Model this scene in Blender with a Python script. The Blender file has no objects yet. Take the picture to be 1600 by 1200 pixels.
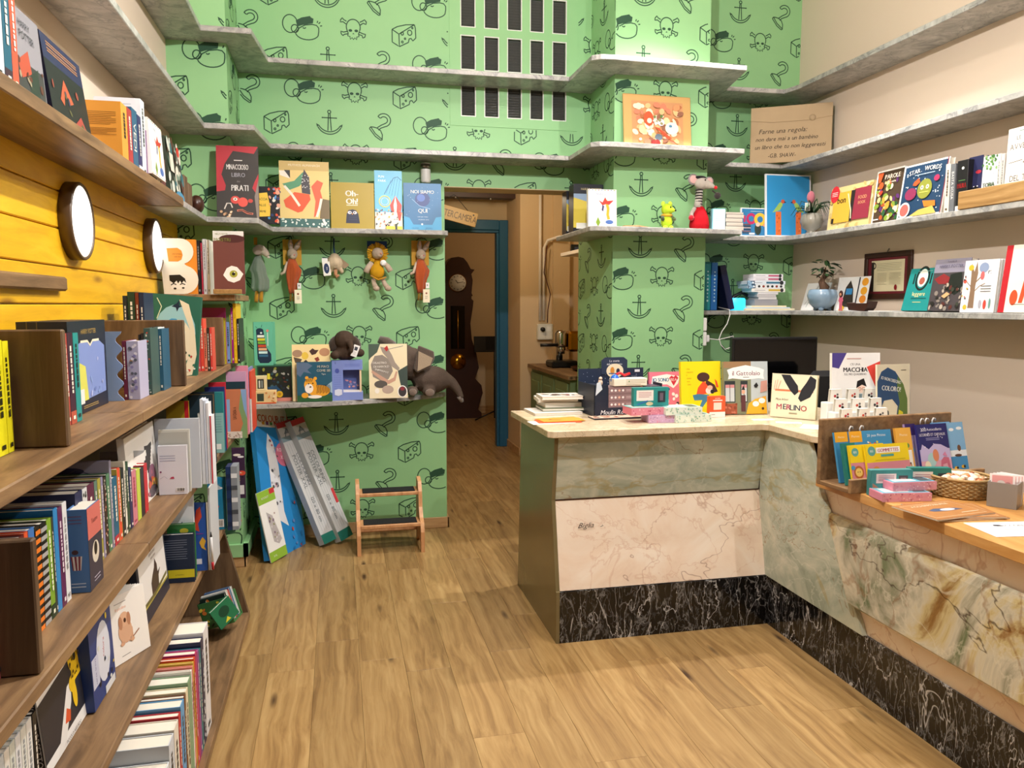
import bpy, bmesh, math, random
from mathutils import Vector, Matrix
random.seed(11)
S = bpy.context.scene
COL = S.collection

# ---------------------------------------------------------------- camera
F, YAW, PIT, H = 1225.64, .21866, .100788, 1.45
_cy, _sy, _cp, _sp = math.cos(YAW), math.sin(YAW), math.cos(PIT), math.sin(PIT)
FW = Vector((_sy*_cp, _cy*_cp, -_sp)); RT = Vector((_cy, -_sy, 0)); DN = FW.cross(RT)
cam = bpy.data.cameras.new('camera'); cam_o = bpy.data.objects.new('camera', cam); COL.objects.link(cam_o)
cam.sensor_width = 36.0; cam.lens = F/1600*36.0; cam.clip_start = .02; cam.clip_end = 60
m3 = Matrix((RT, -DN, -FW)).transposed()
cam_o.matrix_world = Matrix.Translation((0, 0, H)) @ m3.to_4x4()
S.camera = cam_o

# ---------------------------------------------------------------- world, lights, exposure
S.view_settings.view_transform = 'Standard'; S.view_settings.look = 'None'
S.view_settings.exposure = 0.38; S.view_settings.gamma = 1.0
S.view_settings.use_curve_mapping = False
W = bpy.data.worlds.new('world'); S.world = W; W.use_nodes = True
W.node_tree.nodes['Background'].inputs[0].default_value = (.8, .92, 1.0, 1)
W.node_tree.nodes['Background'].inputs[1].default_value = .03

def lamp(name, loc, power, aim=None, size=.05, col=(1, .9, .76), angle=None, blend=.6):
    l = bpy.data.lights.new(name, 'SPOT' if angle else 'POINT')
    l.energy = power; l.shadow_soft_size = size; l.color = col
    o = bpy.data.objects.new(name, l); COL.objects.link(o); o.location = loc
    if angle:
        l.spot_size = math.radians(angle); l.spot_blend = blend
        d = Vector(aim) - Vector(loc); o.rotation_euler = d.to_track_quat('-Z', 'Y').to_euler()
    return o
# ceiling track spots of the shop (the fittings hang above the frame)
WARM = (1, .955, .93)
lamp('spot_over_counter', (2.2, 3.95, 3.6), 185, (1.3, 3.2, 0), .03, WARM, 112, .45)
lamp('spot_middle', (1.4, 2.95, 3.6), 60, (1.5, 3.9, .6), .03, WARM, 120, .6)
lamp('spot_main', (.75, 2.15, 3.02), 135, size=.025, col=WARM)
lamp('spot_front_right', (2.0, .5, 3.3), 80, (.4, 4.0, .9), .03, WARM, 140, .6)
lamp('passage_light', (1.2, 6.3, 2.45), 20, size=.1, col=(1, .82, .58))
lamp('clock_room_light', (2.3, 9.0, 2.3), 6, size=.2, col=(1, .78, .5))

# ---------------------------------------------------------------- pixel -> place helpers (1600x1200 frame)
def y_at(u, X, z):
    k = (u-800)/F; n = RT - k*FW
    return -(X*n.x + (z-H)*n.z)/n.y
def x_at(u, Y, z):
    k = (u-800)/F; n = RT - k*FW
    return -(Y*n.y + (z-H)*n.z)/n.x
def z_at(v, X, Y):
    k = (v-600)/F; n = DN - k*FW
    return H - (X*n.x + Y*n.y)/n.z
def _ray(u, v): return RT*((u-800)/F) + DN*((v-600)/F) + FW
def onZ(u, v, Z): q = _ray(u, v); return Vector((0, 0, H)) + q*((Z-H)/q.z)
def onY(u, v, Y): q = _ray(u, v); return Vector((0, 0, H)) + q*(Y/q.y)
def onX(u, v, X): q = _ray(u, v); return Vector((0, 0, H)) + q*(X/q.x)

# ---------------------------------------------------------------- colours and materials
def _lin(c): return c/12.92 if c <= .04045 else ((c+.055)/1.055)**2.4
_cc = {}
def C(c):
    """'#rrggbb' -> linear rgba"""
    if isinstance(c, tuple): return c
    if c not in _cc:
        h = c.lstrip('#')
        _cc[c] = tuple(_lin(int(h[i:i+2], 16)/255) for i in (0, 2, 4)) + (1.0,)
    return _cc[c]
MATS = {}
def _new(name):
    m = bpy.data.materials.new(name); m.use_nodes = True
    nt = m.node_tree; b = nt.nodes['Principled BSDF']
    MATS[name] = m
    return m, nt, b
def N(nt, typ, **kw):
    n = nt.nodes.new(typ)
    for k, v in kw.items(): setattr(n, k, v)
    return n
def plain(name, col, rough=.5, metal=0., spec=.5, emit=0, ecol=None, bump=0, bscale=200, alpha=1, trans=0, coat=0, var=0, vscale=3):
    m, nt, b = _new(name); L = nt.links
    b.inputs['Base Color'].default_value = C(col); b.inputs['Roughness'].default_value = rough
    b.inputs['Metallic'].default_value = metal; b.inputs['Specular IOR Level'].default_value = spec
    b.inputs['Transmission Weight'].default_value = trans; b.inputs['Coat Weight'].default_value = coat
    if emit:
        b.inputs['Emission Color'].default_value = C(ecol or col); b.inputs['Emission Strength'].default_value = emit
    if bump or var:
        tc = N(nt, 'ShaderNodeTexCoord')
        if var:
            no = N(nt, 'ShaderNodeTexNoise'); no.inputs['Scale'].default_value = vscale; no.inputs['Detail'].default_value = 4
            L.new(tc.outputs['Object'], no.inputs['Vector'])
            mx = N(nt, 'ShaderNodeMix', data_type='RGBA'); L.new(no.outputs['Fac'], mx.inputs[0])
            c = C(col); mx.inputs[6].default_value = tuple(x*(1-var) for x in c[:3])+(1,); mx.inputs[7].default_value = tuple(min(1, x*(1+var)) for x in c[:3])+(1,)
            L.new(mx.outputs[2], b.inputs['Base Color'])
        if bump:
            no = N(nt, 'ShaderNodeTexNoise'); no.inputs['Scale'].default_value = bscale; no.inputs['Detail'].default_value = 3
            L.new(tc.outputs['Object'], no.inputs['Vector'])
            bp = N(nt, 'ShaderNodeBump'); bp.inputs['Strength'].default_value = bump; bp.inputs['Distance'].default_value = .004
            L.new(no.outputs['Fac'], bp.inputs['Height']); L.new(bp.outputs['Normal'], b.inputs['Normal'])
    return m
def attr_mat(name, rough=.45, bump=0, bscale=300, spec=.5, sheen=0):
    m, nt, b = _new(name); L = nt.links
    a = N(nt, 'ShaderNodeAttribute'); a.attribute_name = 'Col'
    L.new(a.outputs['Color'], b.inputs['Base Color']); b.inputs['Roughness'].default_value = rough
    b.inputs['Specular IOR Level'].default_value = spec; b.inputs['Sheen Weight'].default_value = sheen
    if bump:
        tc = N(nt, 'ShaderNodeTexCoord'); no = N(nt, 'ShaderNodeTexNoise'); no.inputs['Scale'].default_value = bscale; no.inputs['Detail'].default_value = 3
        L.new(tc.outputs['Object'], no.inputs['Vector'])
        bp = N(nt, 'ShaderNodeBump'); bp.inputs['Strength'].default_value = bump; bp.inputs['Distance'].default_value = .004
        L.new(no.outputs['Fac'], bp.inputs['Height']); L.new(bp.outputs['Normal'], b.inputs['Normal'])
    return m
def ramp(nt, stops):
    r = N(nt, 'ShaderNodeValToRGB'); e = r.color_ramp.elements
    while len(e) < len(stops): e.new(.5)
    for i, (p, c) in enumerate(stops): e[i].position = p; e[i].color = C(c)
    return r
def wood(name, dark, mid, light, axis='Y', rough=.5, freq=28, knots=True, rnd=True, vary=.25, knotcol='#3a2614'):
    """board grain running along one object axis; each board takes its own cut of the grain"""
    m, nt, b = _new(name); L = nt.links
    tc = N(nt, 'ShaderNodeTexCoord'); mp = N(nt, 'ShaderNodeMapping'); oi = N(nt, 'ShaderNodeObjectInfo')
    L.new(tc.outputs['Object'], mp.inputs['Vector'])
    if rnd:
        ml = N(nt, 'ShaderNodeVectorMath', operation='SCALE'); ml.inputs[0].default_value = (31., 57., 83.)
        L.new(oi.outputs['Random'], ml.inputs['Scale']); L.new(ml.outputs[0], mp.inputs['Location'])
    nz = N(nt, 'ShaderNodeTexNoise'); nz.inputs['Scale'].default_value = 1.0; nz.inputs['Detail'].default_value = 6; nz.inputs['Roughness'].default_value = .62; nz.inputs['Distortion'].default_value = .4
    sc = {'X': (1.6, freq, freq), 'Y': (freq, 1.6, freq), 'Z': (freq, freq, 1.6)}[axis]
    ms = N(nt, 'ShaderNodeVectorMath', operation='MULTIPLY'); ms.inputs[1].default_value = sc
    L.new(mp.outputs[0], ms.inputs[0])
    # bend the grain a little
    wv = N(nt, 'ShaderNodeTexNoise'); wv.inputs['Scale'].default_value = 3.0; wv.inputs['Detail'].default_value = 1
    L.new(mp.outputs[0], wv.inputs['Vector'])
    ad = N(nt, 'ShaderNodeVectorMath', operation='MULTIPLY_ADD'); ad.inputs[1].default_value = (1.6, 1.6, 1.6)
    L.new(wv.outputs['Color'], ad.inputs[0]); L.new(ms.outputs[0], ad.inputs[2])
    L.new(ad.outputs[0], nz.inputs['Vector'])
    r = ramp(nt, [(.3, dark), (.5, mid), (.72, light)]); L.new(nz.outputs['Fac'], r.inputs['Fac'])
    col = r.outputs['Color']
    if knots:
        vo = N(nt, 'ShaderNodeTexVoronoi'); vo.inputs['Scale'].default_value = 1
        sk = {'X': (1.6, 7, 7), 'Y': (7, 1.6, 7), 'Z': (7, 7, 1.6)}[axis]
        mk = N(nt, 'ShaderNodeVectorMath', operation='MULTIPLY'); mk.inputs[1].default_value = sk
        L.new(mp.outputs[0], mk.inputs[0]); L.new(mk.outputs[0], vo.inputs['Vector'])
        rk = ramp(nt, [(.035, '#ffffff'), (.12, '#000000')]); L.new(vo.outputs['Distance'], rk.inputs['Fac'])
        mx = N(nt, 'ShaderNodeMix', data_type='RGBA'); L.new(rk.outputs['Color'], mx.inputs[0]); L.new(col, mx.inputs[6]); mx.inputs[7].default_value = C(knotcol)
        col = mx.outputs[2]
    if rnd and vary:
        hs = N(nt, 'ShaderNodeHueSaturation'); mr = N(nt, 'ShaderNodeMapRange'); mr.inputs['To Min'].default_value = 1-vary; mr.inputs['To Max'].default_value = 1+vary*.6
        L.new(oi.outputs['Random'], mr.inputs['Value']); L.new(mr.outputs[0], hs.inputs['Value']); L.new(col, hs.inputs['Color']); col = hs.outputs['Color']
    L.new(col, b.inputs['Base Color']); b.inputs['Roughness'].default_value = rough
    bp = N(nt, 'ShaderNodeBump'); bp.inputs['Strength'].default_value = .12; bp.inputs['Distance'].default_value = .002
    L.new(nz.outputs['Fac'], bp.inputs['Height']); L.new(bp.outputs['Normal'], b.inputs['Normal'])
    return m
def stone(name, base_stops, vein_cols=(), scale=2.5, dist=1.5, rough=.25, stretch=(1, 1, 1), veins=()):
    """polished stone: clouded ground with sharp veins; veins = [(scale, width, colour, strength)]"""
    m, nt, b = _new(name); L = nt.links
    tc = N(nt, 'ShaderNodeTexCoord'); ms = N(nt, 'ShaderNodeVectorMath', operation='MULTIPLY'); ms.inputs[1].default_value = stretch
    L.new(tc.outputs['Object'], ms.inputs[0])
    nz = N(nt, 'ShaderNodeTexNoise'); nz.inputs['Scale'].default_value = scale; nz.inputs['Detail'].default_value = 8; nz.inputs['Roughness'].default_value = .6; nz.inputs['Distortion'].default_value = dist
    L.new(ms.outputs[0], nz.inputs['Vector'])
    r = ramp(nt, base_stops); L.new(nz.outputs['Fac'], r.inputs['Fac']); col = r.outputs['Color']
    for i, (vs, vw, vc, st) in enumerate(veins):
        off = N(nt, 'ShaderNodeVectorMath', operation='ADD'); off.inputs[1].default_value = (3.7*i+1.3, 7.1*i, 2.9*i)
        L.new(ms.outputs[0], off.inputs[0])
        n2 = N(nt, 'ShaderNodeTexNoise'); n2.inputs['Scale'].default_value = vs; n2.inputs['Detail'].default_value = 5; n2.inputs['Roughness'].default_value = .55; n2.inputs['Distortion'].default_value = .6
        L.new(off.outputs[0], n2.inputs['Vector'])
        sb = N(nt, 'ShaderNodeMath', operation='SUBTRACT'); L.new(n2.outputs['Fac'], sb.inputs[0]); sb.inputs[1].default_value = .5
        ab = N(nt, 'ShaderNodeMath', operation='ABSOLUTE'); L.new(sb.outputs[0], ab.inputs[0])
        mr = N(nt, 'ShaderNodeMapRange'); mr.inputs['From Min'].default_value = 0; mr.inputs['From Max'].default_value = vw; mr.inputs['To Min'].default_value = st; mr.inputs['To Max'].default_value = 0
        L.new(ab.outputs[0], mr.inputs['Value'])
        mx = N(nt, 'ShaderNodeMix', data_type='RGBA'); L.new(mr.outputs[0], mx.inputs[0]); L.new(col, mx.inputs[6]); mx.inputs[7].default_value = C(vc); col = mx.outputs[2]
    L.new(col, b.inputs['Base Color']); b.inputs['Roughness'].default_value = rough
    return m

plain('green_paint', '#92c68c', .55, bump=.05, bscale=90)
plain('ink', '#1d4a31', .6)
plain('cream_paint', '#dfcdba', .7, bump=.06, bscale=80)
plain('ceiling_paint', '#e6ddd0', .8)
plain('passage_paint', '#d2b891', .7, bump=.05, bscale=60)
plain('blue_paint', '#1f5f84', .4)
plain('beam', '#3a1d0e', .5, var=.3, vscale=6)
wood('yellow_board', '#cf9a10', '#e4b01a', '#efc02c', 'Y', .45, 22, True, True, .08, '#8a5a14')
wood('brown_wood', '#5f472f', '#836545', '#a08058', 'Y', .5, 30, True, True, .12)
wood('brown_wood_x', '#4d3826', '#675038', '#80664a', 'Z', .55, 26, True, True, .12)
wood('rack_wood', '#6b4f33', '#8a6a48', '#a5845c', 'Y', .5, 30, True, True, .1)
wood('oak_plank', '#7f5f36', '#a07f4e', '#b69764', 'Y', .42, 34, True, True, .16, '#47301b')
wood('oak_top', '#b07a3c', '#cb9450', '#deac6a', 'Y', .4, 20, False, True, .1)
wood('beech', '#b98252', '#cf9968', '#dcae80', 'Z', .45, 30, False, True, .05)
wood('bamboo', '#8e6a3a', '#a98350', '#bd9964', 'Y', .45, 40, False, True, .05)
wood('skirting', '#a57f52', '#c09a6a', '#d0ae80', 'X', .5, 20, True, True, .08)
stone('shelf_marble', [(.3, '#7f7f7c'), (.5, '#a6a5a0'), (.7, '#bfbdb8')], scale=9, dist=1.2, rough=.35, veins=[(6, .02, '#6d6f70', .7), (15, .015, '#84868a', .5)])
stone('counter_marble', [(.3, '#c7b190'), (.5, '#dac8a8'), (.7, '#e8dac0')], scale=7, dist=.8, rough=.22, veins=[(10, .012, '#8b7350', .5), (28, .02, '#b39b78', .4)])
stone('onyx', [(.25, '#8d9885'), (.45, '#aeb6a4'), (.6, '#c2c6b2'), (.75, '#d5d4c0')], scale=3.2, dist=2.2, rough=.18, stretch=(1, 1, 1.6), veins=[(1.3, .0035, '#8a5b22', .6), (4.5, .02, '#d2d4c4', .5), (1.1, .014, '#a8934c', .5)])
stone('pink_marble', [(.25, '#e2c6ae'), (.45, '#f0dcc6'), (.65, '#f6e9d8'), (.8, '#ead0ba')], scale=3, dist=1.2, rough=.2, veins=[(2.0, .006, '#b98a6c', .55), (4, .012, '#d6ae92', .45), (1.2, .003, '#8d5a40', .6)])
stone('relief_onyx', [(.28, '#5a3826'), (.37, '#94703e'), (.43, '#c9b886'), (.5, '#cfc8b0'), (.57, '#a9a48e'), (.63, '#6f7a58'), (.72, '#4e5238')], scale=2.1, dist=2.0, rough=.16, veins=[(1.6, .006, '#3c2414', .85), (2.6, .02, '#8a5a30', .5), (5, .02, '#ddd6be', .5)])
stone('black_marble', [(.3, '#0c0c0d'), (.6, '#141415'), (.8, '#202022')], scale=5, dist=1, rough=.14, stretch=(1.6, 1.6, .6), veins=[(9, .016, '#8c8c8c', .8), (18, .018, '#6e6e70', .7), (4.5, .007, '#d0d0d0', .9)])
plain('laminate', '#796c4a', .22, var=.15, vscale=2)
attr_mat('print', .42)
attr_mat('matte_print', .7, spec=.25)
attr_mat('cloth', .9, bump=.35, bscale=420, spec=.15, sheen=.3)
attr_mat('plush', .95, bump=.9, bscale=260, spec=.1, sheen=.5)
attr_mat('paint', .35)
attr_mat('gloss', .18)
plain('paper', '#e6dfd0', .75, bump=.08, bscale=500)
plain('chrome', '#c8c8c8', .12, 1.0)
plain('black_plastic', '#121214', .35)
plain('screen', '#060607', .08)
plain('white_plastic', '#e2e2de', .4)
plain('lamp_face', '#ffffff', .4, emit=1.0, ecol='#fff8ec')
plain('lamp_ring', '#5c4833', .4)
plain('block_glass', '#5a5b58', .12, spec=.9, coat=.6)
plain('clear_plastic', '#ffffff', .08, trans=.9)
plain('clock_wood', '#3a1c10', .35, var=.3, vscale=8)
plain('brass', '#b98a2e', .2, 1.0)
plain('cabinet_green', '#6e8258', .5, var=.12, vscale=9)
plain('steel', '#8f8a84', .28, .9)
plain('rubber', '#101012', .85, bump=.2, bscale=400)
plain('ceramic_grey', '#8f8c80', .18, coat=.3)
plain('ceramic_blue', '#7d95a8', .15, coat=.4)
plain('leaf', '#24401e', .4, var=.3, vscale=30)
plain('bark', '#4d3420', .8, bump=.5, bscale=60)
plain('cyan_glow', '#38c8ee', .35, emit=1.1, ecol='#27b9ea')
plain('kraft', '#b29a78', .8, bump=.15, bscale=30, var=.1, vscale=8)
plain('tan_board', '#c39a5c', .6, var=.06, vscale=6)
plain('wicker', '#a88a58', .7, var=.3, vscale=40)

# ---------------------------------------------------------------- mesh builder
class MB:
    def __init__(s): s.v = []; s.f = []; s.c = []; s.sm = []
    def add(s, vs, fs, col=None, M=None, smooth=False):
        b = len(s.v)
        for p in vs: s.v.append(tuple(M @ Vector(p)) if M is not None else tuple(p))
        for f in fs: s.f.append(tuple(i+b for i in f)); s.c.append(col); s.sm.append(smooth)
        return s
    def box(s, x0, y0, z0, x1, y1, z1, col=None, M=None):
        vs = [(x0,y0,z0),(x1,y0,z0),(x1,y1,z0),(x0,y1,z0),(x0,y0,z1),(x1,y0,z1),(x1,y1,z1),(x0,y1,z1)]
        return s.add(vs, [(0,3,2,1),(4,5,6,7),(0,1,5,4),(1,2,6,5),(2,3,7,6),(3,0,4,7)], col, M)
    def bbox(s, x0, y0, z0, x1, y1, z1, r=.004, col=None, M=None):
        """box with chamfered edges"""
        bm = bmesh.new(); bmesh.ops.create_cube(bm, size=1)
        for v in bm.verts: v.co = Vector(((x0+x1)/2+v.co.x*(x1-x0), (y0+y1)/2+v.co.y*(y1-y0), (z0+z1)/2+v.co.z*(z1-z0)))
        bmesh.ops.bevel(bm, geom=list(bm.edges), offset=r, segments=1, affect='EDGES', clamp_overlap=True)
        return s.bm(bm, col, M)
    def bm(s, bm, col=None, M=None, smooth=False):
        bm.verts.index_update(); s.add([v.co.copy() for v in bm.verts], [[v.index for v in f.verts] for f in bm.faces], col, M, smooth); bm.free(); return s
    def prism(s, poly, a, b, axis='Z', col=None, M=None):
        """poly in the plane across the axis: Z->(x,y)  Y->(x,z)  X->(y,z)"""
        mk = {'Z': lambda p, t: (p[0], p[1], t), 'Y': lambda p, t: (p[0], t, p[1]), 'X': lambda p, t: (t, p[0], p[1])}[axis]
        n = len(poly); vs = [mk(p, a) for p in poly] + [mk(p, b) for p in poly]
        fs = [tuple(range(n))[::-1], tuple(range(n, 2*n))] + [(i, (i+1) % n, n+(i+1) % n, n+i) for i in range(n)]
        return s.add(vs, fs, col, M)
    def tube(s, pts, r, seg=8, col=None, M=None, cap=True):
        pts = [Vector(p) for p in pts]; rs = r if isinstance(r, (list, tuple)) else [r]*len(pts)
        vs = []; up = Vector((0, 0, 1)); prev = None
        for i, p in enumerate(pts):
            t = (pts[min(i+1, len(pts)-1)] - pts[max(i-1, 0)]).normalized()
            if prev is None:
                a = t.cross(up if abs(t.z) < .9 else Vector((1, 0, 0))).normalized()
            else: a = (prev - t*prev.dot(t)).normalized()
            prev = a; bb = t.cross(a)
            for k in range(seg):
                an = 2*math.pi*k/seg; vs.append(p + (a*math.cos(an)+bb*math.sin(an))*rs[i])
        n = len(pts); fs = [(i*seg+k, i*seg+(k+1) % seg, (i+1)*seg+(k+1) % seg, (i+1)*seg+k) for i in range(n-1) for k in range(seg)]
        if cap: fs += [tuple(range(seg))[::-1], tuple(range((n-1)*seg, n*seg))]
        return s.add(vs, fs, col, M, True)
    def lathe(s, prof, seg=24, col=None, M=None, smooth=True):
        vs = []; 
        for r, z in prof:
            for k in range(seg): a = 2*math.pi*k/seg; vs.append((r*math.cos(a), r*math.sin(a), z))
        n = len(prof); fs = [(i*seg+k, i*seg+(k+1) % seg, (i+1)*seg+(k+1) % seg, (i+1)*seg+k) for i in range(n-1) for k in range(seg)]
        if prof[0][0] > 1e-6: fs.append(tuple(range(seg))[::-1])
        if prof[-1][0] > 1e-6: fs.append(tuple(range((n-1)*seg, n*seg)))
        return s.add(vs, fs, col, M, smooth)
    def ell(s, c, r, col=None, M=None, seg=12, rings=8, R=None):
        vs = [(0, 0, 1)]
        for i in range(1, rings):
            th = math.pi*i/rings
            for k in range(seg): a = 2*math.pi*k/seg; vs.append((math.sin(th)*math.cos(a), math.sin(th)*math.sin(a), math.cos(th)))
        vs.append((0, 0, -1)); e = len(vs)-1
        fs = [(0, 1+k, 1+(k+1) % seg) for k in range(seg)]
        fs += [(1+(i-1)*seg+k, 1+i*seg+k, 1+i*seg+(k+1) % seg, 1+(i-1)*seg+(k+1) % seg) for i in range(1, rings-1) for k in range(seg)]
        fs += [(e, 1+(rings-2)*seg+(k+1) % seg, 1+(rings-2)*seg+k) for k in range(seg)]
        rr = (r, r, r) if not isinstance(r, (tuple, list)) else r
        T = Matrix.Translation(c) @ (R.to_4x4() if R is not None else Matrix()) @ Matrix.Diagonal((*rr, 1))
        return s.add(vs, fs, col, (M @ T) if M is not None else T, True)
    def mesh(s, name):
        me = bpy.data.meshes.new(name); me.from_pydata(s.v, [], s.f)
        if any(c is not None for c in s.c):
            at = me.color_attributes.new('Col', 'FLOAT_COLOR', 'CORNER'); buf = []
            for f, c in zip(s.f, s.c): buf += list(C(c if c is not None else '#cccccc'))*len(f)
            at.data.foreach_set('color', buf)
        me.polygons.foreach_set('use_smooth', s.sm); me.update()
        return me
    def build(s, name, mat, parent=None, M=None):
        me = s.mesh(name); me.materials.append(MATS[mat]); return link(name, me, parent, M)
def link(name, me, parent=None, M=None):
    o = bpy.data.objects.new(name, me); COL.objects.link(o)
    if parent is not None: o.parent = parent
    if M is not None: o.matrix_local = M
    return o
LABELS = {}
def tag(o, label, cat, group=None, kind=None):
    o['label'] = label; o['category'] = cat
    if group: o['group'] = group
    if kind: o['kind'] = kind
    return o
def empty(name, M, label, cat, group=None):
    o = bpy.data.objects.new(name, None); COL.objects.link(o); o.empty_display_size = .05
    o.matrix_world = M if isinstance(M, Matrix) else Matrix.Translation(M)
    return tag(o, label, cat, group)
def struct(name, mb, mat, parent=None):
    o = mb.build(name, mat, parent)
    if parent is None: o['kind'] = 'structure'
    return o
def TR(x, y, z, rz=0, rx=0, ry=0):
    return Matrix.Translation((x, y, z)) @ Matrix.Rotation(rz, 4, 'Z') @ Matrix.Rotation(ry, 4, 'Y') @ Matrix.Rotation(rx, 4, 'X')
def blob(o, voxel=.004, smooth=6):
    """one continuous skin over overlapping lumps"""
    at = o.data.color_attributes.get('Col')
    if at:
        c = tuple(at.data[0].color); base = o.data.materials[0].name; key = base+'_%02x%02x%02x' % tuple(int(x*255) for x in c[:3])
        if key not in MATS:
            plain(key, c, .92, spec=.12, bump=.9 if base == 'plush' else .4, bscale=240 if base == 'plush' else 420, var=.18, vscale=30)
        o.data.materials[0] = MATS[key]
    r = o.modifiers.new('skin', 'REMESH'); r.mode = 'VOXEL'; r.voxel_size = voxel; r.use_smooth_shade = True
    if smooth:
        q = o.modifiers.new('smooth', 'SMOOTH'); q.iterations = smooth; q.factor = .5
    return o

# ---------------------------------------------------------------- lettering
GL = {}
def _glyphs():
    chars = "ABCDEFGHIJKLMNOPQRSTUVWXYZabcdefghijklmnopqrstuvwxyz0123456789.,:;!?'-/&+@()ùèéàò"
    obs = []
    for ch in chars:
        cu = bpy.data.curves.new('g', 'FONT'); cu.body = ch; cu.size = 1; cu.resolution_u = 2; cu.fill_mode = 'FRONT'
        o = bpy.data.objects.new('g', cu); COL.objects.link(o); obs.append((ch, o, cu))
    bpy.context.view_layer.update(); dg = bpy.context.evaluated_depsgraph_get()
    for ch, o, cu in obs:
        ev = o.evaluated_get(dg); me = ev.to_mesh()
        vs = [(v.co.x, v.co.y) for v in me.vertices]; fs = [tuple(p.vertices) for p in me.polygons]
        ev.to_mesh_clear()
        x0 = min(v[0] for v in vs) if vs else 0; x1 = max(v[0] for v in vs) if vs else .3
        GL[ch] = ([(x-x0, y) for x, y in vs], fs, x1-x0)
    for ch, o, cu in obs: bpy.data.objects.remove(o); bpy.data.curves.remove(cu)
_glyphs()

class Art:
    """flat print built as thin ink layers on a w x h face (x right, y up); each layer lies a hair above the last"""
    def __init__(s, w, h, step=.00012): s.w = w; s.h = h; s.v = []; s.f = []; s.c = []; s.k = 0; s.step = step
    def _add(s, pts, faces, col):
        s.k += 1; b = len(s.v); d = -s.step*s.k
        for x, y in pts: s.v.append((x*s.w, d, y*s.h))
        for f in faces: s.f.append(tuple(i+b for i in f)); s.c.append(col)
        return s
    def poly(s, pts, col): return s._add(pts, [tuple(range(len(pts)))], col)
    def rect(s, x0, y0, x1, y1, col): return s.poly([(x0,y0),(x1,y0),(x1,y1),(x0,y1)], col)
    def ell(s, cx, cy, rx, ry, col, n=18, a0=0, a1=360, rot=0):
        """rx, ry as shares of the width"""
        k = s.w/s.h; ro = math.radians(rot); pts = []
        for i in range(n + (0 if a1-a0 == 360 else 1)):
            a = math.radians(a0+(a1-a0)*i/n); x = rx*math.cos(a); y = ry*math.sin(a)
            pts.append((cx+x*math.cos(ro)-y*math.sin(ro), cy+(x*math.sin(ro)+y*math.cos(ro))*k))
        return s.poly(pts, col)
    def ring(s, cx, cy, r, wd, col, n=20, ry=None):
        return s.line([(cx+r*math.cos(2*math.pi*i/n), cy+(ry or r)*math.sin(2*math.pi*i/n)*s.w/s.h) for i in range(n+1)], wd, col)
    def line(s, pts, wd, col):
        """wd as a share of the width"""
        P = [Vector((x*s.w, y*s.h)) for x, y in pts]; hw = wd*s.w/2; L = []; R = []
        for i, p in enumerate(P):
            t = P[min(i+1, len(P)-1)] - P[max(i-1, 0)]
            if t.length < 1e-9: t = Vector((1, 0))
            t.normalize(); n = Vector((-t.y, t.x))*hw
            L.append(p+n); R.append(p-n)
        vs = [(q.x/s.w, q.y/s.h) for q in L+R]; n = len(P)
        return s._add(vs, [(n+i, n+i+1, i+1, i) for i in range(n-1)], col)
    def text(s, txt, cx, cy, hh, col, maxw=None, slant=0, rot=0, bold=0, sx=1.0):
        """cx, cy = centre, hh = capital height as a share of the face height"""
        H0 = hh*s.h/.73; x = 0; parts = []
        for ch in txt:
            if ch == ' ': x += .32; continue
            g = GL.get(ch)
            if not g: x += .3; continue
            parts.append((g, x)); x += g[2]+.075
        if not parts: return s
        W0 = (x-.075)*H0*sx; k = sx
        if maxw and W0 > maxw*s.w: k = sx*maxw*s.w/W0; W0 = maxw*s.w
        ro = math.radians(rot); ca, sa = math.cos(ro), math.sin(ro); vs = []; fs = []
        offs = [(0, 0)] if not bold else [(0, 0), (bold, 0)]
        for ox, oy in offs:
            for g, gx in parts:
                b = len(vs)
                for px, py in g[0]:
                    X = (gx+px)*H0*k - W0/2 + slant*py*H0 + ox*H0; Y = (py-.365)*H0
                    vs.append(((cx*s.w + X*ca - Y*sa)/s.w, (cy*s.h + X*sa + Y*ca)/s.h))
                fs += [tuple(i+b for i in f) for f in g[1]]
        return s._add(vs, fs, col)
    def lines(s, x0, x1, y0, y1, n, col, wd=.006):
        """rows of print too small to read"""
        for i in range(n):
            y = y1-(y1-y0)*i/max(1, n-1); e = x1 - (random.random()*.25*(x1-x0) if i % 4 == 3 else 0)
            s.rect(x0, y-wd/2, e, y+wd/2, col)
        return s
    def spots(s, n, x0, x1, y0, y1, r0, r1, cols, rnd=None):
        q = rnd or random.Random(n)
        for i in range(n): s.ell(q.uniform(x0, x1), q.uniform(y0, y1), q.uniform(r0, r1), q.uniform(r0, r1), q.choice(cols), 9, rot=q.uniform(0, 180))
        return s
    def build(s, name, parent, M=None, mat='print'):
        if not s.f: return None
        me = bpy.data.meshes.new(name); me.from_pydata(s.v, [], s.f)
        at = me.color_attributes.new('Col', 'FLOAT_COLOR', 'CORNER'); buf = []
        for f, c in zip(s.f, s.c): buf += list(C(c))*len(f)
        at.data.foreach_set('color', buf); me.materials.append(MATS[mat]); me.update()
        return link(name, me, parent, M)
# ================================================================ THE SETTING
XL, XR, YB, ZC = -.83, 3.13, 5.0, 3.9
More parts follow.
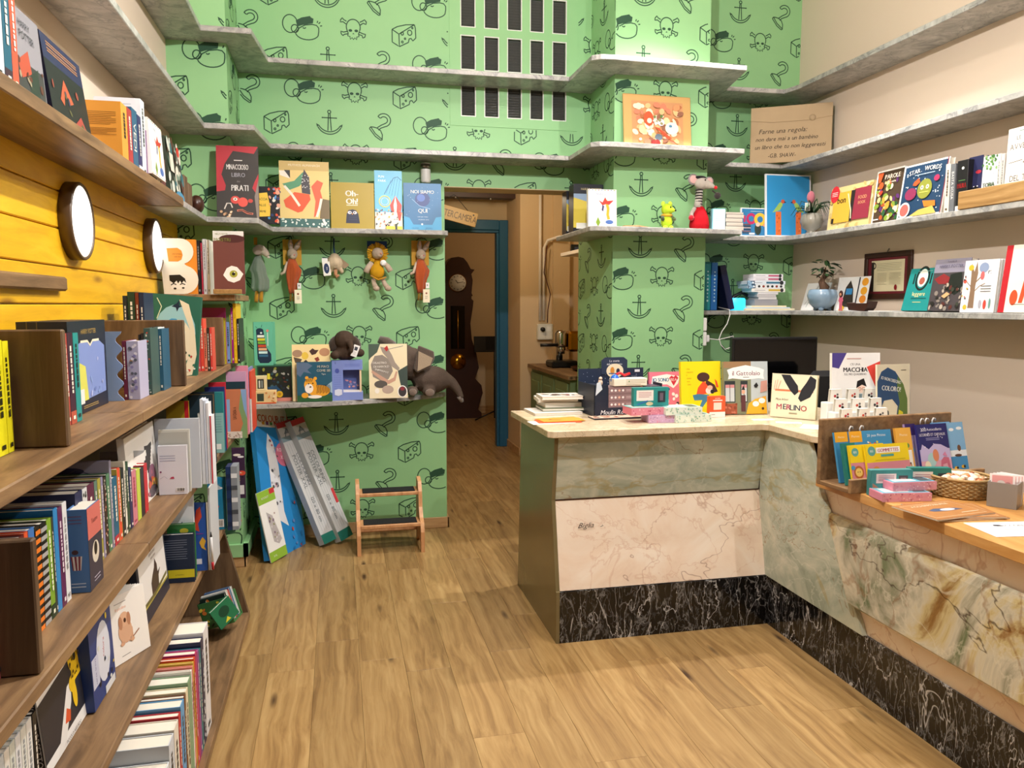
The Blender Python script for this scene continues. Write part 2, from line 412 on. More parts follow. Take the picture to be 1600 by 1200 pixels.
# ---- floor: sub-base plus separate planks
fl = struct('floor', MB().box(XL-.1, -2.3, -.06, XR+.1, 10.4, -.006), 'beam')
PW, PL = .178, 1.22
rp = random.Random(5); meshes = {}
n = 0
for i in range(int((XR-XL)/PW)+1):
    x0 = XL+i*PW
    if x0 > 2.5: continue
    y = .6 - rp.random()*PL
    while y < 10.2:
        y0, y1 = y, y+PL; y += PL
        if y1 < 1.2 or (y0 > 5.6 and (x0 < .3 or x0 > 2.2)) or (x0 > 1.95 and y0 < 4.9): continue
        if n == 0:
            MEP = MB().bbox(0, 0, -.006, PW-.0007, PL-.0007, 0, .0005).mesh('floor_plank'); MEP.materials.append(MATS['oak_plank'])
        o = link('floor_plank', MEP, fl, Matrix.Translation((x0, y0, 0))); n += 1
struct('ceiling', MB().box(XL-.1, -2.3, ZC, XR+.1, 5.2, ZC+.1), 'ceiling_paint')
struct('wall_rear', MB().box(XL-.1, -2.4, 0, XR+.1, -2.3, ZC), 'screen')  # unseen wall behind the camera, made dark to limit bounced light
struct('wall_right', MB().box(XR, -2.3, 0, XR+.1, 5.2, ZC), 'cream_paint')
wl = struct('wall_left', MB().box(XL-.1, -2.3, 0, XL, 5.2, ZC), 'cream_paint')
# yellow match-boards between the bookcase and the wooden shelf
zb = [1.115, 1.228, 1.341, 1.454, 1.567, 1.68, 1.793, 1.906]
for a, b in zip(zb[:-1], zb[1:]):
    MB().bbox(0, 0, 0, .02, 4.05, b-a-.0035, .003).build('wall_board', 'yellow_board', wl, Matrix.Translation((XL, .42, a)))

# ---- green walls with their printed motifs
def arc(cx, cy, rx, ry, a0, a1, n=14):
    return [(cx+rx*math.cos(math.radians(a0+(a1-a0)*i/n)), cy+ry*math.sin(math.radians(a0+(a1-a0)*i/n))) for i in range(n+1)]
def sub(pts, n=4):
    o = []
    for a, b in zip(pts[:-1], pts[1:]):
        for k in range(n): o.append((a[0]+(b[0]-a[0])*k/n, a[1]+(b[1]-a[1])*k/n))
    return o+[pts[-1]]
MOT = {
 'mouse': ([arc(-.3, .07, .21, .25, -70, 290, 22), arc(-.17, -.06, .1, .11, 0, 360, 14),
            arc(.17, -.15, .33, .2, -170, -20, 10)+[(.5, -.1), (.5, 0), (.44, .07), (.32, .09), (.12, .06), (-.04, -.03), (-.15, -.17)],
            sub([(.05, -.02), (.1, -.04), (.14, -.01)], 2), sub([(.5, .12), (.55, .17)], 1), sub([(.54, .06), (.6, .07)], 1), sub([(.46, .14), (.48, .2)], 1)],
           [[(-.1, .0), (-.14, .17), (.02, .26), (.26, .32), (.29, .28), (.36, .25), (.34, .12), (.2, .09), (.04, .05)]]),
 'skull': ([arc(0, .1, .2, .22, -25, 205, 16)+[(-.15, -.08), (-.16, -.16), (-.1, -.17), (-.09, -.25), (-.04, -.2), (0, -.25), (.04, -.2), (.09, -.25), (.1, -.17), (.16, -.16), (.15, -.08), (.18, 0)],
            sub([(-.2, .17), (-.29, .23), (-.37, .22), (-.36, .28), (-.31, .34), (-.27, .29), (-.19, .25)], 2), sub([(.2, .17), (.29, .23), (.37, .2), (.38, .27), (.33, .33), (.27, .29), (.19, .25)], 2),
            sub([(-.17, -.03), (-.28, -.06), (-.36, -.04), (-.35, -.11), (-.3, -.16), (-.26, -.12), (-.16, -.1)], 2), sub([(.17, -.03), (.28, -.07), (.35, -.08), (.33, -.16), (.27, -.19), (.25, -.12), (.16, -.1)], 2)],
           [arc(-.085, -.0, .055, .04, 0, 340, 8), arc(.085, -.0, .055, .04, 0, 340, 8), [(-.03, -.1), (.03, -.1), (0, -.06)]]),
 'cheese': ([sub([(-.36, .12), (-.16, 0), (.3, .3)], 4), sub([(-.36, .12), (-.2, .21), (.05, .28), (.3, .3)], 3), sub([(-.36, .12), (-.36, -.24), (-.15, -.36), (-.16, 0)], 4),
             sub([(-.15, -.36), (.12, -.22), (.14, -.12), (.2, -.1), (.25, -.17), (.34, -.08), (.33, .2), (.3, .3)], 3),
             arc(.16, .06, .065, .075, 0, 360, 12), arc(-.06, .02, .035, .045, 0, 360, 9), arc(.02, -.12, .022, .025, 0, 360, 7), arc(-.06, -.22, .028, .03, 0, 360, 7), arc(.24, .2, .02, .024, 0, 360, 7)], []),
 'anchor': ([arc(0, .34, .045, .045, 0, 360, 12), sub([(-.022, .29), (-.05, -.2)], 6), sub([(.022, .29), (.05, -.2)], 6), sub([(-.19, .17), (.19, .17)], 5),
             arc(0, .06, .37, .36, 205, 335, 16), arc(0, .14, .36, .37, 212, 328, 14)],
            [arc(-.2, .17, .022, .022, 0, 330, 7), arc(.2, .17, .022, .022, 0, 330, 7), [(-.38, .0), (-.36, -.1), (-.29, -.05)], [(.38, .0), (.36, -.1), (.29, -.05)]]),
 'hook': ([arc(.1, .18, .2, .19, 150, -80, 14)+[(-.0, -.06), (-.06, -.12)], arc(.1, .18, .11, .1, 150, -60, 10)+[(.02, .03), (-.1, -.05)], sub([(-.07, .28), (.0, .23)], 2),
           sub([(-.33, -.08), (-.29, -.03), (-.2, -.035), (-.1, -.06), (.0, -.13), (.05, -.25), (.04, -.4), (.0, -.41), (-.16, -.3), (-.33, -.08)], 2), sub([(-.29, -.03), (-.16, -.22), (.04, -.38)], 4)], []),
}
ORDER = ['mouse', 'skull', 'cheese', 'anchor', 'hook']
def motifs(wall, fn, s0, s1, z0, z1, s_ref, sp=.305, pitch=.184, zref=1.62, size=.205, no=(), flip=1):
    """fn(s, z, lift) -> point on the wall; motif rows alternate by half a step"""
    mb = MB(); hw = .0031
    def ok(s, z): return s0+.002 < s < s1-.002 and z0 < z < z1 and not any(a < s < b and c < z < d for a, b, c, d in no)
    k0 = int((z0-zref)/pitch)-1; k1 = int((z1-zref)/pitch)+2
    for k in range(k0, k1):
        zz = zref+k*pitch; off = 0 if k % 2 == 0 else 2.5
        for i in range(int((s0-s_ref)/sp)-5, int((s1-s_ref)/sp)+6):
            cs = s_ref+(i+off)*sp
            if not (s0-.15 < cs < s1+.15): continue
            st, fi = MOT[ORDER[i % 5]]
            for line in st:
                P = [(cs+flip*p[0]*size, zz+p[1]*size) for p in line]
                L = []
                for j, p in enumerate(P):
                    a, b = P[max(j-1, 0)], P[min(j+1, len(P)-1)]; tx, tz = b[0]-a[0], b[1]-a[1]; l = math.hypot(tx, tz) or 1
                    L.append((p[0]-tz/l*hw, p[1]+tx/l*hw, p[0]+tz/l*hw, p[1]-tx/l*hw))
                for j in range(len(P)-1):
                    if ok(*P[j]) and ok(*P[j+1]):
                        a, b = L[j], L[j+1]
                        mb.add([fn(a[0], a[1], .0008), fn(b[0], b[1], .0008), fn(b[2], b[3], .0008), fn(a[2], a[3], .0008)], [(0, 1, 2, 3)])
            for poly in fi:
                P = [(cs+flip*p[0]*size, zz+p[1]*size) for p in poly]
                if all(ok(*p) for p in P): mb.add([fn(s, z, .0009) for s, z in P], [tuple(range(len(P)))])
    if mb.f: mb.build('printed_motifs', 'ink', wall)

def holes_wall(mb, x0, x1, z0, z1, ya, yb, holes):
    xs = sorted({x0, x1, *[h[0] for h in holes], *[h[1] for h in holes]}); zs = sorted({z0, z1, *[h[2] for h in holes], *[h[3] for h in holes]})
    for a, b in zip(xs[:-1], xs[1:]):
        for c, d in zip(zs[:-1], zs[1:]):
            if any(h[0] <= a and b <= h[1] and h[2] <= c and d <= h[3] for h in holes): continue
            mb.box(a, ya, c, b, yb, d)
    return mb
bw = MB().box(XL, YB, 0, .675, 5.2, ZC)
bcols = [(.783, .879), (.932, 1.028), (1.079, 1.175), (1.226, 1.318), (1.372, 1.468)]
brows = [(2.623, 2.83), (2.905, 3.115), (3.16, 3.37)]
HO = [(a, b, c, d) for a, b in bcols for c, d in brows]
holes_wall(bw, .675, 1.634, 2.19, ZC, YB, 5.2, HO)
wb = struct('wall_back', bw, 'green_paint')
ZREF = 1.618; SREF = -.172
motifs(wb, lambda s, z, d: (s, YB-d, z), -.535, 1.634, 0.08, ZC, SREF, zref=ZREF, no=[(.675, 1.7, 0, 2.19), (.71, 1.545, 2.56, 3.45)])
# glass blocks: each a ribbed block let into the wall
wi = struct('window_1', holes_wall(MB(), .715, 1.54, 2.565, 3.44, YB-.004, YB, HO), 'green_paint')
for a, b, c, d in HO:
    mb = MB(); nr = 11; w, h = b-a, d-c
    mb.box(.004, .03, .004, w-.004, .16, h-.004)
    for r in range(nr):
        za = .012+(h-.024)*r/nr; zb2 = .012+(h-.024)*(r+1)/nr; zm = (za+zb2)/2
        vs = [(.01, .03, za), (w-.01, .03, za), (w-.01, .016, zm), (.01, .016, zm), (w-.01, .03, zb2), (.01, .03, zb2)]
        mb.add(vs, [(0, 1, 2, 3), (3, 2, 4, 5), (0, 3, 5), (1, 4, 2)])
    g = mb.build('glass_block', 'block_glass', wi, Matrix.Translation((a, YB, c)))
    e = .006
    MB().box(0, -.002, 0, w, .01, e).box(0, -.002, h-e, w, .01, h).box(0, -.002, e, e, .01, h-e).box(w-e, -.002, e, w, .01, h-e).build('seal', 'white_plastic', g)
# corner pillar, column and niche
pl = struct('wall_left_pillar', MB().box(XL, 4.47, 0, -.535, YB, ZC), 'green_paint')
motifs(pl, lambda s, z, d: (s, 4.47-d, z), XL, -.535, .1, ZC, -.645, zref=ZREF+.03)
motifs(pl, lambda s, z, d: (-.535+d, s, z), 4.47, YB, .1, ZC, 4.73, zref=ZREF)
co = struct('wall_column', MB().box(1.634, 4.55, 0, 2.24, 5.24, ZC), 'green_paint')
motifs(co, lambda s, z, d: (s, 4.55-d, z), 1.634, 2.24, .1, ZC, 1.665, zref=1.613, sp=.29)
motifs(co, lambda s, z, d: (1.634-d, s, z), 4.55, 5.24, .1, ZC, 4.62, zref=1.56, flip=-1, sp=.27)
ni = struct('wall_niche', MB().box(2.24, YB, 0, XR, 5.2, ZC), 'green_paint')
motifs(ni, lambda s, z, d: (s, YB-d, z), 2.24, XR, .1, ZC, 2.52, zref=1.73)
# skirting boards
struct('baseboard_back', MB().bbox(-.535, 4.986, 0, .69, 5.0, .07, .003).bbox(.675, 4.986, 0, .689, 5.2, .07, .003), 'skirting')
struct('baseboard_pillar', MB().bbox(XL, 4.456, 0, -.52, 4.47, .06, .003).bbox(-.535, 4.456, 0, -.521, 4.99, .06, .003), 'skirting')
struct('trim_1', MB().box(XL, 4.445, .06, -.51, 4.47, .13).box(-.535, 4.445, .06, -.51, 5.0, .13), 'green_paint')
# ---- passage behind the doorway
struct('wall_passage_left', MB().box(.3, 5.2, 0, .4, 7.85, 2.9), 'passage_paint')
struct('wall_passage_right', MB().box(1.69, 7.25, 0, 2.6, 7.85, 2.9), 'passage_paint')
struct('wall_passage_side', MB().box(2.36, 5.24, 0, 2.46, 7.25, 2.9), 'passage_paint')
struct('trim_2', MB().box(2.0, 7.2, 0, 2.16, 7.25, 2.9), 'passage_paint')
struct('wall_passage_end', MB().box(.3, 7.85, 0, .62, 7.95, 2.9).box(.62, 7.85, 2.29, 1.69, 7.95, 2.9), 'passage_paint')
struct('ceiling_passage', MB().box(.3, 5.2, 2.62, 2.6, 7.85, 2.7), 'bamboo')
struct('trim_3', MB().box(.4, 7.45, 2.46, 1.69, 7.6, 2.62), 'beam')
struct('door_lintel', MB().box(.675, 5.0, 2.185, 1.634, 5.2, 2.19), 'passage_paint')
d1 = struct('door_1', MB().bbox(1.6, 7.78, 0, 1.69, 7.9, 2.29, .006).bbox(.62, 7.78, 0, .71, 7.9, 2.29, .006).bbox(.71, 7.78, 2.19, 1.6, 7.9, 2.29, .006), 'blue_paint')
MB().bbox(1.575, 7.8, 0, 1.6, 7.9, 2.165, .004).bbox(.71, 7.8, 2.165, 1.6, 7.9, 2.19, .004).bbox(.71, 7.8, 0, .735, 7.9, 2.165, .004).build('inner_stop', 'blue_paint', d1)
struct('baseboard_passage', MB().bbox(1.675, 7.23, 0, 1.69, 7.85, .08, .003).bbox(1.675, 7.235, 0, 2.36, 7.25, .08, .003), 'skirting')
struct('wall_clock_room', MB().box(.2, 10.3, 0, 3.2, 10.4, 2.7), 'passage_paint')
struct('wall_clock_side', MB().box(2.6, 7.85, 0, 2.7, 10.3, 2.7), 'passage_paint')
struct('wall_clock_left', MB().box(.2, 7.95, 0, .3, 10.3, 2.7), 'passage_paint')
struct('ceiling_clock_room', MB().box(.2, 7.85, 2.6, 2.7, 10.4, 2.7), 'passage_paint')
struct('baseboard_clock_room', MB().bbox(.3, 10.28, 0, 2.6, 10.3, .1, .004), 'skirting')

# ================================================================ SHELVES
T = .028
def slab(name, poly, z, label, mat='shelf_marble', t=T, cat='shelf', group=None):
    bm = bmesh.new(); vs = [bm.verts.new((x, y, z-t)) for x, y in poly]; f = bm.faces.new(vs); bmesh.ops.recalc_face_normals(bm, faces=[f])
    r = bmesh.ops.extrude_face_region(bm, geom=[f]); bmesh.ops.translate(bm, verts=[v for v in r['geom'] if isinstance(v, bmesh.types.BMVert)], vec=(0, 0, t))
    bmesh.ops.recalc_face_normals(bm, faces=bm.faces)
    bmesh.ops.bevel(bm, geom=[e for e in bm.edges], offset=.0025, segments=1, affect='EDGES', clamp_overlap=True)
    o = MB().bm(bm).build(name, mat); return tag(o, label, cat, group)
ZT, ZM, ZLW, ZD, ZCV = 2.833, 2.361, 1.894, 1.412, .892
for z, nm in ((ZT, 'uppermost'), (ZM, 'second highest')):
    slab('marble_shelf', [(XL, .3), (-.63, .3), (-.63, 4.29), (XL, 4.29)], z, f'{nm} grey marble shelf running along the left cream wall')
    slab('marble_shelf', [(XL, 4.291), (-.39, 4.291), (-.346, 4.75), (1.414, 4.75), (1.414, YB), (-.535, YB), (-.535, 4.47), (XL, 4.47)], z, f'{nm} grey marble shelf on the green wall ' + ('crossing the glass blocks' if z == ZT else 'below the glass blocks'))
    slab('marble_shelf', [(1.416, YB), (1.416, 4.33), (1.46, 4.295), (1.53, 4.288), (2.36, 4.315), (2.448, 4.74), (2.448, YB), (2.24, YB), (2.24, 4.55), (1.634, 4.55), (1.634, YB)], z, f'{nm} grey marble shelf wrapping the green column')
    slab('marble_shelf', [(2.45, 4.735), (2.85, 4.72), (2.876, 4.6), (2.876, .3), (XR, .3), (XR, YB), (2.45, YB)], z, f'{nm} grey marble shelf along the right cream wall')
slab('marble_shelf', [(XL, 3.64), (-.63, 3.64), (-.63, 4.27), (-.385, 4.29), (-.348, 4.75), (.63, 4.75), (.664, 4.775), (.672, 4.82), (.672, YB), (-.535, YB), (-.535, 4.47), (XL, 4.47)], ZLW, 'grey marble shelf above the hanging soft toys holding face-out books')
slab('marble_shelf', [(1.423, 5.06), (1.41, 4.31), (1.45, 4.283), (2.365, 4.33), (2.43, 4.72), (2.448, YB), (2.24, YB), (2.24, 4.55), (1.634, 4.55), (1.634, 5.06)], ZLW, 'grey marble shelf on the green column under the knitted mice')
slab('marble_shelf', [(2.45, 4.73), (2.84, 4.71), (2.876, 4.58), (2.876, .3), (XR, .3), (XR, YB), (2.45, YB)], ZLW, 'grey marble shelf on the right wall carrying the parrot picture')
slab('marble_shelf', [(2.33, 4.72), (2.84, 4.69), (2.88, 4.6), (2.88, .3), (XR, .3), (XR, YB), (2.245, YB), (2.245, 4.72)], ZD, 'lowest grey marble shelf on the right wall holding plant and binders')
slab('marble_shelf', [(-.533, 4.575), (-.33, 4.585), (-.1, 4.62), (.112, 4.672), (.29, 4.73), (.423, 4.792), (.56, 4.88), (.65, 4.955), (.674, YB), (-.533, YB)], ZCV, 'rounded grey marble shelf under the elephants on the green wall')
# ---- wooden shelf and bookcase on the left
ZS1, ZS2, ZS3, ZS4, ZS5 = 1.905, 1.161, .797, .45, .04
tag(MB().bbox(XL+.02, .3, ZS1-.036, -.63, 3.638, ZS1, .003).build('wooden_shelf', 'brown_wood'), 'brown wooden shelf above the yellow boards on the left wall', 'shelf')
bc = empty('bookcase', (XL, 2.4, 0), 'brown wooden bookcase along the left wall under the round lamps', 'bookcase')
IB = bc.matrix_world.inverted()
def bpart(nm, mb, mat='brown_wood'): return mb.build(nm, mat, bc, IB)
for z in (ZS2, ZS3):
    bpart('shelf_board', MB().bbox(XL+.02, .5, z-.03, -.52, 2.274, z, .003)); bpart('shelf_board', MB().bbox(XL+.02, 2.276, z-.03, -.52, 4.44, z, .003))
bpart('shelf_board', MB().bbox(XL+.02, .5, ZS4-.03, -.52, 3.70, ZS4, .003))
bpart('shelf_board', MB().bbox(XL+.02, .5, .004, -.425, 3.70, ZS5, .003))
bpart('side_panel', MB().prism([(XL+.02, ZS5), (-.43, ZS5), (-.522, ZS4-.03), (XL+.02, ZS4-.03)], 3.67, 3.70, 'Y'), 'brown_wood_x')
bpart('back_panel', MB().box(XL, .5, 0, XL+.018, 4.44, ZS2-.032), 'beam')
tag(MB().bbox(XL+.02, 3.87, 1.468, -.462, 4.46, 1.498, .003).build('corner_shelf', 'brown_wood'), 'small brown wooden shelf in the corner under the letter B book', 'shelf')
# ================================================================ BOOKS
R = math.radians
ORD = ['first','second','third','fourth','fifth','sixth','seventh','eighth','ninth','tenth','eleventh','twelfth','thirteenth','fourteenth','fifteenth','sixteenth','seventeenth','eighteenth','nineteenth','twentieth','twenty-first','twenty-second','twenty-third','twenty-fourth','twenty-fifth','twenty-sixth','twenty-seventh','twenty-eighth','twenty-ninth','thirtieth','thirty-first','thirty-second','thirty-third','thirty-fourth','thirty-fifth','thirty-sixth','thirty-seventh','thirty-eighth','thirty-ninth','fortieth']
PAGE = '#e9e2d2'
def dk(c, f=.75):
    h = c.lstrip('#'); return '#' + ''.join('%02x' % min(255, int(int(h[i:i+2], 16)*f)) for i in (0, 2, 4))
def book(name, label, M, w, h, t, col, spine=None, back=None, front=None, spine_art=None, back_art=None, page=PAGE, group=None, cat='book', lean=0, hard=True, solid=False):
    """local frame: front cover in the plane y=0 (facing -y), spine at x=0, foot at z=0"""
    b = min(.0025, t*.2); ov = .003 if hard else .0005
    if lean: M = M @ Matrix.Translation((0, 0, t*math.sin(lean))) @ Matrix.Rotation(-lean, 4, 'X')
    mb = MB()
    if solid: mb.box(0, 0, 0, w, t, h, col)
    else:
        mb.box(0, 0, 0, w, b, h, col).box(0, t-b, 0, w, t, h, back or col).box(0, b, 0, b, t-b, h, spine or col)
    o = mb.build(name, 'print'); o.matrix_world = M; tag(o, label, cat, group)
    if not solid: MB().box(b, b+.0002, ov, w-ov-.001, t-b-.0002, h-ov, page).build('page_block', 'matte_print', o)
    e = .0004
    if front: front.build('cover_print', o, Matrix.Translation((0, -e, 0)))
    if back_art: back_art.build('back_print', o, Matrix.Translation((w, t+e, 0)) @ Matrix.Rotation(math.pi, 4, 'Z'))
    if spine_art: spine_art.build('spine_print', o, Matrix.Translation((-e, t, 0)) @ Matrix.Rotation(-math.pi/2, 4, 'Z'))
    return o
def vtitle(t, h, txt, col, y=.55, hh=.5, band=None, maxl=.7):
    """title running down a spine"""
    a = Art(t, h)
    if band: a.rect(0, 0, 1, band[0], band[1])
    if txt:
        H0 = t*hh; L = sum((GL[c][2]+.075 if c in GL else .3) for c in txt)*H0/.73
        k = min(1, maxl*h/L)
        a.text(txt, .5, y, H0*k/h, col, rot=-90)
    return a
def marks(t, h, col, seed, band=None):
    """spine lettering too small to read: a broken line and a foot mark"""
    q = random.Random(seed); a = Art(t, h)
    if band: a.rect(0, 0, 1, .14, band)
    y = q.uniform(.84, .9); lo = q.uniform(.3, .5)
    while y > lo:
        l = q.uniform(.02, .07); a.rect(.36, y-l, .64, y, col); y -= l+.013
    a.rect(.3, .05, .7, .09, col)
    return a
def out_left(name, label, X, u0, u1, z, vt, t, col, front=None, lean=R(6), h=None, **k):
    """face-out book on the left wall, cover looking into the room (+X)"""
    zm = z+.12; y0 = y_at(u0, X, zm); y1 = y_at(u1, X, zm)
    hh = h or z_at(vt, X, y0)-z
    fr = front(y1-y0, hh) if front else None
    return book(name, label, Matrix.Translation((X, y0, z)) @ Matrix.Rotation(math.pi/2, 4, 'Z'), y1-y0, hh, t, col, front=fr, lean=lean, **k)
def out_right(name, label, X, u0, u1, z, vt, t, col, front=None, lean=R(7), h=None, vu=None, **k):
    """face-out book on the right wall, cover looking into the room (-X); u0 far edge, u1 near edge"""
    zm = z+.1; y0 = y_at(u0, X, zm); y1 = y_at(u1, X, zm)
    hh = h or (z_at(vt, X, y0)-z)/math.cos(lean)
    fr = front(y0-y1, hh) if front else None
    return book(name, label, Matrix.Translation((X, y0, z)) @ Matrix.Rotation(-math.pi/2, 4, 'Z'), y0-y1, hh, t, col, front=fr, lean=lean, **k)
def facing(name, label, Y, u0, u1, z, vt, t, col, front=None, lean=R(5), h=None, **k):
    """book facing the camera side of the room (-Y)"""
    zm = z+.1; x0 = x_at(u0, Y, zm); x1 = x_at(u1, Y, zm)
    hh = h or (z_at(vt, (x0+x1)/2, Y)-z)/math.cos(lean)
    fr = front(x1-x0, hh) if front else None
    return book(name, label, Matrix.Translation((x0, Y, z)), x1-x0, hh, t, col, front=fr, lean=lean, **k)
def quad(name, label, p0, p1, z, vt, t, col, front=None, lean=R(6), h=None, **k):
    """book standing on a top at height z, foot of its cover between two pixels"""
    a = onZ(*p0, z); b = onZ(*p1, z); d = b-a; w = d.length
    hh = h or (z_at(vt, a.x, a.y)-z)/math.cos(lean)
    fr = front(w, hh) if front else None
    return book(name, label, Matrix.Translation(a) @ Matrix.Rotation(math.atan2(d.y, d.x), 4, 'Z'), w, hh, t, col, front=fr, lean=lean, **k)
def spine_row(z, Xs, items, shelf, group, depth=.19, start=0, count0=0):
    """books shelved spine out on the left wall: (u0, u1, vtop, colour, words, opts)"""
    n = count0
    for it in items:
        u0, u1, vt, col, words = it[:5]; op = it[5] if len(it) > 5 else {}
        X = op.get('X', Xs); zm = z+.1
        y0 = y_at(u0, X, zm); y1 = y_at(u1, X, zm); t = max(.004, (y1-y0)-.0008)
        h = op.get('h') or z_at(vt, X, (y0+y1)/2)-z; w = op.get('w', min(depth, X-(XL+.03)))
        M = Matrix.Translation((X, y0+t, z)) @ Matrix.Rotation(math.pi, 4, 'Z')
        q = random.Random(int(u0*7+z*1000))
        ink = op.get('ink') or ('#20201e' if sum(C(op.get('spine', col))[:3]) > .9 else '#ece6d6')
        sa = None
        if op.get('title'): sa = vtitle(t, h, op['title'], ink)
        elif t > .0045 and not op.get('bare'): sa = marks(t, h, ink, int(u0*13), op.get('band'))
        if op.get('stripes'):
            sa = Art(t, h)
            for i in range(12): sa.rect(0, i/12, 1, i/12+.045, op['stripes'])
        if op.get('dots'):
            sa = Art(t, h)
            for i in range(26): sa.ell(q.uniform(.2, .8), q.uniform(.03, .97), .14, .14, q.choice(op['dots']), 7)
        ba = op['back_art'](w, h) if op.get('back_art') else None
        n += 1; od = ORD[min(n, len(ORD))-1]
        lab = op.get('label') or f'{words}, {od} from the near end on the {shelf}'
        book('book', lab, M, w, h, t, col, spine=op.get('spine'), back=op.get('back'), spine_art=sa, back_art=ba, group=group, hard=not op.get('soft'))
    return n
def spine_cam(u0, u1, vt, Y, z, col, label, group, depth=.12, spine=None, ink=None, dots=None, bare=False, title=None, art=None):
    """book whose spine looks toward the camera side (-Y)"""
    x0, x1 = x_at(u0, Y, z+.1), x_at(u1, Y, z+.1); t = x1-x0-.0008; h = z_at(vt, (x0+x1)/2, Y)-z
    ink = ink or ('#20201e' if sum(C(spine or col)[:3]) > .9 else '#ece6d6'); q = random.Random(int(u0*17))
    if art: sa = art(t, h)
    elif dots:
        sa = Art(t, h)
        for i in range(26): sa.ell(q.uniform(.2, .8), q.uniform(.03, .97), .14, .14, q.choice(dots), 7)
    else: sa = vtitle(t, h, title, ink) if title else (None if bare else marks(t, h, ink, int(u0*13)))
    return book('book', label, Matrix.Translation((x0, Y, z)) @ Matrix.Rotation(math.pi/2, 4, 'Z') @ Matrix.Translation((0, -t, 0)), depth, h, t, col, spine=spine, spine_art=sa, group=group)
def slabs_divider(u, v_right, label, z, X, Y, vt, group='wooden dividers on the left bookcase'):
    h = z_at(vt, X, Y)-z
    o = MB().bbox(XL+.025, Y, z, X, Y+.022, z+h, .003).build('book_divider', 'brown_wood_x'); return tag(o, label, 'bookend', group)

# ---------------------------------------------------------------- upper wooden shelf (S1)
Z = ZS1+.001; G1 = 'books on the upper wooden shelf'
SH = 'upper wooden shelf'
spine_row(Z, -.665, [(-14, 4, 0, '#c9d4dc', 'pale blue book', {'h': .27}), (4.5, 17, 0, '#1f5a72', 'teal-blue book with dark bands', {'h': .275, 'band': '#3b1f33'}), (17.3, 27, 0, '#d8553c', 'coral red book', {'h': .255})], SH, G1, .15)
def art_grey(w, h):
    a = Art(w, h).rect(0, 0, 1, 1, '#8d8a92').rect(.02, 0, .98, .48, '#3b3a3c').poly([(.1, .45), (.5, .62), (.55, .4), (.2, .3)], '#b24a35').poly([(.4, .35), (.8, .5), (.75, .1), (.45, .05)], '#26332c').spots(12, .05, .95, .05, .5, .02, .06, ['#cfc3a8', '#5d2f26', '#20241f', '#9b8e76'])
    return a.text('HARRY', .45, .86, .07, '#3d3a48', .6).text('POTTER', .5, .75, .08, '#3d3a48', .75)
out_left('book', 'grey-violet illustrated book standing face out on the upper wooden shelf', -.70, 27, 73, Z, 24, .03, '#6e6a74', art_grey, R(4), h=.235, group=G1)
def art_night(w, h):
    a = Art(w, h).rect(0, 0, 1, 1, '#17161f').rect(0, .72, 1, 1, '#22244f')
    for y in (.9, .83): a.lines(.12, .88, y, y+.03, 2, '#b5804a', .012)
    return a.poly([(.25, .35), (.42, .62), (.6, .4), (.5, .36), (.4, .48), (.33, .3)], '#b9573a').poly([(.5, .12), (.75, .3), (.9, .1), (.7, .04)], '#a23f3a').spots(9, .1, .9, .05, .6, .015, .04, ['#5b5a3a', '#8a3c34', '#3c3a55'])
o = out_left('book', 'thick midnight blue fantasy book with orange ornaments on the upper wooden shelf', -.695, 83, 143, Z, 76, .05, '#1b1c3c', art_night, R(7), h=.235, group=G1,
         spine_art=vtitle(.05, .235, 'HARRY POTTER', '#b08a4a', .55, .42))
spine_row(Z, -.66, [
 (190, 199.5, 163, '#dd9a3c', 'orange paperback with printed back cover', {'label': 'orange paperback showing its printed back on the upper wooden shelf', 'soft': 1, 'w': .15, 'back_art': lambda w, h: Art(w, h).lines(.1, .9, .62, .82, 8, '#8a5f22', .008).lines(.1, .9, .45, .55, 5, '#8a5f22', .008).poly([(.42, .2), (.55, .3), (.62, .2), (.72, .19), (.6, .13), (.5, .12)], '#4a1f1a')}),
 (200, 207, 170, '#a92f34', 'slim crimson book', {'w': .12}), (207.3, 215.5, 171, '#2c5a7c', 'blue book with white letters', {'title': 'VEDI', 'w': .13}),
 (216, 221.5, 181, '#2a2a63', 'slim navy and white book', {'w': .12, 'band': '#e6e6ea'}),
 (222, 228, 157, '#dfe3ea', 'tall white picture book', {'w': .15, 'back_art': lambda w, h: Art(w, h).lines(.2, .8, .72, .92, 7, '#8f9bb4', .006)}),
 (228.3, 233, 205, '#6a3570', 'slim purple book', {'w': .1}), (234, 244, 204, '#101012', 'black box-like book', {'w': .12}), (250, 258, 262, '#5e2a2c', 'low wine red book', {'w': .11, 'h': .12})], SH, G1, .15, count0=3)
def art_parrot(w, h):
    a = Art(w, h).rect(0, 0, 1, 1, '#f3f2ee').text('MODELS', .45, .87, .05, '#3f6fa8', .6)
    a.line([(.62, .72), (.7, .5), (.68, .34), (.72, .22)], .1, '#e2b032').poly([(.36, .72), (.5, .66), (.6, .8), (.66, .7), (.9, .72), (.74, .6), (.62, .62), (.5, .58)], '#c23b2f').ell(.74, .15, .14, .07, '#4a6fb4').poly([(.5, .6), (.56, .56), (.52, .42), (.47, .46)], '#3a2f6a')
    a.poly([(.26, .14), (.34, .28), (.42, .14), (.34, .02)], '#7fa02c')
    for i in range(9): a.rect(.02+i*.11, .965, .06+i*.11, .985, ['#c23b2f', '#3f6fa8', '#7fa02c'][i % 3]); a.rect(.02+i*.11, .012, .06+i*.11, .03, ['#e2b032', '#3f6fa8', '#c23b2f'][i % 3])
    return a
out_left('book', 'white activity book with a long-tailed red bird leaning out on the upper wooden shelf', -.645, 236, 257, Z+.02, 180, .02, '#f0efe9', art_parrot, R(3), h=.2, group=G1)
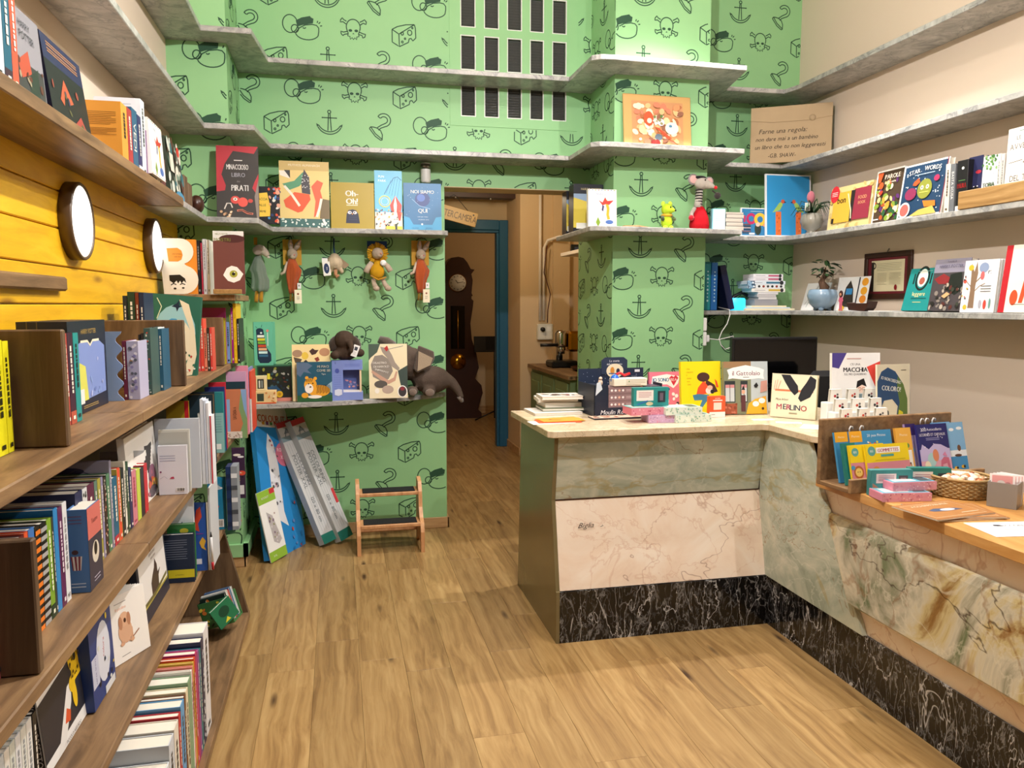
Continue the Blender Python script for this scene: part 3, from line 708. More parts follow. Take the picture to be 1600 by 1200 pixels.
def art_jungle(w, h):
    q = random.Random(4); a = Art(w, h).rect(0, 0, 1, 1, '#3b4a3c').spots(46, .05, .95, .05, .95, .03, .12, ['#1d2c22', '#e7e2d2', '#7f9a88', '#5a3222', '#cfd6cc', '#2c6f78'], q)
    return a.ell(.75, .88, .1, .07, '#d9402f').rect(.1, .42, .34, .74, '#e9e0cf').ell(.6, .03, .3, .08, '#3f8fb5')
out_left('book', 'busy dark green jungle picture book face out at the end of the wooden shelf', -.66, 265, 287, Z, 205, .02, '#3b4438', art_jungle, R(4), h=.235, group=G1)
for i, (u0, u1, vt) in enumerate([(288, 293, 257), (294.5, 300, 266)]):
    y0, y1 = y_at(u0, -.66, Z+.1), y_at(u1, -.66, Z+.1)
    tag(MB().bbox(XL+.06, y0, ZLW+.001, -.66, y1, ZLW+.001+(.14 if i == 0 else .12), .003).build('wooden_block', 'brown_wood_x'), ['dark wooden bookend slab nearer the jungle book', 'dark wooden bookend slab nearer the pirate book'][i], 'bookend', 'dark wooden slabs ending the upper row')
mb = MB().ell((0, 0, .045), (.035, .05, .045)); o = mb.build('stone', 'clock_wood'); o.matrix_world = Matrix.Translation((-.66, 4.16, ZLW)); tag(o, 'dark rounded stone beside the pirate book', 'stone')

# ---------------------------------------------------------------- shelf under the lamps (S2)
Z = ZS2+.001; G2 = 'books on the bookcase top shelf'; SH = "bookcase's top shelf"
n = spine_row(Z, -.63, [(-6, 8.5, 532, '#e6df1e', 'bright yellow book', {'ink': '#2a2a10', 'w': .15}), (9, 18, 533, '#e3db1c', 'bright yellow book', {'ink': '#2a2a10', 'w': .15})], SH, G2, .15)
slabs_divider(0, 0, 'dark wooden divider board beside the bright yellow books', Z, -.54, 1.735, 515)
n = spine_row(Z, -.63, [(103, 108, 521, '#b8453e', 'slim red book', {'w': .14}), (108.5, 117, 520, '#3c1a34', 'dark plum book', {'w': .15, 'band': '#b5533f'}), (117.5, 125.5, 520, '#1f8f8c', 'turquoise book', {'w': .15, 'ink': '#23302e'})], SH, G2, .15, count0=n)
def art_box(w, h):
    a = Art(w, h).rect(0, 0, 1, 1, '#1c2233').poly([(.05, .12), (.95, .16), (.95, .7), (.8, .77), (.62, .77), (.55, .72), (.48, .77), (.3, .77), (.05, .7)], '#7f93cc').poly([(.05, .12), (.45, .13), (.4, .5), (.05, .62)], '#d6d560').rect(.08, .1, .34, .26, '#e6e6e2')
    a.line([(.3, .775), (.48, .775), (.55, .725), (.62, .775), (.8, .775)], .02, '#e9e2c8').text('HARRY POTTER', .52, .885, .055, '#b79a55', .62).lines(.3, .7, .05, .07, 2, '#9c8450', .01)
    return a.spots(7, .5, .9, .16, .6, .015, .035, ['#8aa4d8', '#aeb8e0', '#6a80bc'])
out_left('book_box', 'navy boxed book set with pale blue front behind the turquoise book', -.665, 108, 166, Z, 477, .115, '#1b2030', art_box, 0, h=.245, group=G2, cat='box', solid=True,
         spine_art=Art(.115, .245).rect(.58, .72, .8, .9, '#e9e9e6').rect(.62, .8, .76, .88, '#b8506a').rect(.2, 0, .22, 1, '#6e5f3c').rect(.4, 0, .42, 1, '#6e5f3c'))
def wave_plate(u0, u1, Y, z, vt, label, col, n=3):
    x0, x1 = x_at(u0, Y, z+.1), x_at(u1, Y, z+.1); h = z_at(vt, x1, Y)-z; pts = [(x0, 0), (x1, 0)]
    for i in range(30):
        t = i/29; pts.append((x1-.2*(x1-x0)*(.5-.5*math.cos(t*n*2*math.pi))*1.6, t*h))
    pts.append((x0, h))
    o = MB().prism(pts, 0, .004, 'Y', col).build('wavy_bookend', 'paint'); o.matrix_world = Matrix.Translation((0, Y, z)); return tag(o, label, 'bookend')
wave_plate(160, 192, 2.54, Z, 518, 'pale blue wavy metal bookend beside the navy boxed set', '#8fa9d0', 4)
for u0, u1, vt, Y, c, lab, kw in [
 (192, 198.5, 533, 2.57, '#6e2440', 'burgundy book next to the pale blue wavy bookend', {}), (199, 217.5, 533, 2.57, '#b4b2cc', 'wide lavender illustrated book beside the burgundy book', {'dots': ['#5a5f6b', '#8d87b8', '#e8e6ee', '#c99a66']}),
 (218, 221.5, 523, 2.70, '#121214', 'slim black book right of the lavender book', {}), (222, 226, 521, 2.70, '#23201e', 'black book with pale marks beside the forest book', {}), (226.5, 237, 513, 2.70, '#3f5a56', 'patterned forest book on the bookcase top shelf', {'dots': ['#c8503c', '#d9dcd4', '#22605f', '#8fb0a8']}),
 (237.5, 242, 511, 2.82, '#17251f', 'dark green book right of the forest book', {}), (242.3, 248, 512, 2.82, '#e3e8e6', 'white and green book near the middle divider', {'dots': ['#6fa58a', '#2b4a3c']}), (248.5, 255, 514, 2.82, '#2d5d77', 'steel blue book touching the middle divider', {})]:
    spine_cam(u0, u1, vt, Y, Z, c, lab, G2, .115, **kw)
slabs_divider(0, 0, 'brown wooden divider board in front of the green island book', Z, -.53, 2.962, 500)
for u0, u1, vt, c, lab in [(196, 203, 462, '#1c2a34', 'slim dark book behind the middle divider'), (203.5, 215, 456, '#23402f', 'dark green book behind the middle divider'), (215.5, 221, 457, '#7a3222', 'rust and green book behind the middle divider'), (221.5, 229, 457, '#1a2b4a', 'navy book behind the middle divider')]:
    spine_cam(u0, u1, vt, 3.05, Z, c, lab, G2, .15)
def art_island(w, h):
    a = Art(w, h).rect(0, 0, 1, 1, '#2c6a58').ell(.5, .55, .42, .6, '#9ccfd6').ell(.56, .42, .3, .52, '#f0e6c8').ell(.46, .44, .26, .5, '#3f9fd0').poly([(.55, .95), (.75, .9), (.9, .6), (.97, .3), (.9, .05), (.7, .02), (.82, .3), (.8, .6)], '#efe4c4')
    a.poly([(.4, .86), (.5, .9), (.56, .95), (.55, .88), (.62, .87), (.55, .85), (.52, .8), (.49, .85)], '#1d2c40').line([(.1, .95), (.2, .85), (.12, .7)], .02, '#d9e4c0').spots(14, .6, .95, .05, .5, .015, .035, ['#2a3a2c', '#c9503c', '#3f7a5c', '#e9efe4'])
    return a.text('ROMA E CARTE', .45, .66, .03, '#1d5a86', .5).text('PICCOLO BLU', .46, .55, .045, '#f0f2ee', .5).ell(.25, .05, .2, .1, '#7a2f28')
o = facing('picture_book', 'large green picture book with a blue island cover on the bookcase', 3.40, 229, 306, Z, 459, .03, '#27604f', art_island, R(2), h=.335, group=G2)
o.matrix_world = o.matrix_world @ Matrix.Rotation(R(5), 4, 'Y')
for u0, u1, vt, c, lab in [(309, 313, 503, '#d2505a', 'tall coral red book beside the island book'), (313.3, 318.8, 498, '#e04a3c', 'red paperback under the corner shelf'), (319, 323.5, 513, '#ec8a6c', 'salmon book under the corner shelf'), (323.8, 328, 512, '#403028', 'slim dark brown book under the corner shelf'), (328.3, 332, 512, '#d8483e', 'slim scarlet book under the corner shelf')]:
    spine_cam(u0, u1, vt, 3.62, Z, c, lab, G2, .09)
slabs_divider(0, 0, 'brown wooden divider board under the corner shelf', Z, -.525, 3.905, 496)
for u0, u1, vt, c, lab, kw in [(354, 359.5, 503, '#7f9fd0', 'pale blue book beyond the far divider', {}), (360, 361.8, 492, '#b9b13a', 'thin mustard book beyond the far divider', {'bare': 1}), (362, 365.2, 481, '#a52880', 'magenta book beyond the far divider', {}), (365.5, 370.5, 474, '#e8bd1c', 'yellow spiral album at the pillar', {'dots': ['#c99a10']}), (371, 374.5, 498, '#1d1f1e', 'small black book at the pillar', {})]:
    spine_cam(u0, u1, vt, 4.08, Z, c, lab, G2, .2, **kw)
facing('album', 'wide magenta album lying flat against the row beyond the far divider', 4.02, 306, 353.5, Z, 481, .02, '#9c2677', lambda w, h: Art(w, h).rect(0, 0, 1, .82, '#b8aa30'), R(1), group=G2)
# ---------------------------------------------------------------- corner shelf items
def letter_b(w, h):
    return None
zb_ = 1.499
x0, x1 = x_at(251, 3.90, 1.6), x_at(307, 3.90, 1.6); hB = z_at(372, x0, 3.9)-zb_; wB = x1-x0
o = book('letter_book', 'cream die-cut book shaped like a capital B', Matrix.Translation((x0+.012, 3.9, zb_)), wB-.012, hB*.985, .03, '#e08a28', back='#d98020', front=
     Art(wB-.012, hB*.985).text('UNA STORIA', .5, .7, .02, '#5a2c10', .35).text('CHE VOLA', .55, .655, .018, '#5a2c10', .25), group=None)
def bshape(w, h):
    a = [(0, 0), (.55*w, 0)] + [(.55*w+.42*w*math.sin(t), .26*h-.26*h*math.cos(t)) for t in [math.pi*i/12 for i in range(1, 12)]] + [(.6*w, .54*h)] + [(.5*w+.36*w*math.sin(t), .77*h-.23*h*math.cos(t)) for t in [math.pi*i/12 for i in range(1, 12)]] + [(.5*w, h), (-.1*w, h)]
    return a
pts = bshape(wB, hB)
bp = MB().prism(pts, -.004, 0, 'Y', '#e9e2d0').build('letter_cover', 'print', o)
a = Art(wB, hB)
a.poly([(.16, .585), (.12, .82), (.42, .83), (.53, .78), (.56, .7), (.52, .62), (.42, .585)], '#df8a2a').text('UNA STORIA', .4, .72, .02, '#5a2c10', .3).text('CHE VOLA', .42, .67, .018, '#5a2c10', .22)
a.poly([(.2, .08), (.16, .32), (.48, .33), (.62, .26), (.64, .17), (.58, .08)], '#efe8da').poly([(.17, .24), (.16, .34), (.46, .35), (.6, .28), (.63, .2), (.56, .24), (.5, .19), (.46, .24), (.4, .19), (.36, .24), (.28, .19)], '#17130f')
a.line([(.2, .16), (.27, .19), (.35, .17)], .03, '#17130f').line([(.45, .17), (.52, .19), (.6, .17)], .03, '#17130f').ell(.31, .1, .04, .03, '#17130f').ell(.54, .11, .04, .025, '#17130f')
a.build('cover_print', o, Matrix.Translation((0, -.0046, 0)))
GC = 'books on the corner shelf'
for i, (u0, u1, vt, c, lab) in enumerate([(309, 315, 376, '#151515', 'black spined book behind the letter B book'), (315.5, 318, 380, '#b9304a', 'thin red and violet book in the corner'), (318.5, 324, 374, '#c9c9cc', 'pale grey magazine in the corner'), (324.5, 329, 375, '#e9e6da', 'white magazine in the corner')]):
    x0, x1 = x_at(u0, 3.95, 1.6), x_at(u1, 3.95, 1.6); h = z_at(vt, x0, 3.95)-zb_
    book('book', lab, Matrix.Translation((x0, 3.93, zb_)) @ Matrix.Rotation(math.pi/2, 4, 'Z') @ Matrix.Translation((0, -(x1-x0), 0)), .22, h, x1-x0-.001, c, group=GC, spine_art=marks(x1-x0-.001, h, '#888888', i))
def art_eye(w, h):
    a = Art(w, h).rect(0, 0, 1, 1, '#6f3f38').poly([(0, .84), (1, .92), (1, 1), (0, 1)], '#dcdcd6').ell(.62, .88, .42, .14, '#4b2421')
    a.poly([(.3, .3), (.42, .41), (.58, .45), (.76, .43), (.96, .32), (.84, .22), (.64, .18), (.45, .21)], '#f0ece2').ell(.64, .32, .13, .125, '#a3a43c').ell(.64, .32, .055, .055, '#20180f').ell(.67, .345, .018, .018, '#ffffff')
    return a.text('NELLA NOTTE', .28, .955, .03, '#8b8f5a', .4).text('MOSTRI', .3, .865, .055, '#7c8236', .6)
facing('picture_book', 'brown picture book with one staring eye above the corner shelf', 3.88, 334, 382, zb_, 361, .02, '#6a3a34', art_eye, R(2), group=GC)
tag(MB().bbox(x_at(334, 3.86, 1.5), 3.845, zb_, x_at(378, 3.86, 1.5), 3.868, zb_+.022, .002).build('wooden_lip', 'bamboo'), 'pale wooden strip holding the eye book', 'strip')

# ---------------------------------------------------------------- middle shelf (S3)
Z = ZS3+.001; G3 = 'books on the bookcase middle shelf'; SH = "bookcase's middle shelf"
n = spine_row(Z, -.59, [(-9, 0.5, 850, '#d86a74', 'pink book', {'w': .15})], SH, G3)
slabs_divider(0, 0, 'dark wooden divider board beside the striped books', Z, -.527, 1.48, 844)
n = spine_row(Z, -.592, [
 (36, 42.5, 838, '#5e1f20', 'dark red book'), (43, 49, 832, '#d9542c', 'orange-red book', {'band': '#e0d060'}), (49.5, 58.5, 826, '#3f74b8', 'blue book', {'band': '#e8e8ee'}), (59, 66.5, 822, '#1a1512', 'black book with orange stripes', {'stripes': '#e87e24'}),
 (67, 76.5, 817, '#131313', 'black book with grey stripes', {'stripes': '#a8a8a6'}), (77, 84, 811, '#7da52c', 'lime green book', {'ink': '#f0f2d8', 'band': '#1d3a24'}), (84.3, 87, 808, '#3a4030', 'thin dark olive book'), (87.3, 94, 795, '#2f86c4', 'sky blue book', {'back': '#1f6fae', 'bare': 1}), (94.3, 101, 793, '#5e2450', 'plum book', {'ink': '#e6d8e0'}), (101.3, 108, 785, '#e3e4e4', 'white hardback', {'ink': '#9a9a9a'})], SH, G3, .2, count0=n)
def art_pink(w, h): return Art(w, h).rect(0, 0, 1, .62, '#3a3644').rect(0, .62, 1, 1, '#cf6e64').ell(.5, .42, .26, .26, '#d9d0bd').ell(.5, .46, .12, .16, '#2a2420').lines(.3, .75, .08, .12, 2, '#b8b0c0', .012).text('Teatro', .5, .82, .06, '#7a2f2c', .7)
book('book', 'thick blue book with a striped popcorn tub on its spine', Matrix.Translation((-.562, 1.9, Z)) @ Matrix.Rotation(math.pi/2, 4, 'Z'), .1, .192, .043, '#4a78b4', front=art_pink(.1, .192), group=G3,
     spine_art=Art(.043, .192).rect(0, 0, 1, 1, '#4a7ab6').poly([(.12, .44), (.68, .44), (.6, .27), (.2, .27)], '#efe6df').poly([(.12, .44), (.2, .44), (.25, .27), (.2, .27)], '#8c2f3c').poly([(.3, .44), (.4, .44), (.42, .27), (.35, .27)], '#8c2f3c').poly([(.5, .44), (.6, .44), (.56, .27), (.48, .27)], '#8c2f3c').ell(.35, .49, .16, .13, '#4a2a30').lines(.1, .8, .07, .11, 2, '#c9dcf0', .012).lines(.1, .75, .84, .92, 3, '#7a3f58', .008))
n = spine_row(Z, -.60, [
 (121, 132, 768, '#23264e', 'navy book with a grey disc on its back', {'label': 'navy book with a grey disc on its back, middle shelf', 'w': .19, 'back': '#23264a', 'back_art': lambda w, h: Art(w, h).ell(.25, .62, .2, .2, '#4b4e52').ell(.22, .58, .05, .04, '#8a8d92').rect(.6, .6, .8, .95, '#3a4258')}), (132.5, 139.5, 763, '#dcdcdc', 'black and white patterned book', {'dots': ['#222222', '#555555']}), (140, 150, 756, '#5e2040', 'dark plum book with white marks'), (150.3, 155, 752, '#5d7a6a', 'sage book'), (155.3, 160, 748, '#a39a3c', 'olive book'), (160.3, 163.5, 746, '#8d86a8', 'thin lilac book'),
 (163.8, 168, 746, '#3a2620', 'dark book dotted with pink', {'dots': ['#e8a080', '#d9d0c0', '#2a4a3c']}), (168.3, 173.5, 741, '#4f7f5c', 'green book', {'back': '#1f3a2a'}), (173.8, 177, 720, '#8b86a0', 'large lilac cloud book', {'w': .2, 'back': '#9a96a8', 'back_art': lambda w, h: Art(w, h).ell(.5, .9, .2, .05, '#3a3f6a').line([(.0, .84), (.2, .93), (.4, .83), (.6, .92), (.9, .82)], .012, '#5a5870')}),
 (177.3, 184.5, 746, '#22607e', 'petrol blue book', {'band': '#b82a3c'}), (184.8, 189.5, 732, '#df5030', 'orange-red book', {'back': '#b8a23c'}), (189.8, 195, 732, '#181a20', 'black book', {'back': '#9aa038'}), (195.3, 198, 721, '#e3ddcc', 'thin cream book'), (198.3, 202, 722, '#2d4a34', 'dark green book'), (202.5, 206.5, 731, '#2c2c5a', 'navy book'), (206.8, 213.5, 735, '#cf7f8c', 'dusty pink book', {'ink': '#a83a4c'}), (214, 219.5, 733, '#c3d24c', 'lime yellow book', {'bare': 1}), (219.8, 225, 731, '#20222c', 'charcoal book', {'bare': 1}), (225.3, 230.5, 725, '#c2202e', 'red book', {'bare': 1})], SH, G3, .2, count0=n)
wave_plate(158, 228, 2.62, Z, 704, 'light grey wavy metal bookend behind the red book', '#b9bcc2', 3)
def art_zebra(w, h):
    a = Art(w, h).rect(0, 0, 1, 1, '#ece9e2')
    for i in range(9): a.line([(.6+.06*math.sin(i), .72-i*.045), (.72, .7-i*.045), (.86-.02*i, .72-i*.045)], .035, '#33302e')
    return a.ell(.78, .3, .13, .1, '#8a5f74').ell(.74, .2, .12, .06, '#c7563c').ell(.84, .17, .1, .05, '#d9b43c').ell(.75, .1, .14, .05, '#5a5058').spots(10, .6, .95, .05, .4, .012, .03, ['#33302e', '#c87a8a', '#5a4a6a'])
out_left('picture_book', 'white picture book with a zebra on the middle shelf', -.622, 203, 247, Z, 685, .02, '#e9e6de', art_zebra, R(3), h=.25, group=G3)
def back_white(w, h):
    a = Art(w, h)
    for y in (.79, .74, .69): a.rect(.06, y, .6, y+.012, '#a3a9c4')
    a.line([(.05, .33), (.2, .38), (.3, .33)], .008, '#777f9a').ell(.08, .47, .035, .035, '#7a3a66').poly([(.38, .325), (.55, .325), (.52, .37), (.43, .36)], '#b83a5a').rect(.58, .06, .9, .14, '#ffffff')
    for i in range(9): a.rect(.6+i*.032, .07, .612+i*.032+(i % 3)*.006, .13, '#333333')
    return a
facing('book', 'small white book showing its printed back beside the zebra book', 2.845, 247, 292, Z, 697, .02, '#dfe1ea', back_white, R(1), group=G3)
facing('book', 'grey square book behind the small white book', 2.88, 249, 297, Z, 672, .015, '#cfd0c8', lambda w, h: Art(w, h).rect(0, 0, .95, .96, '#b4b4ac'), R(1), group=G3)
facing('album', 'large grey-white album behind the grey square book', 2.93, 243, 313, Z, 655, .018, '#cbd1da', None, R(1), group=G3)
for u0, u1, vt, c, lab in [(311.5, 315, 646, '#c9ccc4', 'pale grey album behind the large grey-white album'), (315.3, 320.5, 624, '#e3e7ee', 'tall white album on the middle shelf'), (320.8, 324.5, 626, '#d3dbe8', 'pale blue-white album on the middle shelf'), (324.8, 328.5, 630, '#e9e9ec', 'thin white album on the middle shelf'), (329, 333, 650, '#d0303c', 'thin red book beside the teal and mint hardback')]:
    spine_cam(u0, u1, vt, 2.99, Z, '#e6e6ea' if vt == 650 else c, lab, G3, .07, spine=c, bare=True)
facing('album', 'mustard album with a red edge behind the white albums', 3.22, 262, 297, Z, 627, .015, '#a8901e', lambda w, h: Art(w, h).rect(.82, 0, 1, 1, '#c8242c'), R(0), group=G3)
facing('album', 'dark navy picture book beside the teal and mint hardback', 3.40, 296, 337, Z, 613, .016, '#1f3440', lambda w, h: Art(w, h).line([(.03, .03), (.97, .03), (.97, .97), (.03, .97)], .02, '#a8905a'), R(0), group=G3)
facing('book', 'teal and mint hardback showing its back on the middle shelf', 3.62, 334, 350, Z, 613, .03, '#2d8286', lambda w, h: Art(w, h).rect(0, 0, 1, .66, '#8fc0bd').lines(.1, .8, .35, .6, 7, '#6fa5a4', .01).rect(.1, .06, .7, .15, '#e9efec'), R(0), group=G3)
facing('book', 'royal blue book behind the teal and mint hardback', 3.67, 322, 352.5, Z, 605, .02, '#27346e', None, R(0), group=G3)
facing('book', 'scarlet book behind the royal blue book', 3.72, 328, 354, Z, 598, .025, '#c02a38', None, R(0), group=G3)
def art_casa(w, h):
    a = Art(w, h).rect(0, 0, 1, 1, '#c77a54').poly([(.55, 0), (1, 0), (1, 1), (.75, 1), (.62, .6), (.8, .3)], '#7f9f6a').poly([(.72, 1), (1, 1), (1, .4), (.86, .6)], '#86a8d0').rect(0, .1, .2, .8, '#8fb0d8').rect(0, 0, .75, .14, '#ddd2c6').spots(20, .02, .72, .01, .13, .02, .04, ['#8a7a70', '#f0ece4', '#b89a8a'])
    return a.text('LA CASA A', .42, .52, .07, '#2a1a12', rot=90, maxw=.6)
facing('picture_book', 'terracotta picture book with vertical title at the middle shelf end', 4.0, 353, 386, Z, 609, .02, '#c47650', art_casa, R(2), group=G3)
for i, (u0, u1, vt, c, lab) in enumerate([(352, 384, 597, '#1f3a44', 'dark petrol album behind the terracotta book'), (355, 386, 581, '#c79ab8', 'lilac album behind the terracotta book'), (370, 389, 572, '#d98aa0', 'pink album behind the terracotta book')]):
    facing('album', lab, 4.05+.035*i, u0, u1, Z, vt, .022, c, None, R(1), group=G3)
for i, (u0, u1, vt, c, lab) in enumerate([(387, 390, 576, '#7f8fc8', 'thin lilac blue album standing at the pillar'), (390.5, 393.5, 580, '#e05038', 'thin orange and white album standing at the pillar')]):
    x0, x1 = x_at(u0, 4.2, 1.0), x_at(u1, 4.2, 1.0); h = z_at(vt, x0, 4.2)-Z
    book('album', lab, Matrix.Translation((x0, 4.18, Z)) @ Matrix.Rotation(math.pi/2, 4, 'Z') @ Matrix.Translation((0, -(x1-x0), 0)), .22, h, x1-x0-.001, c, group=G3, spine_art=Art(x1-x0-.001, h).rect(0, 0, 1, .55, '#e6e2dc'))

# ---------------------------------------------------------------- second lowest shelf (S4)
Z = ZS4+.001; G4 = 'books on the second lowest shelf'; SH = 'second lowest shelf'
n = spine_row(Z, -.60, [(-14+i*8.5, -14+i*8.5+8, 1150, ['#d9dcd6', '#e6e6e0', '#cfd8dc', '#e9e6dc', '#d6dcd2', '#e2e4e6', '#dfe2da', '#e8e8e4'][i], 'slim white book', {'h': .2, 'w': .16, 'ink': '#9aa0a4'}) for i in range(8)] + [(55, 61, 1140, '#141416', 'black book', {'h': .2, 'w': .16})], SH, G4, .17)
def art_notte(w, h):
    a = Art(w, h).rect(0, 0, 1, 1, '#efeeea').poly([(0, .1), (1, .13), (1, .76), (0, .66)], '#2a2a30').poly([(.2, 0), (.34, 0), (.56, .32), (.62, .52), (.52, .5)], '#e9e7e2').poly([(.4, .2), (.5, .17), (.53, .26), (.46, .32)], '#d8572c').ell(.72, .72, .12, .13, '#e8c01e').ell(.63, .83, .05, .05, '#e8c01e').ell(.84, .83, .05, .05, '#e8c01e').poly([(.62, .46), (.82, .48), (.8, .62), (.64, .61)], '#e8c01e').ell(.62, .47, .06, .06, '#e8c01e').ell(.86, .52, .06, .06, '#e8c01e').ell(.64, .35, .045, .1, '#e8c01e')
    a.ell(.73, .69, .03, .03, '#2a2413').ell(.69, .75, .015, .015, '#2a2413').ell(.78, .75, .015, .015, '#2a2413').spots(22, .6, .86, .46, .84, .008, .014, ['#3a3010', '#6a5510'])
    return a.text('PICCOLO ABSURDO', .5, .05, .035, '#2a2a30', .7)
out_left('picture_book', 'black and white picture book with a yellow toy bear on the cover', -.62, 70, 143, Z, 1122, .022, '#e9e7e2', art_notte, R(5), h=.235, group=G4, spine='#1d1d20', spine_art=vtitle(.022, .235, 'NOTTE OBSETTOI', '#e9e7e2', .4, .62))
def art_bluebox(w, h): return Art(w, h).ell(.55, .55, .3, .42, '#d6dbe6').text('colora', .55, .6, .07, '#c03a4a', .4, rot=80).rect(.02, .25, .3, .62, '#c3c8dc').text('cerca trova', .16, .44, .05, '#4a3f8a', rot=90).rect(.5, 0, .95, .1, '#d9dcdc').spots(10, .1, .95, .05, .95, .02, .05, ['#e0c63c', '#23222a', '#d9dcd2', '#2f5f9a'])
o = out_left('game_box', 'glossy dark blue game box behind the yellow bear book', -.60, 145, 178, Z, 1040, .12, '#1d3a7a', art_bluebox, R(2), h=.205, group=G4, cat='box', solid=True)
GP = 'copies of the white puppy book'
def art_pup(w, h):
    a = Art(w, h).rect(0, 0, 1, 1, '#efebe3').text('Il pisolino', .48, .8, .045, '#e09468', .5).lines(.36, .6, .88, .88, 1, '#6a6460', .008).lines(.4, .58, .09, .09, 1, '#6a6460', .008)
    for x in (.42, .5, .56, .62): a.rect(x, .26, x+.05, .45, '#d3a483')
    a.ell(.52, .44, .14, .17, '#d8ab8a').ell(.52, .62, .1, .11, '#dcb08e').ell(.44, .58, .04, .1, '#b98463').ell(.61, .6, .04, .1, '#b98463').ell(.53, .6, .025, .035, '#4a2a1c').line([(.66, .3), (.8, .37)], .02, '#9a6a4c')
    return a.ell(.44, .27, .045, .03, '#d3a483').ell(.64, .27, .045, .03, '#d3a483')
for i, (du, lab) in enumerate([(0, 'white picture book with a sitting puppy, front copy'), (1, 'white puppy book second in its stack'), (2, 'white puppy book third in its stack'), (3, 'white puppy book fourth in its stack'), (4, 'white puppy book rearmost in its stack')]):
    a0, a1 = Vector((-.617, 2.255)), Vector((-.553, 2.386)); d = (a1-a0).normalized(); nrm = Vector((-d.y, d.x))
    p = a0 + nrm*(.011*i)
    w, h = .19, .19; c = (a0+a1)/2; p = Vector((-.640, 2.225)) + nrm*.011*i + d*(-.006*i)
    book('picture_book', lab, Matrix.Translation((p.x, p.y, Z)) @ Matrix.Rotation(math.atan2(d.y, d.x), 4, 'Z'), w, h, .01, '#ece8e0', front=art_pup(w, h) if i == 0 else None, lean=R(5), group=GP)
def art_orso(w, h):
    a = Art(w, h).rect(0, 0, 1, 1, '#262b3c').rect(.06, .2, .96, .94, '#eae7e2').rect(.06, .2, .96, .235, '#b8ab4a').poly([(.4, .24), (.64, .24), (.66, .42), (.74, .5), (.64, .48), (.64, .6), (.58, .72), (.54, .6), (.46, .52), (.4, .44)], '#4a3a34').line([(.06, .26), (.5, .24), (.94, .3)], .03, '#6f6a3a')
    return a.text('QUESTO ORSO', .52, .84, .04, '#5a4a44', .6).text('NON DORME', .54, .77, .035, '#5a4a44', .45)
out_left('picture_book', 'navy picture book with a dark bear on a white panel', -.60, 221, 263, Z, 884, .02, '#232838', art_orso, R(4), h=.225, group=G4)
def back_navy(w, h): return Art(w, h).rect(0, .1, 1, .27, '#d8cf2c').text('La Repubblica', .55, .165, .022, '#22261f', .5).lines(.08, .8, .5, .88, 9, '#8f9bb0', .008)
facing('book', 'dark blue book with a yellow paper band on its back', 2.94, 251, 303, Z, 836, .022, '#182a44', back_navy, R(1), group=G4)
facing('book', 'green book standing behind the yellow banded book', 2.98, 262, 305, Z, 820, .02, '#2d7a3c', lambda w, h: Art(w, h).ell(.62, .88, .16, .1, '#c9c23a').text('TI', .32, .9, .05, '#16351d', .2), R(1), group=G4)
facing('book', 'white book with pale blue edge above the green book', 3.02, 264, 304, Z, 772, .02, '#dde3ea', lambda w, h: Art(w, h).rect(0, 0, 1, .56, '#6f9fd0').rect(0, .6, .96, 1, '#e3e9ef').poly([(.5, .63), (.55, .66), (.6, .62)], '#3a4468'), R(1), group=G4)
facing('book', 'bright blue book with coral and orange sea plants', 3.06, 302, 323, Z, 787, .016, '#2554a8', lambda w, h: Art(w, h).poly([(.05, .62), (.3, .9), (.6, .95), (.7, .8), (.4, .7), (.5, .58)], '#d2482c').poly([(.45, .42), (.7, .5), (.95, .44), (.8, .36), (.95, .3), (.6, .34)], '#e0b03a').ell(.5, .55, .3, .06, '#6a3f9a').rect(.15, .1, .6, .18, '#dfe4ee'), R(1), group=G4)
for i, (u0, u1, vt, c, lab) in enumerate([(323.5, 326, 785, '#d9d2c2', 'cream spined book beside the coral plant book'), (326.5, 329.5, 763, '#c9ccd0', 'grey spined book beside the coral plant book')]):
    x0, x1 = x_at(u0, 3.06, .6), x_at(u1, 3.06, .6); h = z_at(vt, x0, 3.06)-Z
    book('book', lab, Matrix.Translation((x0, 3.06, Z)) @ Matrix.Rotation(math.pi/2, 4, 'Z') @ Matrix.Translation((0, -(x1-x0), 0)), .2, h, x1-x0-.0005, c, group=G4)
o = MB().tube([(0, 0, 0), (0, 0, .03)], .005, 8, '#b8202c').tube([(0, 0, .03), (0, 0, .13)], .0045, 8, '#e6e6e6').tube([(0, 0, .13), (0, 0, .15)], [.0045, .0015], 8, '#23232a').build('pen', 'paint'); o.matrix_world = TR(-.478, 3.05, Z+.006, 0, R(6)); tag(o, 'red and white pen standing beside the coral plant book', 'pen')
def back_octo(w, h):
    a = Art(w, h).ell(.4, .83, .3, .1, '#eef2f2').ell(.6, .8, .25, .08, '#eef2f2').lines(.2, .7, .77, .87, 4, '#7aa0b0', .01).poly([(.02, .55), (.18, .66), (.4, .62), (.5, .5), (.62, .45), (.5, .38), (.35, .44), (.2, .4), (.05, .45)], '#d9452f').rect(.42, .05, .86, .2, '#efefec')
    for i in range(8): a.rect(.46+i*.045, .07, .475+i*.045+(i % 2)*.01, .18, '#4a3a30')
    return a
facing('book', 'turquoise blue book with a red octopus on its back', 3.62, 325, 353, Z, 747, .02, '#1f86b0', back_octo, R(1), group=G4)
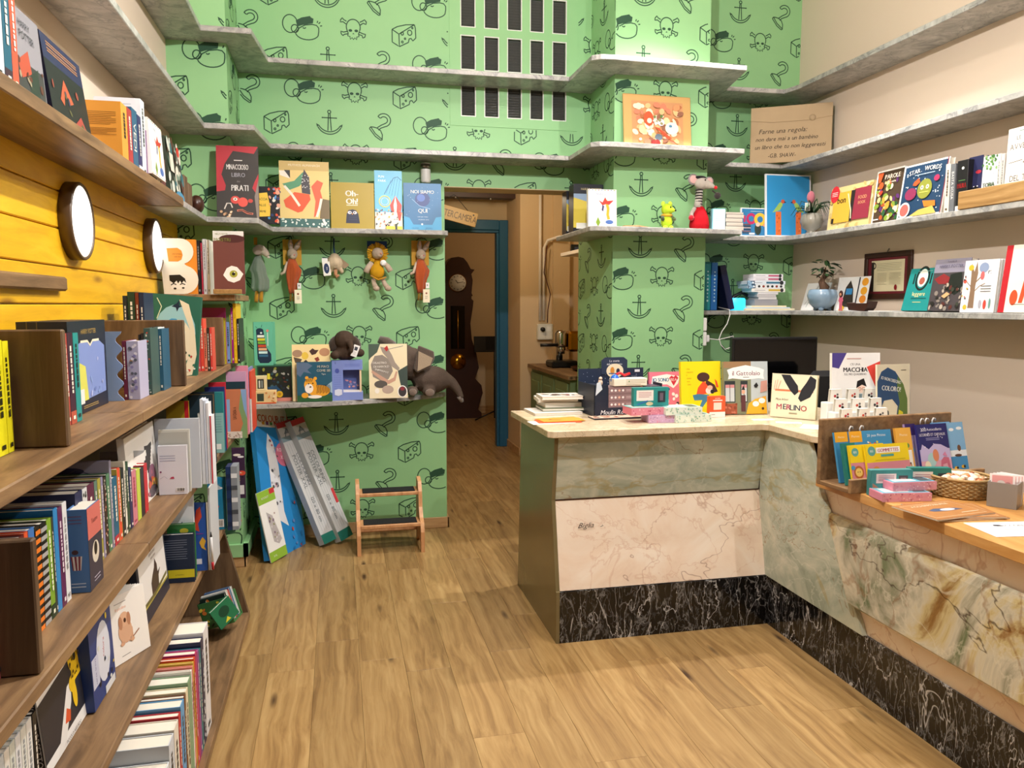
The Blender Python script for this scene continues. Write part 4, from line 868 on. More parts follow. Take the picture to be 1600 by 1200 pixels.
for i, (u0, u1, vt, c, lab) in enumerate([(353.5, 361, 730, '#1f3560', 'navy cloth box file beside the octopus book'), (361.5, 371.5, 729, '#8d949c', 'grey checked box file beside the octopus book')]):
    x0, x1 = x_at(u0, 3.6, .6), x_at(u1, 3.6, .6); h = z_at(vt, x0, 3.6)-Z; w = x1-x0-.001
    a = Art(w, h)
    for k in range(5): a.rect(0, .06+k*.19, 1, .13+k*.19, ['#e9ecef', '#4a5058'][k % 2] if i else '#16284a')
    book('box_file', lab, Matrix.Translation((x0, 3.6, Z)) @ Matrix.Rotation(math.pi/2, 4, 'Z') @ Matrix.Translation((0, -(x1-x0), 0)), .09, h, w, c, group=G4, cat='box', solid=True, spine_art=a)
def art_mon(w, h): return Art(w, h).rect(0, 0, 1, 1, '#3a2440').ell(.4, .86, .3, .1, '#f0ebd8').ell(.7, .82, .25, .08, '#efefef').ell(.75, .5, .3, .2, '#e0543c').ell(.4, .4, .2, .14, '#e0903a').ell(.8, .42, .07, .07, '#161616').rect(.45, .08, .9, .26, '#e6e6e6').spots(8, .1, .9, .3, .7, .03, .06, ['#4fa08a', '#e8c84a', '#f0efe8'])
facing('sticker_pack', 'purple monster sticker pack hanging at the shelf end', 3.74, 363, 383, .56, 700, .012, '#3a2440', art_mon, R(1), group=G4, cat='sticker pack')
o = MB().prism([(0, 0), (.055, .008), (.056, .014), (0, .02)], 0, .012, 'Y', '#ef7a26').build('orange_clip', 'gloss'); o.matrix_world = Matrix.Translation((-.505, 3.705, ZS4-.0)); tag(o, 'bright orange plastic tongue at the shelf end', 'clip')

# ---------------------------------------------------------------- bottom shelf (S5)
Z = ZS5+.001; G5 = 'large books on the bottom shelf'; SH = 'bottom shelf'
IT = [(262, 268, 0, '#dfe6ea', 'white album with two black panels', {'h': .245, 'label': 'white album with two black panels on the bottom shelf', 'back_art': lambda w, h: Art(w, h).rect(.2, .55, .46, .85, '#101012').rect(.49, .55, .66, .85, '#101012').ell(.86, .62, .1, .1, '#c96a3a').rect(.7, .5, .98, .85, '#b9c2d2')}),
 (268.5, 276, 0, '#c9d0d8', 'pale grey album', {'h': .285}), (276.5, 283, 0, '#e6e0d2', 'cream album', {'h': .29}), (283.5, 286.5, 0, '#bd2a34', 'red album', {'h': .295, 'w': .21}), (287, 292, 0, '#5f9fd0', 'sky blue album', {'h': .305}), (292.3, 294.5, 0, '#6f4428', 'thin brown album', {'h': .305}), (294.8, 298, 0, '#e3d9b8', 'cream edged album', {'h': .31}), (298.3, 303, 0, '#7ea07c', 'sage green album', {'h': .32, 'bare': 1, 'back': '#86a584', 'back_art': lambda w, h: Art(w, h).text('LE', .45, .86, .025, '#20301f', .1).text('LIBRO', .45, .8, .022, '#20301f', .3)}),
 (303.3, 304.5, 0, '#eeeae2', 'thin white album', {'h': .33}), (304.8, 306, 0, '#e38a7c', 'thin pink album', {'h': .335}), (306.3, 307.5, 0, '#d8b84a', 'thin yellow album', {'h': .34}), (307.8, 309.5, 0, '#d8502a', 'orange album', {'h': .345}), (309.8, 312.5, 0, '#b02a68', 'magenta album', {'h': .35, 'bare': 1}), (312.8, 315, 0, '#8f4a8c', 'violet album', {'h': .34}), (315.3, 317.5, 0, '#20707c', 'teal album', {'h': .33}), (318, 321.5, 0, '#22284c', 'navy album with white dots', {'h': .345, 'dots': ['#e6e6ea']}), (322, 329, 0, '#e3e3e6', 'white album with black scrolls', {'h': .355, 'back_art': lambda w, h: Art(w, h).rect(0, .75, 1, .86, '#c9cede').spots(26, .05, .95, .72, .78, .02, .035, ['#141416'])})]
spine_row(Z, -.445, IT, SH, G5, .26)
# tilted tray of little board books at the end of the bottom shelf
tr = empty('board_book_box', TR(-.575, 3.42, Z+.03, R(-12), 0, R(-16)), 'leafy green slipcase of little board books on the bottom shelf', 'box')
MB().box(0, 0, 0, .13, .004, .115, '#3f7a44').box(0, .1, 0, .13, .104, .115, '#4c8a50').box(0, 0, 0, .13, .104, .004, '#3f7a44').box(0, 0, 0, .004, .104, .115, '#2f6a3c').build('slipcase', 'print', tr)
Art(.13, .115).spots(16, .05, .95, .05, .9, .03, .08, ['#f0efe6', '#e0823a', '#16301f', '#e6d24a', '#2f6a3c']).build('slipcase_print', tr, Matrix.Translation((0, -.0005, 0)))
cols = [('#17302a', 'black'), ('#d9dcd8', 'white'), ('#c8503a', 'red'), ('#4a6f9a', 'blue'), ('#cfd8da', 'pale grey')]
for i, (c, wd) in enumerate(cols):
    M = tr.matrix_world @ Matrix.Translation((.012, .007+.0185*i, .006)); o = book('board_book', f'little {wd} board book in the leafy green slipcase', M, .11, .125+.006*(i % 2), .016, c, group='little board books in the slipcase', front=Art(.11, .125).spots(8, .1, .9, .1, .9, .05, .1, ['#e8e6da', '#e0823a', '#3f7a44']))
o = book('board_book', 'little green board book fallen against the slipcase', TR(-.50, 3.35, Z+.0, R(40), 0, R(-30)), .1, .1, .014, '#1f7a52', group='little board books in the slipcase', front=Art(.1, .1).ell(.5, .6, .25, .25, '#0f4a34').poly([(.3, .1), (.5, .3), (.6, .1)], '#e6df3a'))
o.location.z += .055
# round wall lamps
for i, (y, lab) in enumerate([(2.74, 'round lit wall lamp with dark rim, nearer of two on yellow boards'), (3.80, 'round lit wall lamp with dark rim, farther of two on yellow boards')]):
    e = empty('wall_lamp', Matrix.Translation((XL+.0205, y, 1.71)) @ Matrix.Rotation(math.pi/2, 4, 'Y'), lab, 'lamp', 'round lamps on the yellow boards')
    r = .121; MB().lathe([(r, 0), (r, .034), (r-.003, .038), (r-.009, .038), (r-.011, .034), (r-.016, .03)], 40).build('rim', 'lamp_ring', e)
    MB().lathe([(0.0001, .0355), (r-.03, .0355), (r-.0095, .034)], 40).build('diffuser', 'lamp_face', e)
tag(MB().bbox(XL+.02, 1.3, 1.49, XL+.045, 2.60, 1.532, .006).build('wooden_rail', 'brown_wood'), 'short brown wooden rail fixed to the yellow boards', 'rail')
# ================================================================ BACK WALL
GB = 'face-out books on the marble shelf above the toys'
Z = ZLW+.001
def art_pirate(w, h):
    a = Art(w, h).rect(0, 0, 1, 1, '#3f3c3b').poly([(0, 1), (1, 1), (.9, .9), (.4, .93), (.2, .75), (.12, .6), (.22, .45), (.2, .38), (0, .36)], '#b83a44').poly([(1, .62), (.9, .5), (.85, .42), (.92, .36), (1, .4)], '#b83a44').poly([(1, .55), (.9, .3), (.95, 0), (1, 0)], '#8a7f78')
    a.text('MINACCIOSO', .5, .71, .075, '#f4f2ee', .52, bold=.02).text('LIBRO', .52, .6, .06, '#b9b9c4', .32, bold=.02).text('PIRATI', .55, .42, .085, '#f4f2ee', .4, bold=.03).lines(.42, .62, .8, .8, 1, '#e6e2dc', .012).text('dei', .52, .51, .03, '#8a8684', .1)
    a.ell(.44, .25, .11, .1, '#d2504a').ell(.44, .26, .05, .04, '#efe6da').ell(.44, .26, .02, .02, '#1a1414').ell(.62, .22, .12, .12, '#dc5a50').ell(.8, .24, .06, .05, '#c24a44').line([(.18, .12), (.24, .2), (.33, .2), (.37, .14)], .03, '#d9d2c8').line([(.48, .1), (.6, .11), (.72, .07), (.86, .06)], .05, '#cf7a64').line([(.5, .1), (.6, .11), (.72, .075), (.84, .06)], .02, '#3a1412').spots(12, .08, .35, .0, .09, .02, .04, ['#c9a27c', '#e6d2b4', '#8a6a4c'])
    return a
o = facing('picture_book', 'tall charcoal and red pirate picture book on the marble shelf', 4.35, 338, 404, Z, 226, .02, '#2a2322', art_pirate, R(8), group=GB)
def art_caccia(w, h): return Art(w, h).rect(0, 0, 1, 1, '#16161c').poly([(.02, .8), (.5, .84), (.62, .45), (.6, .2), (.05, .18)], '#f0c648').text('CACCIA', .28, .66, .07, '#1a1610', .46).text('ALLE', .3, .5, .065, '#1a1610', .3).text('ORME', .28, .33, .06, '#1a1610', .36).spots(26, .55, .98, .05, .95, .04, .1, ['#d8502f', '#5a9ad0', '#e9e6dc', '#2a3a6a', '#e0a58c'])
facing('picture_book', 'small black and yellow treasure hunt book behind the pirate book', 4.60, 398, 437, Z, 291, .015, '#1a1a20', art_caccia, R(5), group=GB)
def art_muth(w, h):
    a = Art(w, h).rect(0, 0, 1, 1, '#e6cc86').rect(0, .86, 1, 1, '#cbb070').text('MUTHOS ALMANACH', .5, .94, .035, '#e9e0c4', .9)
    a.poly([(0, .85), (.12, .85), (.22, .73), (.02, .78)], '#efe9dc').poly([(.1, .86), (.22, .86), (.22, .74)], '#3a3a3a').poly([(.06, .65), (.3, .7), (.48, .84), (.52, .72), (.4, .62), (.2, .56)], '#5a9a76').poly([(.5, .88), (.6, .76), (.62, .5), (.45, .52), (.44, .68)], '#4b4a52').poly([(.08, .4), (.3, .53), (.6, .5), (.62, .42), (.45, .24), (.36, .22), (.12, .3)], '#e4603c').poly([(.64, .62), (.76, .72), (.88, .68), (.82, .56), (.86, .44), (.76, .2), (.68, .15), (.72, .4)], '#e8684a').poly([(.84, .44), (1, .42), (1, .12), (.8, .14)], '#7a6a4c')
    a.line([(.1, .62), (.24, .5), (.4, .32)], .05, '#f2ead8').line([(.84, .44), (.8, .3), (.74, .16)], .05, '#f4ecdc').rect(0, 0, 1, .13, '#3f6a68').spots(34, .02, .98, .0, .13, .012, .03, ['#eef2ec', '#c9dcd2'], random.Random(3)).spots(22, .45, .62, .55, .8, .008, .012, ['#e6e6e6'])
    return a
facing('picture_book', 'ochre picture book with a red dancer figure beside the olive book', 4.77, 437, 515, Z, 251, .02, '#c9ae6e', art_muth, R(5), group=GB)
def art_oh(w, h):
    a = Art(w, h).rect(0, 0, 1, 1, '#a8912a').text('Oh-', .48, .77, .13, '#f6f4ec', .36, bold=.06).text('Oh!', .48, .6, .13, '#f6f4ec', .36, bold=.06).lines(.36, .62, .51, .51, 1, '#e9e4cc', .015)
    a.poly([(.34, .12), (.36, .32), (.4, .4), (.5, .42), (.58, .4), (.63, .32), (.66, .12)], '#1c2440').ell(.43, .35, .045, .035, '#f2e4ea').ell(.55, .35, .045, .035, '#f2e4ea').ell(.44, .35, .015, .015, '#111111').ell(.54, .35, .015, .015, '#111111').poly([(.47, .33), (.51, .33), (.49, .3)], '#e8a24a').lines(.4, .6, .2, .28, 3, '#3c466a', .008)
    return a
facing('picture_book', 'olive square picture book reading Oh-Oh with a dark owlet', 4.80, 517, 585, Z, 285, .022, '#a28b28', art_oh, R(4), group=GB)
def art_fair(w, h):
    a = Art(w, h).rect(0, 0, 1, 1, '#6cbbe0').text('FUN', .25, .9, .04, '#e9f4f8', .3).text('PARK', .28, .83, .04, '#e9f4f8', .36).rect(0, 0, 1, .3, '#e9e4d6')
    for i in range(5): a.line([(.42+i*.1, .62-.02*i), (.6+i*.08, .9-.03*abs(i-2))], .012, '#3f78a8')
    a.line([(.35, .6), (.5, .74), (.7, .88), (.85, .9), (.98, .84)], .025, '#3f78a8').ring(.36, .48, .2, .03, '#e8d24a').ring(.36, .48, .13, .015, '#dfe6ea').poly([(.55, .42), (.75, .58), (.98, .42), (.94, .3), (.6, .3)], '#d8483c').poly([(.68, .42), (.75, .58), (.8, .42), (.78, .3), (.7, .3)], '#f2ece2').poly([(.8, .3), (.98, .3), (.92, .16), (.86, .16)], '#c2402f')
    return a.spots(60, .02, .98, .02, .34, .015, .035, ['#d8483c', '#3a5a3c', '#e0b040', '#2a2a30', '#7fa0b8', '#f4f0e6', '#c98a5c'], random.Random(8)).rect(.4, .0, .98, .06, '#e8cf3a').rect(.72, .0, .8, .1, '#23301f')
facing('picture_book', 'tall sky blue funfair picture book beside the planet book', 4.82, 586, 629, Z, 266, .016, '#62b2d8', art_fair, R(4), group=GB)
def art_qui(w, h):
    a = Art(w, h).rect(0, 0, 1, 1, '#2f6a98').poly([(0, 0), (1, 0), (1, .3), (.85, .28), (.75, .12), (.25, .12), (.15, .26), (0, .3)], '#3f9ac8').ell(.5, .66, .2, .19, '#2a3f78').ell(.46, .69, .11, .1, '#4a6ab0').line([(.22, .66), (.42, .52), (.7, .46)], .012, '#8fb4d8').text('NOI SIAMO', .5, .82, .075, '#f6f6f2', .68, bold=.02).text('QUI', .5, .42, .09, '#f6f6f2', .36, bold=.02)
    a.text('note per vivere', .5, .29, .025, '#cfe0ee', .5).text('sul pianeta terra', .52, .23, .025, '#cfe0ee', .55).text('OLIVER', .3, .045, .035, '#2f6f9f', .3).ell(.48, .13, .025, .025, '#eef4f6').text('JEFFERS', .66, .045, .035, '#2f6f9f', .35).spots(16, .05, .95, .3, .95, .004, .009, ['#bcd4e8'])
    return a
facing('picture_book', 'blue picture book with a dark planet reading Noi siamo qui', 4.81, 631, 690, Z, 286, .02, '#2a628e', art_qui, R(4), group=GB)
ms = empty('motion_sensor', Matrix.Translation((x_at(665, 4.97, 2.2), 4.965, z_at(286, .55, 4.97))), 'small white rounded motion sensor on the green wall above the planet book', 'sensor')
MB().lathe([(.028, 0), (.031, .01), (.031, .075), (.0305, .08), (.0305, .115), (.026, .12)], 20).build('case', 'white_plastic', ms)
MB().lathe([(.0312, .082), (.0312, .112)], 20).build('lens_band', 'steel', ms)

# ---------------------------------------------------------------- hanging soft toys
PX = .00403
def toy(name, u, v, label, Y=4.925, group='soft toys hanging on the green wall'):
    """origin at a pixel on the plane Y; local x,z in pixels * PX"""
    x = x_at(u, Y, 1.7); z = z_at(v, x, Y); return empty(name, Matrix.Translation((x, Y, z)), label, 'soft toy', group)
def P(du, dv, dy=0): return (du*PX, dy, -dv*PX)
def cloth_body(prof, col, folds=5, seg=40, amp=.32, seed=1):
    """hanging cloth: rows of (dz px, cx px, half width px, half depth m)"""
    q = random.Random(seed); mb = MB(); vs = []; ph = q.uniform(0, 6)
    for j, (dv, cx, hw, hd) in enumerate(prof):
        k = amp*j/len(prof)
        for i in range(seg):
            a = 2*math.pi*i/seg; r = 1+k*math.sin(folds*a+ph)+k*.5*math.sin((folds*2+1)*a+ph*2)
            vs.append((cx*PX+hw*PX*r*math.cos(a), hd*r*math.sin(a), -dv*PX - (.4*k*.03*math.sin(folds*a+ph) if j == len(prof)-1 else 0)))
    n = len(prof); fs = [(i*seg+k, (i+1)*seg+k, (i+1)*seg+(k+1) % seg, i*seg+(k+1) % seg) for i in range(n-1) for k in range(seg)] + [tuple(range(seg)), tuple(range((n-1)*seg, n*seg))[::-1]]
    return mb.add(vs, fs, col, None, True)
def card(parent, name, cx, cz, w, h, t, col, y=0, marks_=None, mat='print', rot=0, r=.004):
    o = MB().bbox(-w/2, 0, -h/2, w/2, t, h/2, min(r, t*.4, w*.3), col).build(name, mat, parent, Matrix.Translation((cx, y, cz)) @ Matrix.Rotation(rot, 4, 'Y'))
    if marks_: marks_.build(name+'_print', o, Matrix.Translation((-w/2, -.0005, -h/2)))
    return o
def bunny(u, v, lab, seed):
    t = toy('bunny_comforter', u, v, lab)
    MB().bbox(-14*PX, .03, -16*PX, 13*PX, .033, 22*PX, .002, '#d0a040').build('backing_card', 'matte_print', t)
    MB().tube([P(0, -24, .01), P(1, -28, .01), P(3, -24, .01)], .003, 6, '#4a3a22').build('hanger', 'matte_print', t)
    h = MB().ell(P(0, 0), (7.6*PX, .03, 8.6*PX), '#b9a894').ell(P(1, 3.5, -.012), (5.2*PX, .024, 4.6*PX), '#c2b29e').build('head', 'cloth', t)
    MB().ell(P(3.4, 1.6, -.034), (.006, .004, .004), '#d98a80').build('nose', 'cloth', h)
    MB().tube([P(-5, 2, -.026), P(-3.2, 3, -.029), P(-1.6, 2.2, -.03)], .0012, 5, '#4a3a34').build('eye_stitch', 'cloth', h)
    for sx, pts in ((-1, [P(-2, -6), P(-2.2, -14), P(-2, -21)]), (1, [P(4, -6), P(8, -13, -.01), P(12, -20, -.012)])):
        e = MB().tube(pts, [.012, .0165, .0085], 10, '#a8968a').build('ear', 'cloth', t)
        MB().tube([Vector(p)+Vector((.002, -.011, 0)) for p in pts[1:]], [.009, .004], 8, '#d9b4a4').build('inner_ear', 'cloth', e)
    cloth_body([(7, -1, 5, .02), (16, -.5, 8, .026), (24, 1, 11, .03), (32, 0, 10, .028), (38, -1, 8, .024), (50, -1, 6, .02), (58, -1, 4.5, .016)], '#b0522a', 5, seed=seed).build('cloth_body', 'cloth', t)
    MB().tube([P(-7, 12), P(-10, 20, -.01), P(-12, 27, -.014), P(-17, 30, -.016)], [.008, .0085, .008, .0095], 8, '#cdb8a2').build('arm', 'cloth', t)
    for s in (-1, 1): MB().tube([P(-1+2.6*s, 56), P(-2+2.2*s, 66), P(-2.6+2.4*s, 70)], [.007, .0085, .007], 8, '#7f641c').build('leg', 'cloth', t)
    card(t, 'price_tag', 9*PX, -47*PX, .022, .034, .0012, '#efefec', -.02, Art(.022, .034).rect(.3, .4, .6, .7, '#8a8a8a'))
    card(t, 'brand_tag', 7*PX, -63*PX, .042, .082, .002, '#efe6c9', -.022, Art(.042, .082).ell(.5, .7, .14, .14, '#8a4a2c').lines(.3, .7, .3, .5, 4, '#5a4a3c', .015))
bunny(457, 397, 'grey bunny comforter in a rust cloth between two toys', 3)
bunny(658, 398, 'grey bunny comforter in a rust cloth nearest the doorway', 8)
# puppy comforter
t = toy('puppy_comforter', 408, 391, 'grey-green puppy comforter with mustard legs hanging leftmost')
MB().bbox(-10*PX, .02, 8*PX, -5*PX, .024, 19*PX, .001, '#c08a2c').build('hanger', 'cloth', t)
blob(MB().ell(P(-2, 0), (8.5*PX, .036, 8.5*PX), '#d0bfaf').tube([P(0, -1, -.01), P(7, 4, -.016), P(10.5, 9, -.018)], [.03, .022, .014], 12, '#d0bfaf').build('head', 'cloth', t), .005)
MB().ell(P(11, 10.5, -.02), (.009, .01, .007), '#e6ded2').build('nose', 'cloth', t)
MB().ell(P(-4, 1, -.034), (7*PX, .007, 6.5*PX), '#a8958a', R=Matrix.Rotation(R(-15), 3, 'Y')).build('ear', 'cloth', t)
cloth_body([(8, -4, 4, .018), (18, -4, 8, .026), (28, -4.5, 11.5, .03), (34, -3, 10, .03), (44, -1, 11, .03), (55, -2, 11, .028), (60, -2, 8, .022)], '#7d8a7c', 5, seed=5).build('cloth_body', 'cloth', t)
for s in (-1, 1): MB().tube([P(-4+3.2*s, 60), P(-5+3.2*s, 70, -.004), P(-5+3.6*s, 76, -.012)], [.0115, .013, .012], 10, '#a8781e').build('leg', 'cloth', t)
# round elephant toy
t = toy('elephant_rattle', 523, 410, 'beige round elephant toy on a blue strap with paper tag')
MB().tube([P(0, -12, .012), P(-1, -24, .01), P(0, -36, .02)], [.006, .005, .004], 8, '#24486e').build('strap', 'cloth', t)
blob(MB().ell(P(0, 1), (12.5*PX, .045, 13*PX), '#cdbb9e').ell(P(0, -6), (8*PX, .035, 8*PX), '#cdbb9e').ell(P(-8, 14, -.01), (4*PX, .018, 4.4*PX), '#cdbb9e').ell(P(10, 13, -.01), (3.4*PX, .016, 4.4*PX), '#cdbb9e').build('body', 'cloth', t), .005)
MB().prism([P(9, -7)[::2], P(21, 3)[::2], P(20, 5)[::2], P(15, 9)[::2], P(11, 8)[::2]], .0, .008, 'Y', '#a28e74').build('ear', 'cloth', t)
MB().prism([P(-9, -7)[::2], P(-18, -8)[::2], P(-17, 0)[::2], P(-10, 3)[::2]], .004, .012, 'Y', '#2d4a52').build('ear', 'cloth', t)
MB().tube([P(1, 12, -.03), P(1, 18, -.04), P(3, 22, -.05), P(6, 19, -.05)], [.012, .011, .009, .007], 10, '#c08a64').build('trunk', 'cloth', t)
MB().bbox(-1*PX, -.046, -9*PX, 4*PX, -.044, -4*PX, .0005, '#a8977c').build('pocket_patch', 'cloth', t)
card(t, 'price_tag', -14.5*PX, 2*PX, .034, .03, .001, '#efefec', -.03)
card(t, 'brand_tag', -12*PX, -10*PX, .044, .084, .002, '#f0efe8', -.04, Art(.044, .084).ell(.5, .52, .36, .7, '#1f3560').text('toy', .5, .52, .12, '#eef0f4', .8, rot=90), rot=R(-6))
# lion
t = toy('lion_toy', 590, 396, 'beige lion soft toy with mustard mane and romper')
MB().bbox(-15*PX, .03, 6*PX, 15*PX, .033, 19*PX, .001, '#234a86').build('backing_card', 'matte_print', t)
mn = MB(); q = random.Random(2)
for i in range(30):
    a = 2*math.pi*i/30; r1 = (16+q.uniform(-1.5, 1))*PX; M = Matrix.Rotation(a, 4, 'Y') @ Matrix.Translation((0, q.uniform(-.004, .006), 0)); mn.box(6*PX, -.0015, -.0048, r1, .0015, .0048, '#d3a024' if i % 3 else '#b98415', M)
mn.build('mane', 'cloth', t)['kind'] = 'stuff'
h = blob(MB().ell(P(0, 0, -.012), (9*PX, .036, 8.8*PX), '#c3b09c').ell(P(3, 2, -.036), (5.5*PX, .018, 4.8*PX), '#cbb9a6').build('head', 'cloth', t), .005)
MB().ell(P(4.5, .6, -.056), (.007, .004, .005), '#d99a84').build('nose', 'cloth', t)
blob(MB().ell(P(-1, 27), (11.5*PX, .042, 13*PX), '#cd9a22').ell(P(0, 16), (6*PX, .03, 6*PX), '#cd9a22').build('body', 'cloth', t), .005)
MB().tube([P(-11, 34, -.025), P(0, 40, -.045), P(12, 36, -.025)], .005, 8, '#c08a18').build('hem', 'cloth', t)
for pts in ([P(-9, 14, -.01), P(-15, 22, -.018), P(-18, 29, -.02)], [P(8, 13, -.01), P(15, 20, -.018), P(19, 27, -.02)]):
    MB().tube(pts, [.014, .017, .0185], 10, '#c3b09c').build('arm', 'cloth', t)
for pts in ([P(-7, 38), P(-6, 46, -.008), P(-3, 53, -.02)], [P(7, 38), P(10, 46, -.008), P(15, 53, -.02)]):
    l = MB().tube(pts, [.013, .0145, .017], 10, '#c3b09c').ell(pts[2], (.021, .022, .017), '#bba793').build('leg', 'cloth', t)
MB().lathe([(.0001, 0), (.018, 0), (.018, .0015), (.0001, .0015)], 18, '#f2f2ee').build('round_tag', 'matte_print', t, Matrix.Translation(P(8, 14.5, -.035)) @ Matrix.Rotation(R(90), 4, 'X'))

# ---------------------------------------------------------------- lower rounded shelf
Z = ZCV+.001
def box_thing(name, label, M, w, h, d, col, front=None, left=None, top=None, group=None, cat='box', mat='print', r=.002):
    o = MB().bbox(0, 0, 0, w, d, h, r, col).build(name, mat); o.matrix_world = M; tag(o, label, cat, group)
    if front: front.build('front_print', o, Matrix.Translation((0, -.0004, 0)))
    if left: left.build('side_print', o, Matrix.Translation((-.0004, d, 0)) @ Matrix.Rotation(-math.pi/2, 4, 'Z'))
    if top: top.build('top_print', o, Matrix.Translation((0, 0, h+.0004)) @ Matrix.Rotation(-math.pi/2, 4, 'X'))
    return o
def at_y(u0, u1, vt, Y, z):
    x0, x1 = x_at(u0, Y, z+.08), x_at(u1, Y, z+.08); return x0, x1-x0, z_at(vt, (x0+x1)/2, Y)-z
GT = 'toy boxes on the rounded marble shelf'
# black toy-truck box with its window
x0, w, h = at_y(402, 456, 571, 4.70, Z)
a = Art(w, h).rect(.04, .1, 1, .97, '#1c2420').rect(0, 0, 1, .1, '#d98a7c').spots(40, .08, .95, .35, .92, .02, .06, ['#20301f', '#33555e', '#6a3a2c', '#8a8f3a', '#1f2c44', '#a9a9a0'], random.Random(6)).poly([(.3, .4), (.55, .44), (.7, .3), (.66, .2), (.34, .24)], '#234f74').ell(.64, .2, .1, .1, '#e0b42a').ell(.64, .2, .05, .05, '#b98a1c').rect(.3, .62, .38, .78, '#e0d23a').poly([(.3, .14), (.3, .3), (.48, .26), (.56, .16)], '#e9e6d6')
box_thing('toy_box', 'black window box with a blue toy car on the rounded shelf', Matrix.Translation((x0, 4.70, Z)), w, h, .12, '#2a5a44', a, group=GT); HB = h
# xylophone box standing on it
x0, w, _ = at_y(397, 427, 500, 4.72, Z+HB); h = z_at(503, x0, 4.72)-(Z+HB)-.002
a = Art(w, h).rect(0, 0, 1, 1, '#6cbfa2').ell(.33, .8, .2, .14, '#22304a').poly([(.14, .82), (.52, .8), (.66, .42), (.9, .26), (.9, .1), (.75, .05), (.3, .05), (.18, .14)], '#22304a').ell(.4, .75, .06, .05, '#e8eef0')
for i, c in enumerate(['#f0efe8', '#e6d23a', '#7fb33c', '#d8502f', '#eeb28a', '#d9eef0', '#3a6a8c']): a.rect(.19+.012*i, .645-i*.075, .56+.03*i, .7-i*.075, c)
a.line([(.74, .45), (.74, .76)], .04, '#e8efe8').ell(.74, .8, .07, .07, '#e89080').line([(.2, .86), (.12, .9)], .02, '#22304a').line([(.42, .88), (.46, .94)], .02, '#22304a')
l = Art(.09, h).rect(0, 0, 1, 1, '#122a20').spots(22, .05, .95, .05, .95, .05, .1, ['#e6ece2', '#1f4a34', '#4fa07a'], random.Random(9))
box_thing('xylophone_box', 'mint green caterpillar xylophone box standing on the toy car box', Matrix.Translation((x0, 4.72, Z+HB+.001)) @ Matrix.Rotation(R(-6), 4, 'Z'), w, h, .085, '#5fb294', a, l, group=GT)
# two little boxes in front
for (u0, u1, vt, Y, z, lab, c) in [(398, 431, 611, 4.60, Z, 'orange-edged small toy box lying in front of the toy car box', '#e6c48c')]:
    x0, w, h = at_y(u0, u1, vt, Y, z); a = Art(w, h).rect(.1, .2, .42, .8, '#3a4438').spots(12, .5, .95, .1, .9, .03, .06, ['#d98a4a', '#b9783c', '#f0dcb0']).rect(0, 0, 1, .1, '#d2562c')
    box_thing('toy_box', lab, Matrix.Translation((x0, Y, z)), w, h, .075, c, a, group=GT); h1 = h
x0, w, h = at_y(398, 416, 588, 4.61, Z+h1)
box_thing('toy_box', 'tiny cream toy box with a dark window on the orange-edged box', Matrix.Translation((x0, 4.61, Z+h1+.001)), w, h, .05, '#ead6a4', Art(w, h).rect(.22, .14, .78, .8, '#2a2a26').rect(.32, .2, .46, .7, '#d9d2c2').rect(.54, .2, .68, .7, '#8f948c').rect(0, 0, .1, 1, '#d2562c'), group=GT)
GL_ = 'books and boxes on the rounded marble shelf'
def art_inv(w, h):
    a = Art(w, h).rect(0, 0, 1, 1, '#efd8a6').rect(0, .62, 1, 1, '#f0d79c').ell(.14, .84, .13, .1, '#a8866a').poly([(.04, .78), (.26, .74), (.2, .66), (.08, .68)], '#5a4a3c').ell(.34, .8, .09, .1, '#e6c24a').ell(.85, .86, .14, .11, '#b98a66').poly([(.45, .88), (.54, .93), (.6, .9), (.7, .9), (.62, .83), (.52, .81)], '#4a2f28').poly([(.58, .75), (.68, .78), (.72, .72), (.64, .69)], '#8a3a2c').poly([(.3, .7), (.36, .73), (.42, .69), (.36, .66)], '#3a2f28')
    return a.text('INVENTARIO', .45, .58, .055, '#8a2f2c', .75, bold=.03)
facing('picture_book', 'cream picture book titled Inventario with butterflies and animals', 4.66, 457, 517, Z, 539, .022, '#e6cf9c', art_inv, R(5), group=GL_)
def art_tiger(w, h):
    a = Art(w, h).rect(0, 0, 1, 1, '#20566c').rect(0, 0, 1, .16, '#2a5a34').poly([(0, .98), (.3, .98), (.45, .9), (.3, .8), (.42, .7), (.2, .75), (.1, .62), (0, .7)], '#5b6f8a').poly([(.84, .4), (1, .5), (1, .2), (.9, .25)], '#9ab8cc').ell(.62, .27, .32, .17, '#e8a42c').ell(.38, .42, .18, .2, '#e8a42c').ell(.34, .33, .12, .14, '#f6f0e6').ell(.22, .16, .1, .08, '#e8a42c').ell(.5, .12, .2, .05, '#f2eade').ell(.28, .6, .05, .05, '#e8a42c').ell(.52, .58, .05, .05, '#e8a42c')
    for i in range(9): a.line([(.56+i*.045, .2+.02*(i % 2)), (.58+i*.045, .32), (.56+i*.045, .42)], .016, '#1c1814')
    for i in range(4): a.line([(.26+i*.05, .5), (.3+i*.05, .58)], .014, '#1c1814')
    a.ell(.33, .45, .02, .02, '#1c1814').ell(.45, .46, .02, .02, '#1c1814').ell(.38, .37, .03, .02, '#3a201a')
    return a.text('MI PIACI', .75, .88, .06, '#d0c8b4', .4).text('COME SEI', .76, .78, .06, '#d0c8b4', .44).text('Tigre', .76, .69, .035, '#e9e4d8', .2)
facing('picture_book', 'petrol blue tiger picture book standing in front of Inventario', 4.63, 464, 519, Z, 566, .02, '#1d4f62', art_tiger, R(4), group=GL_)
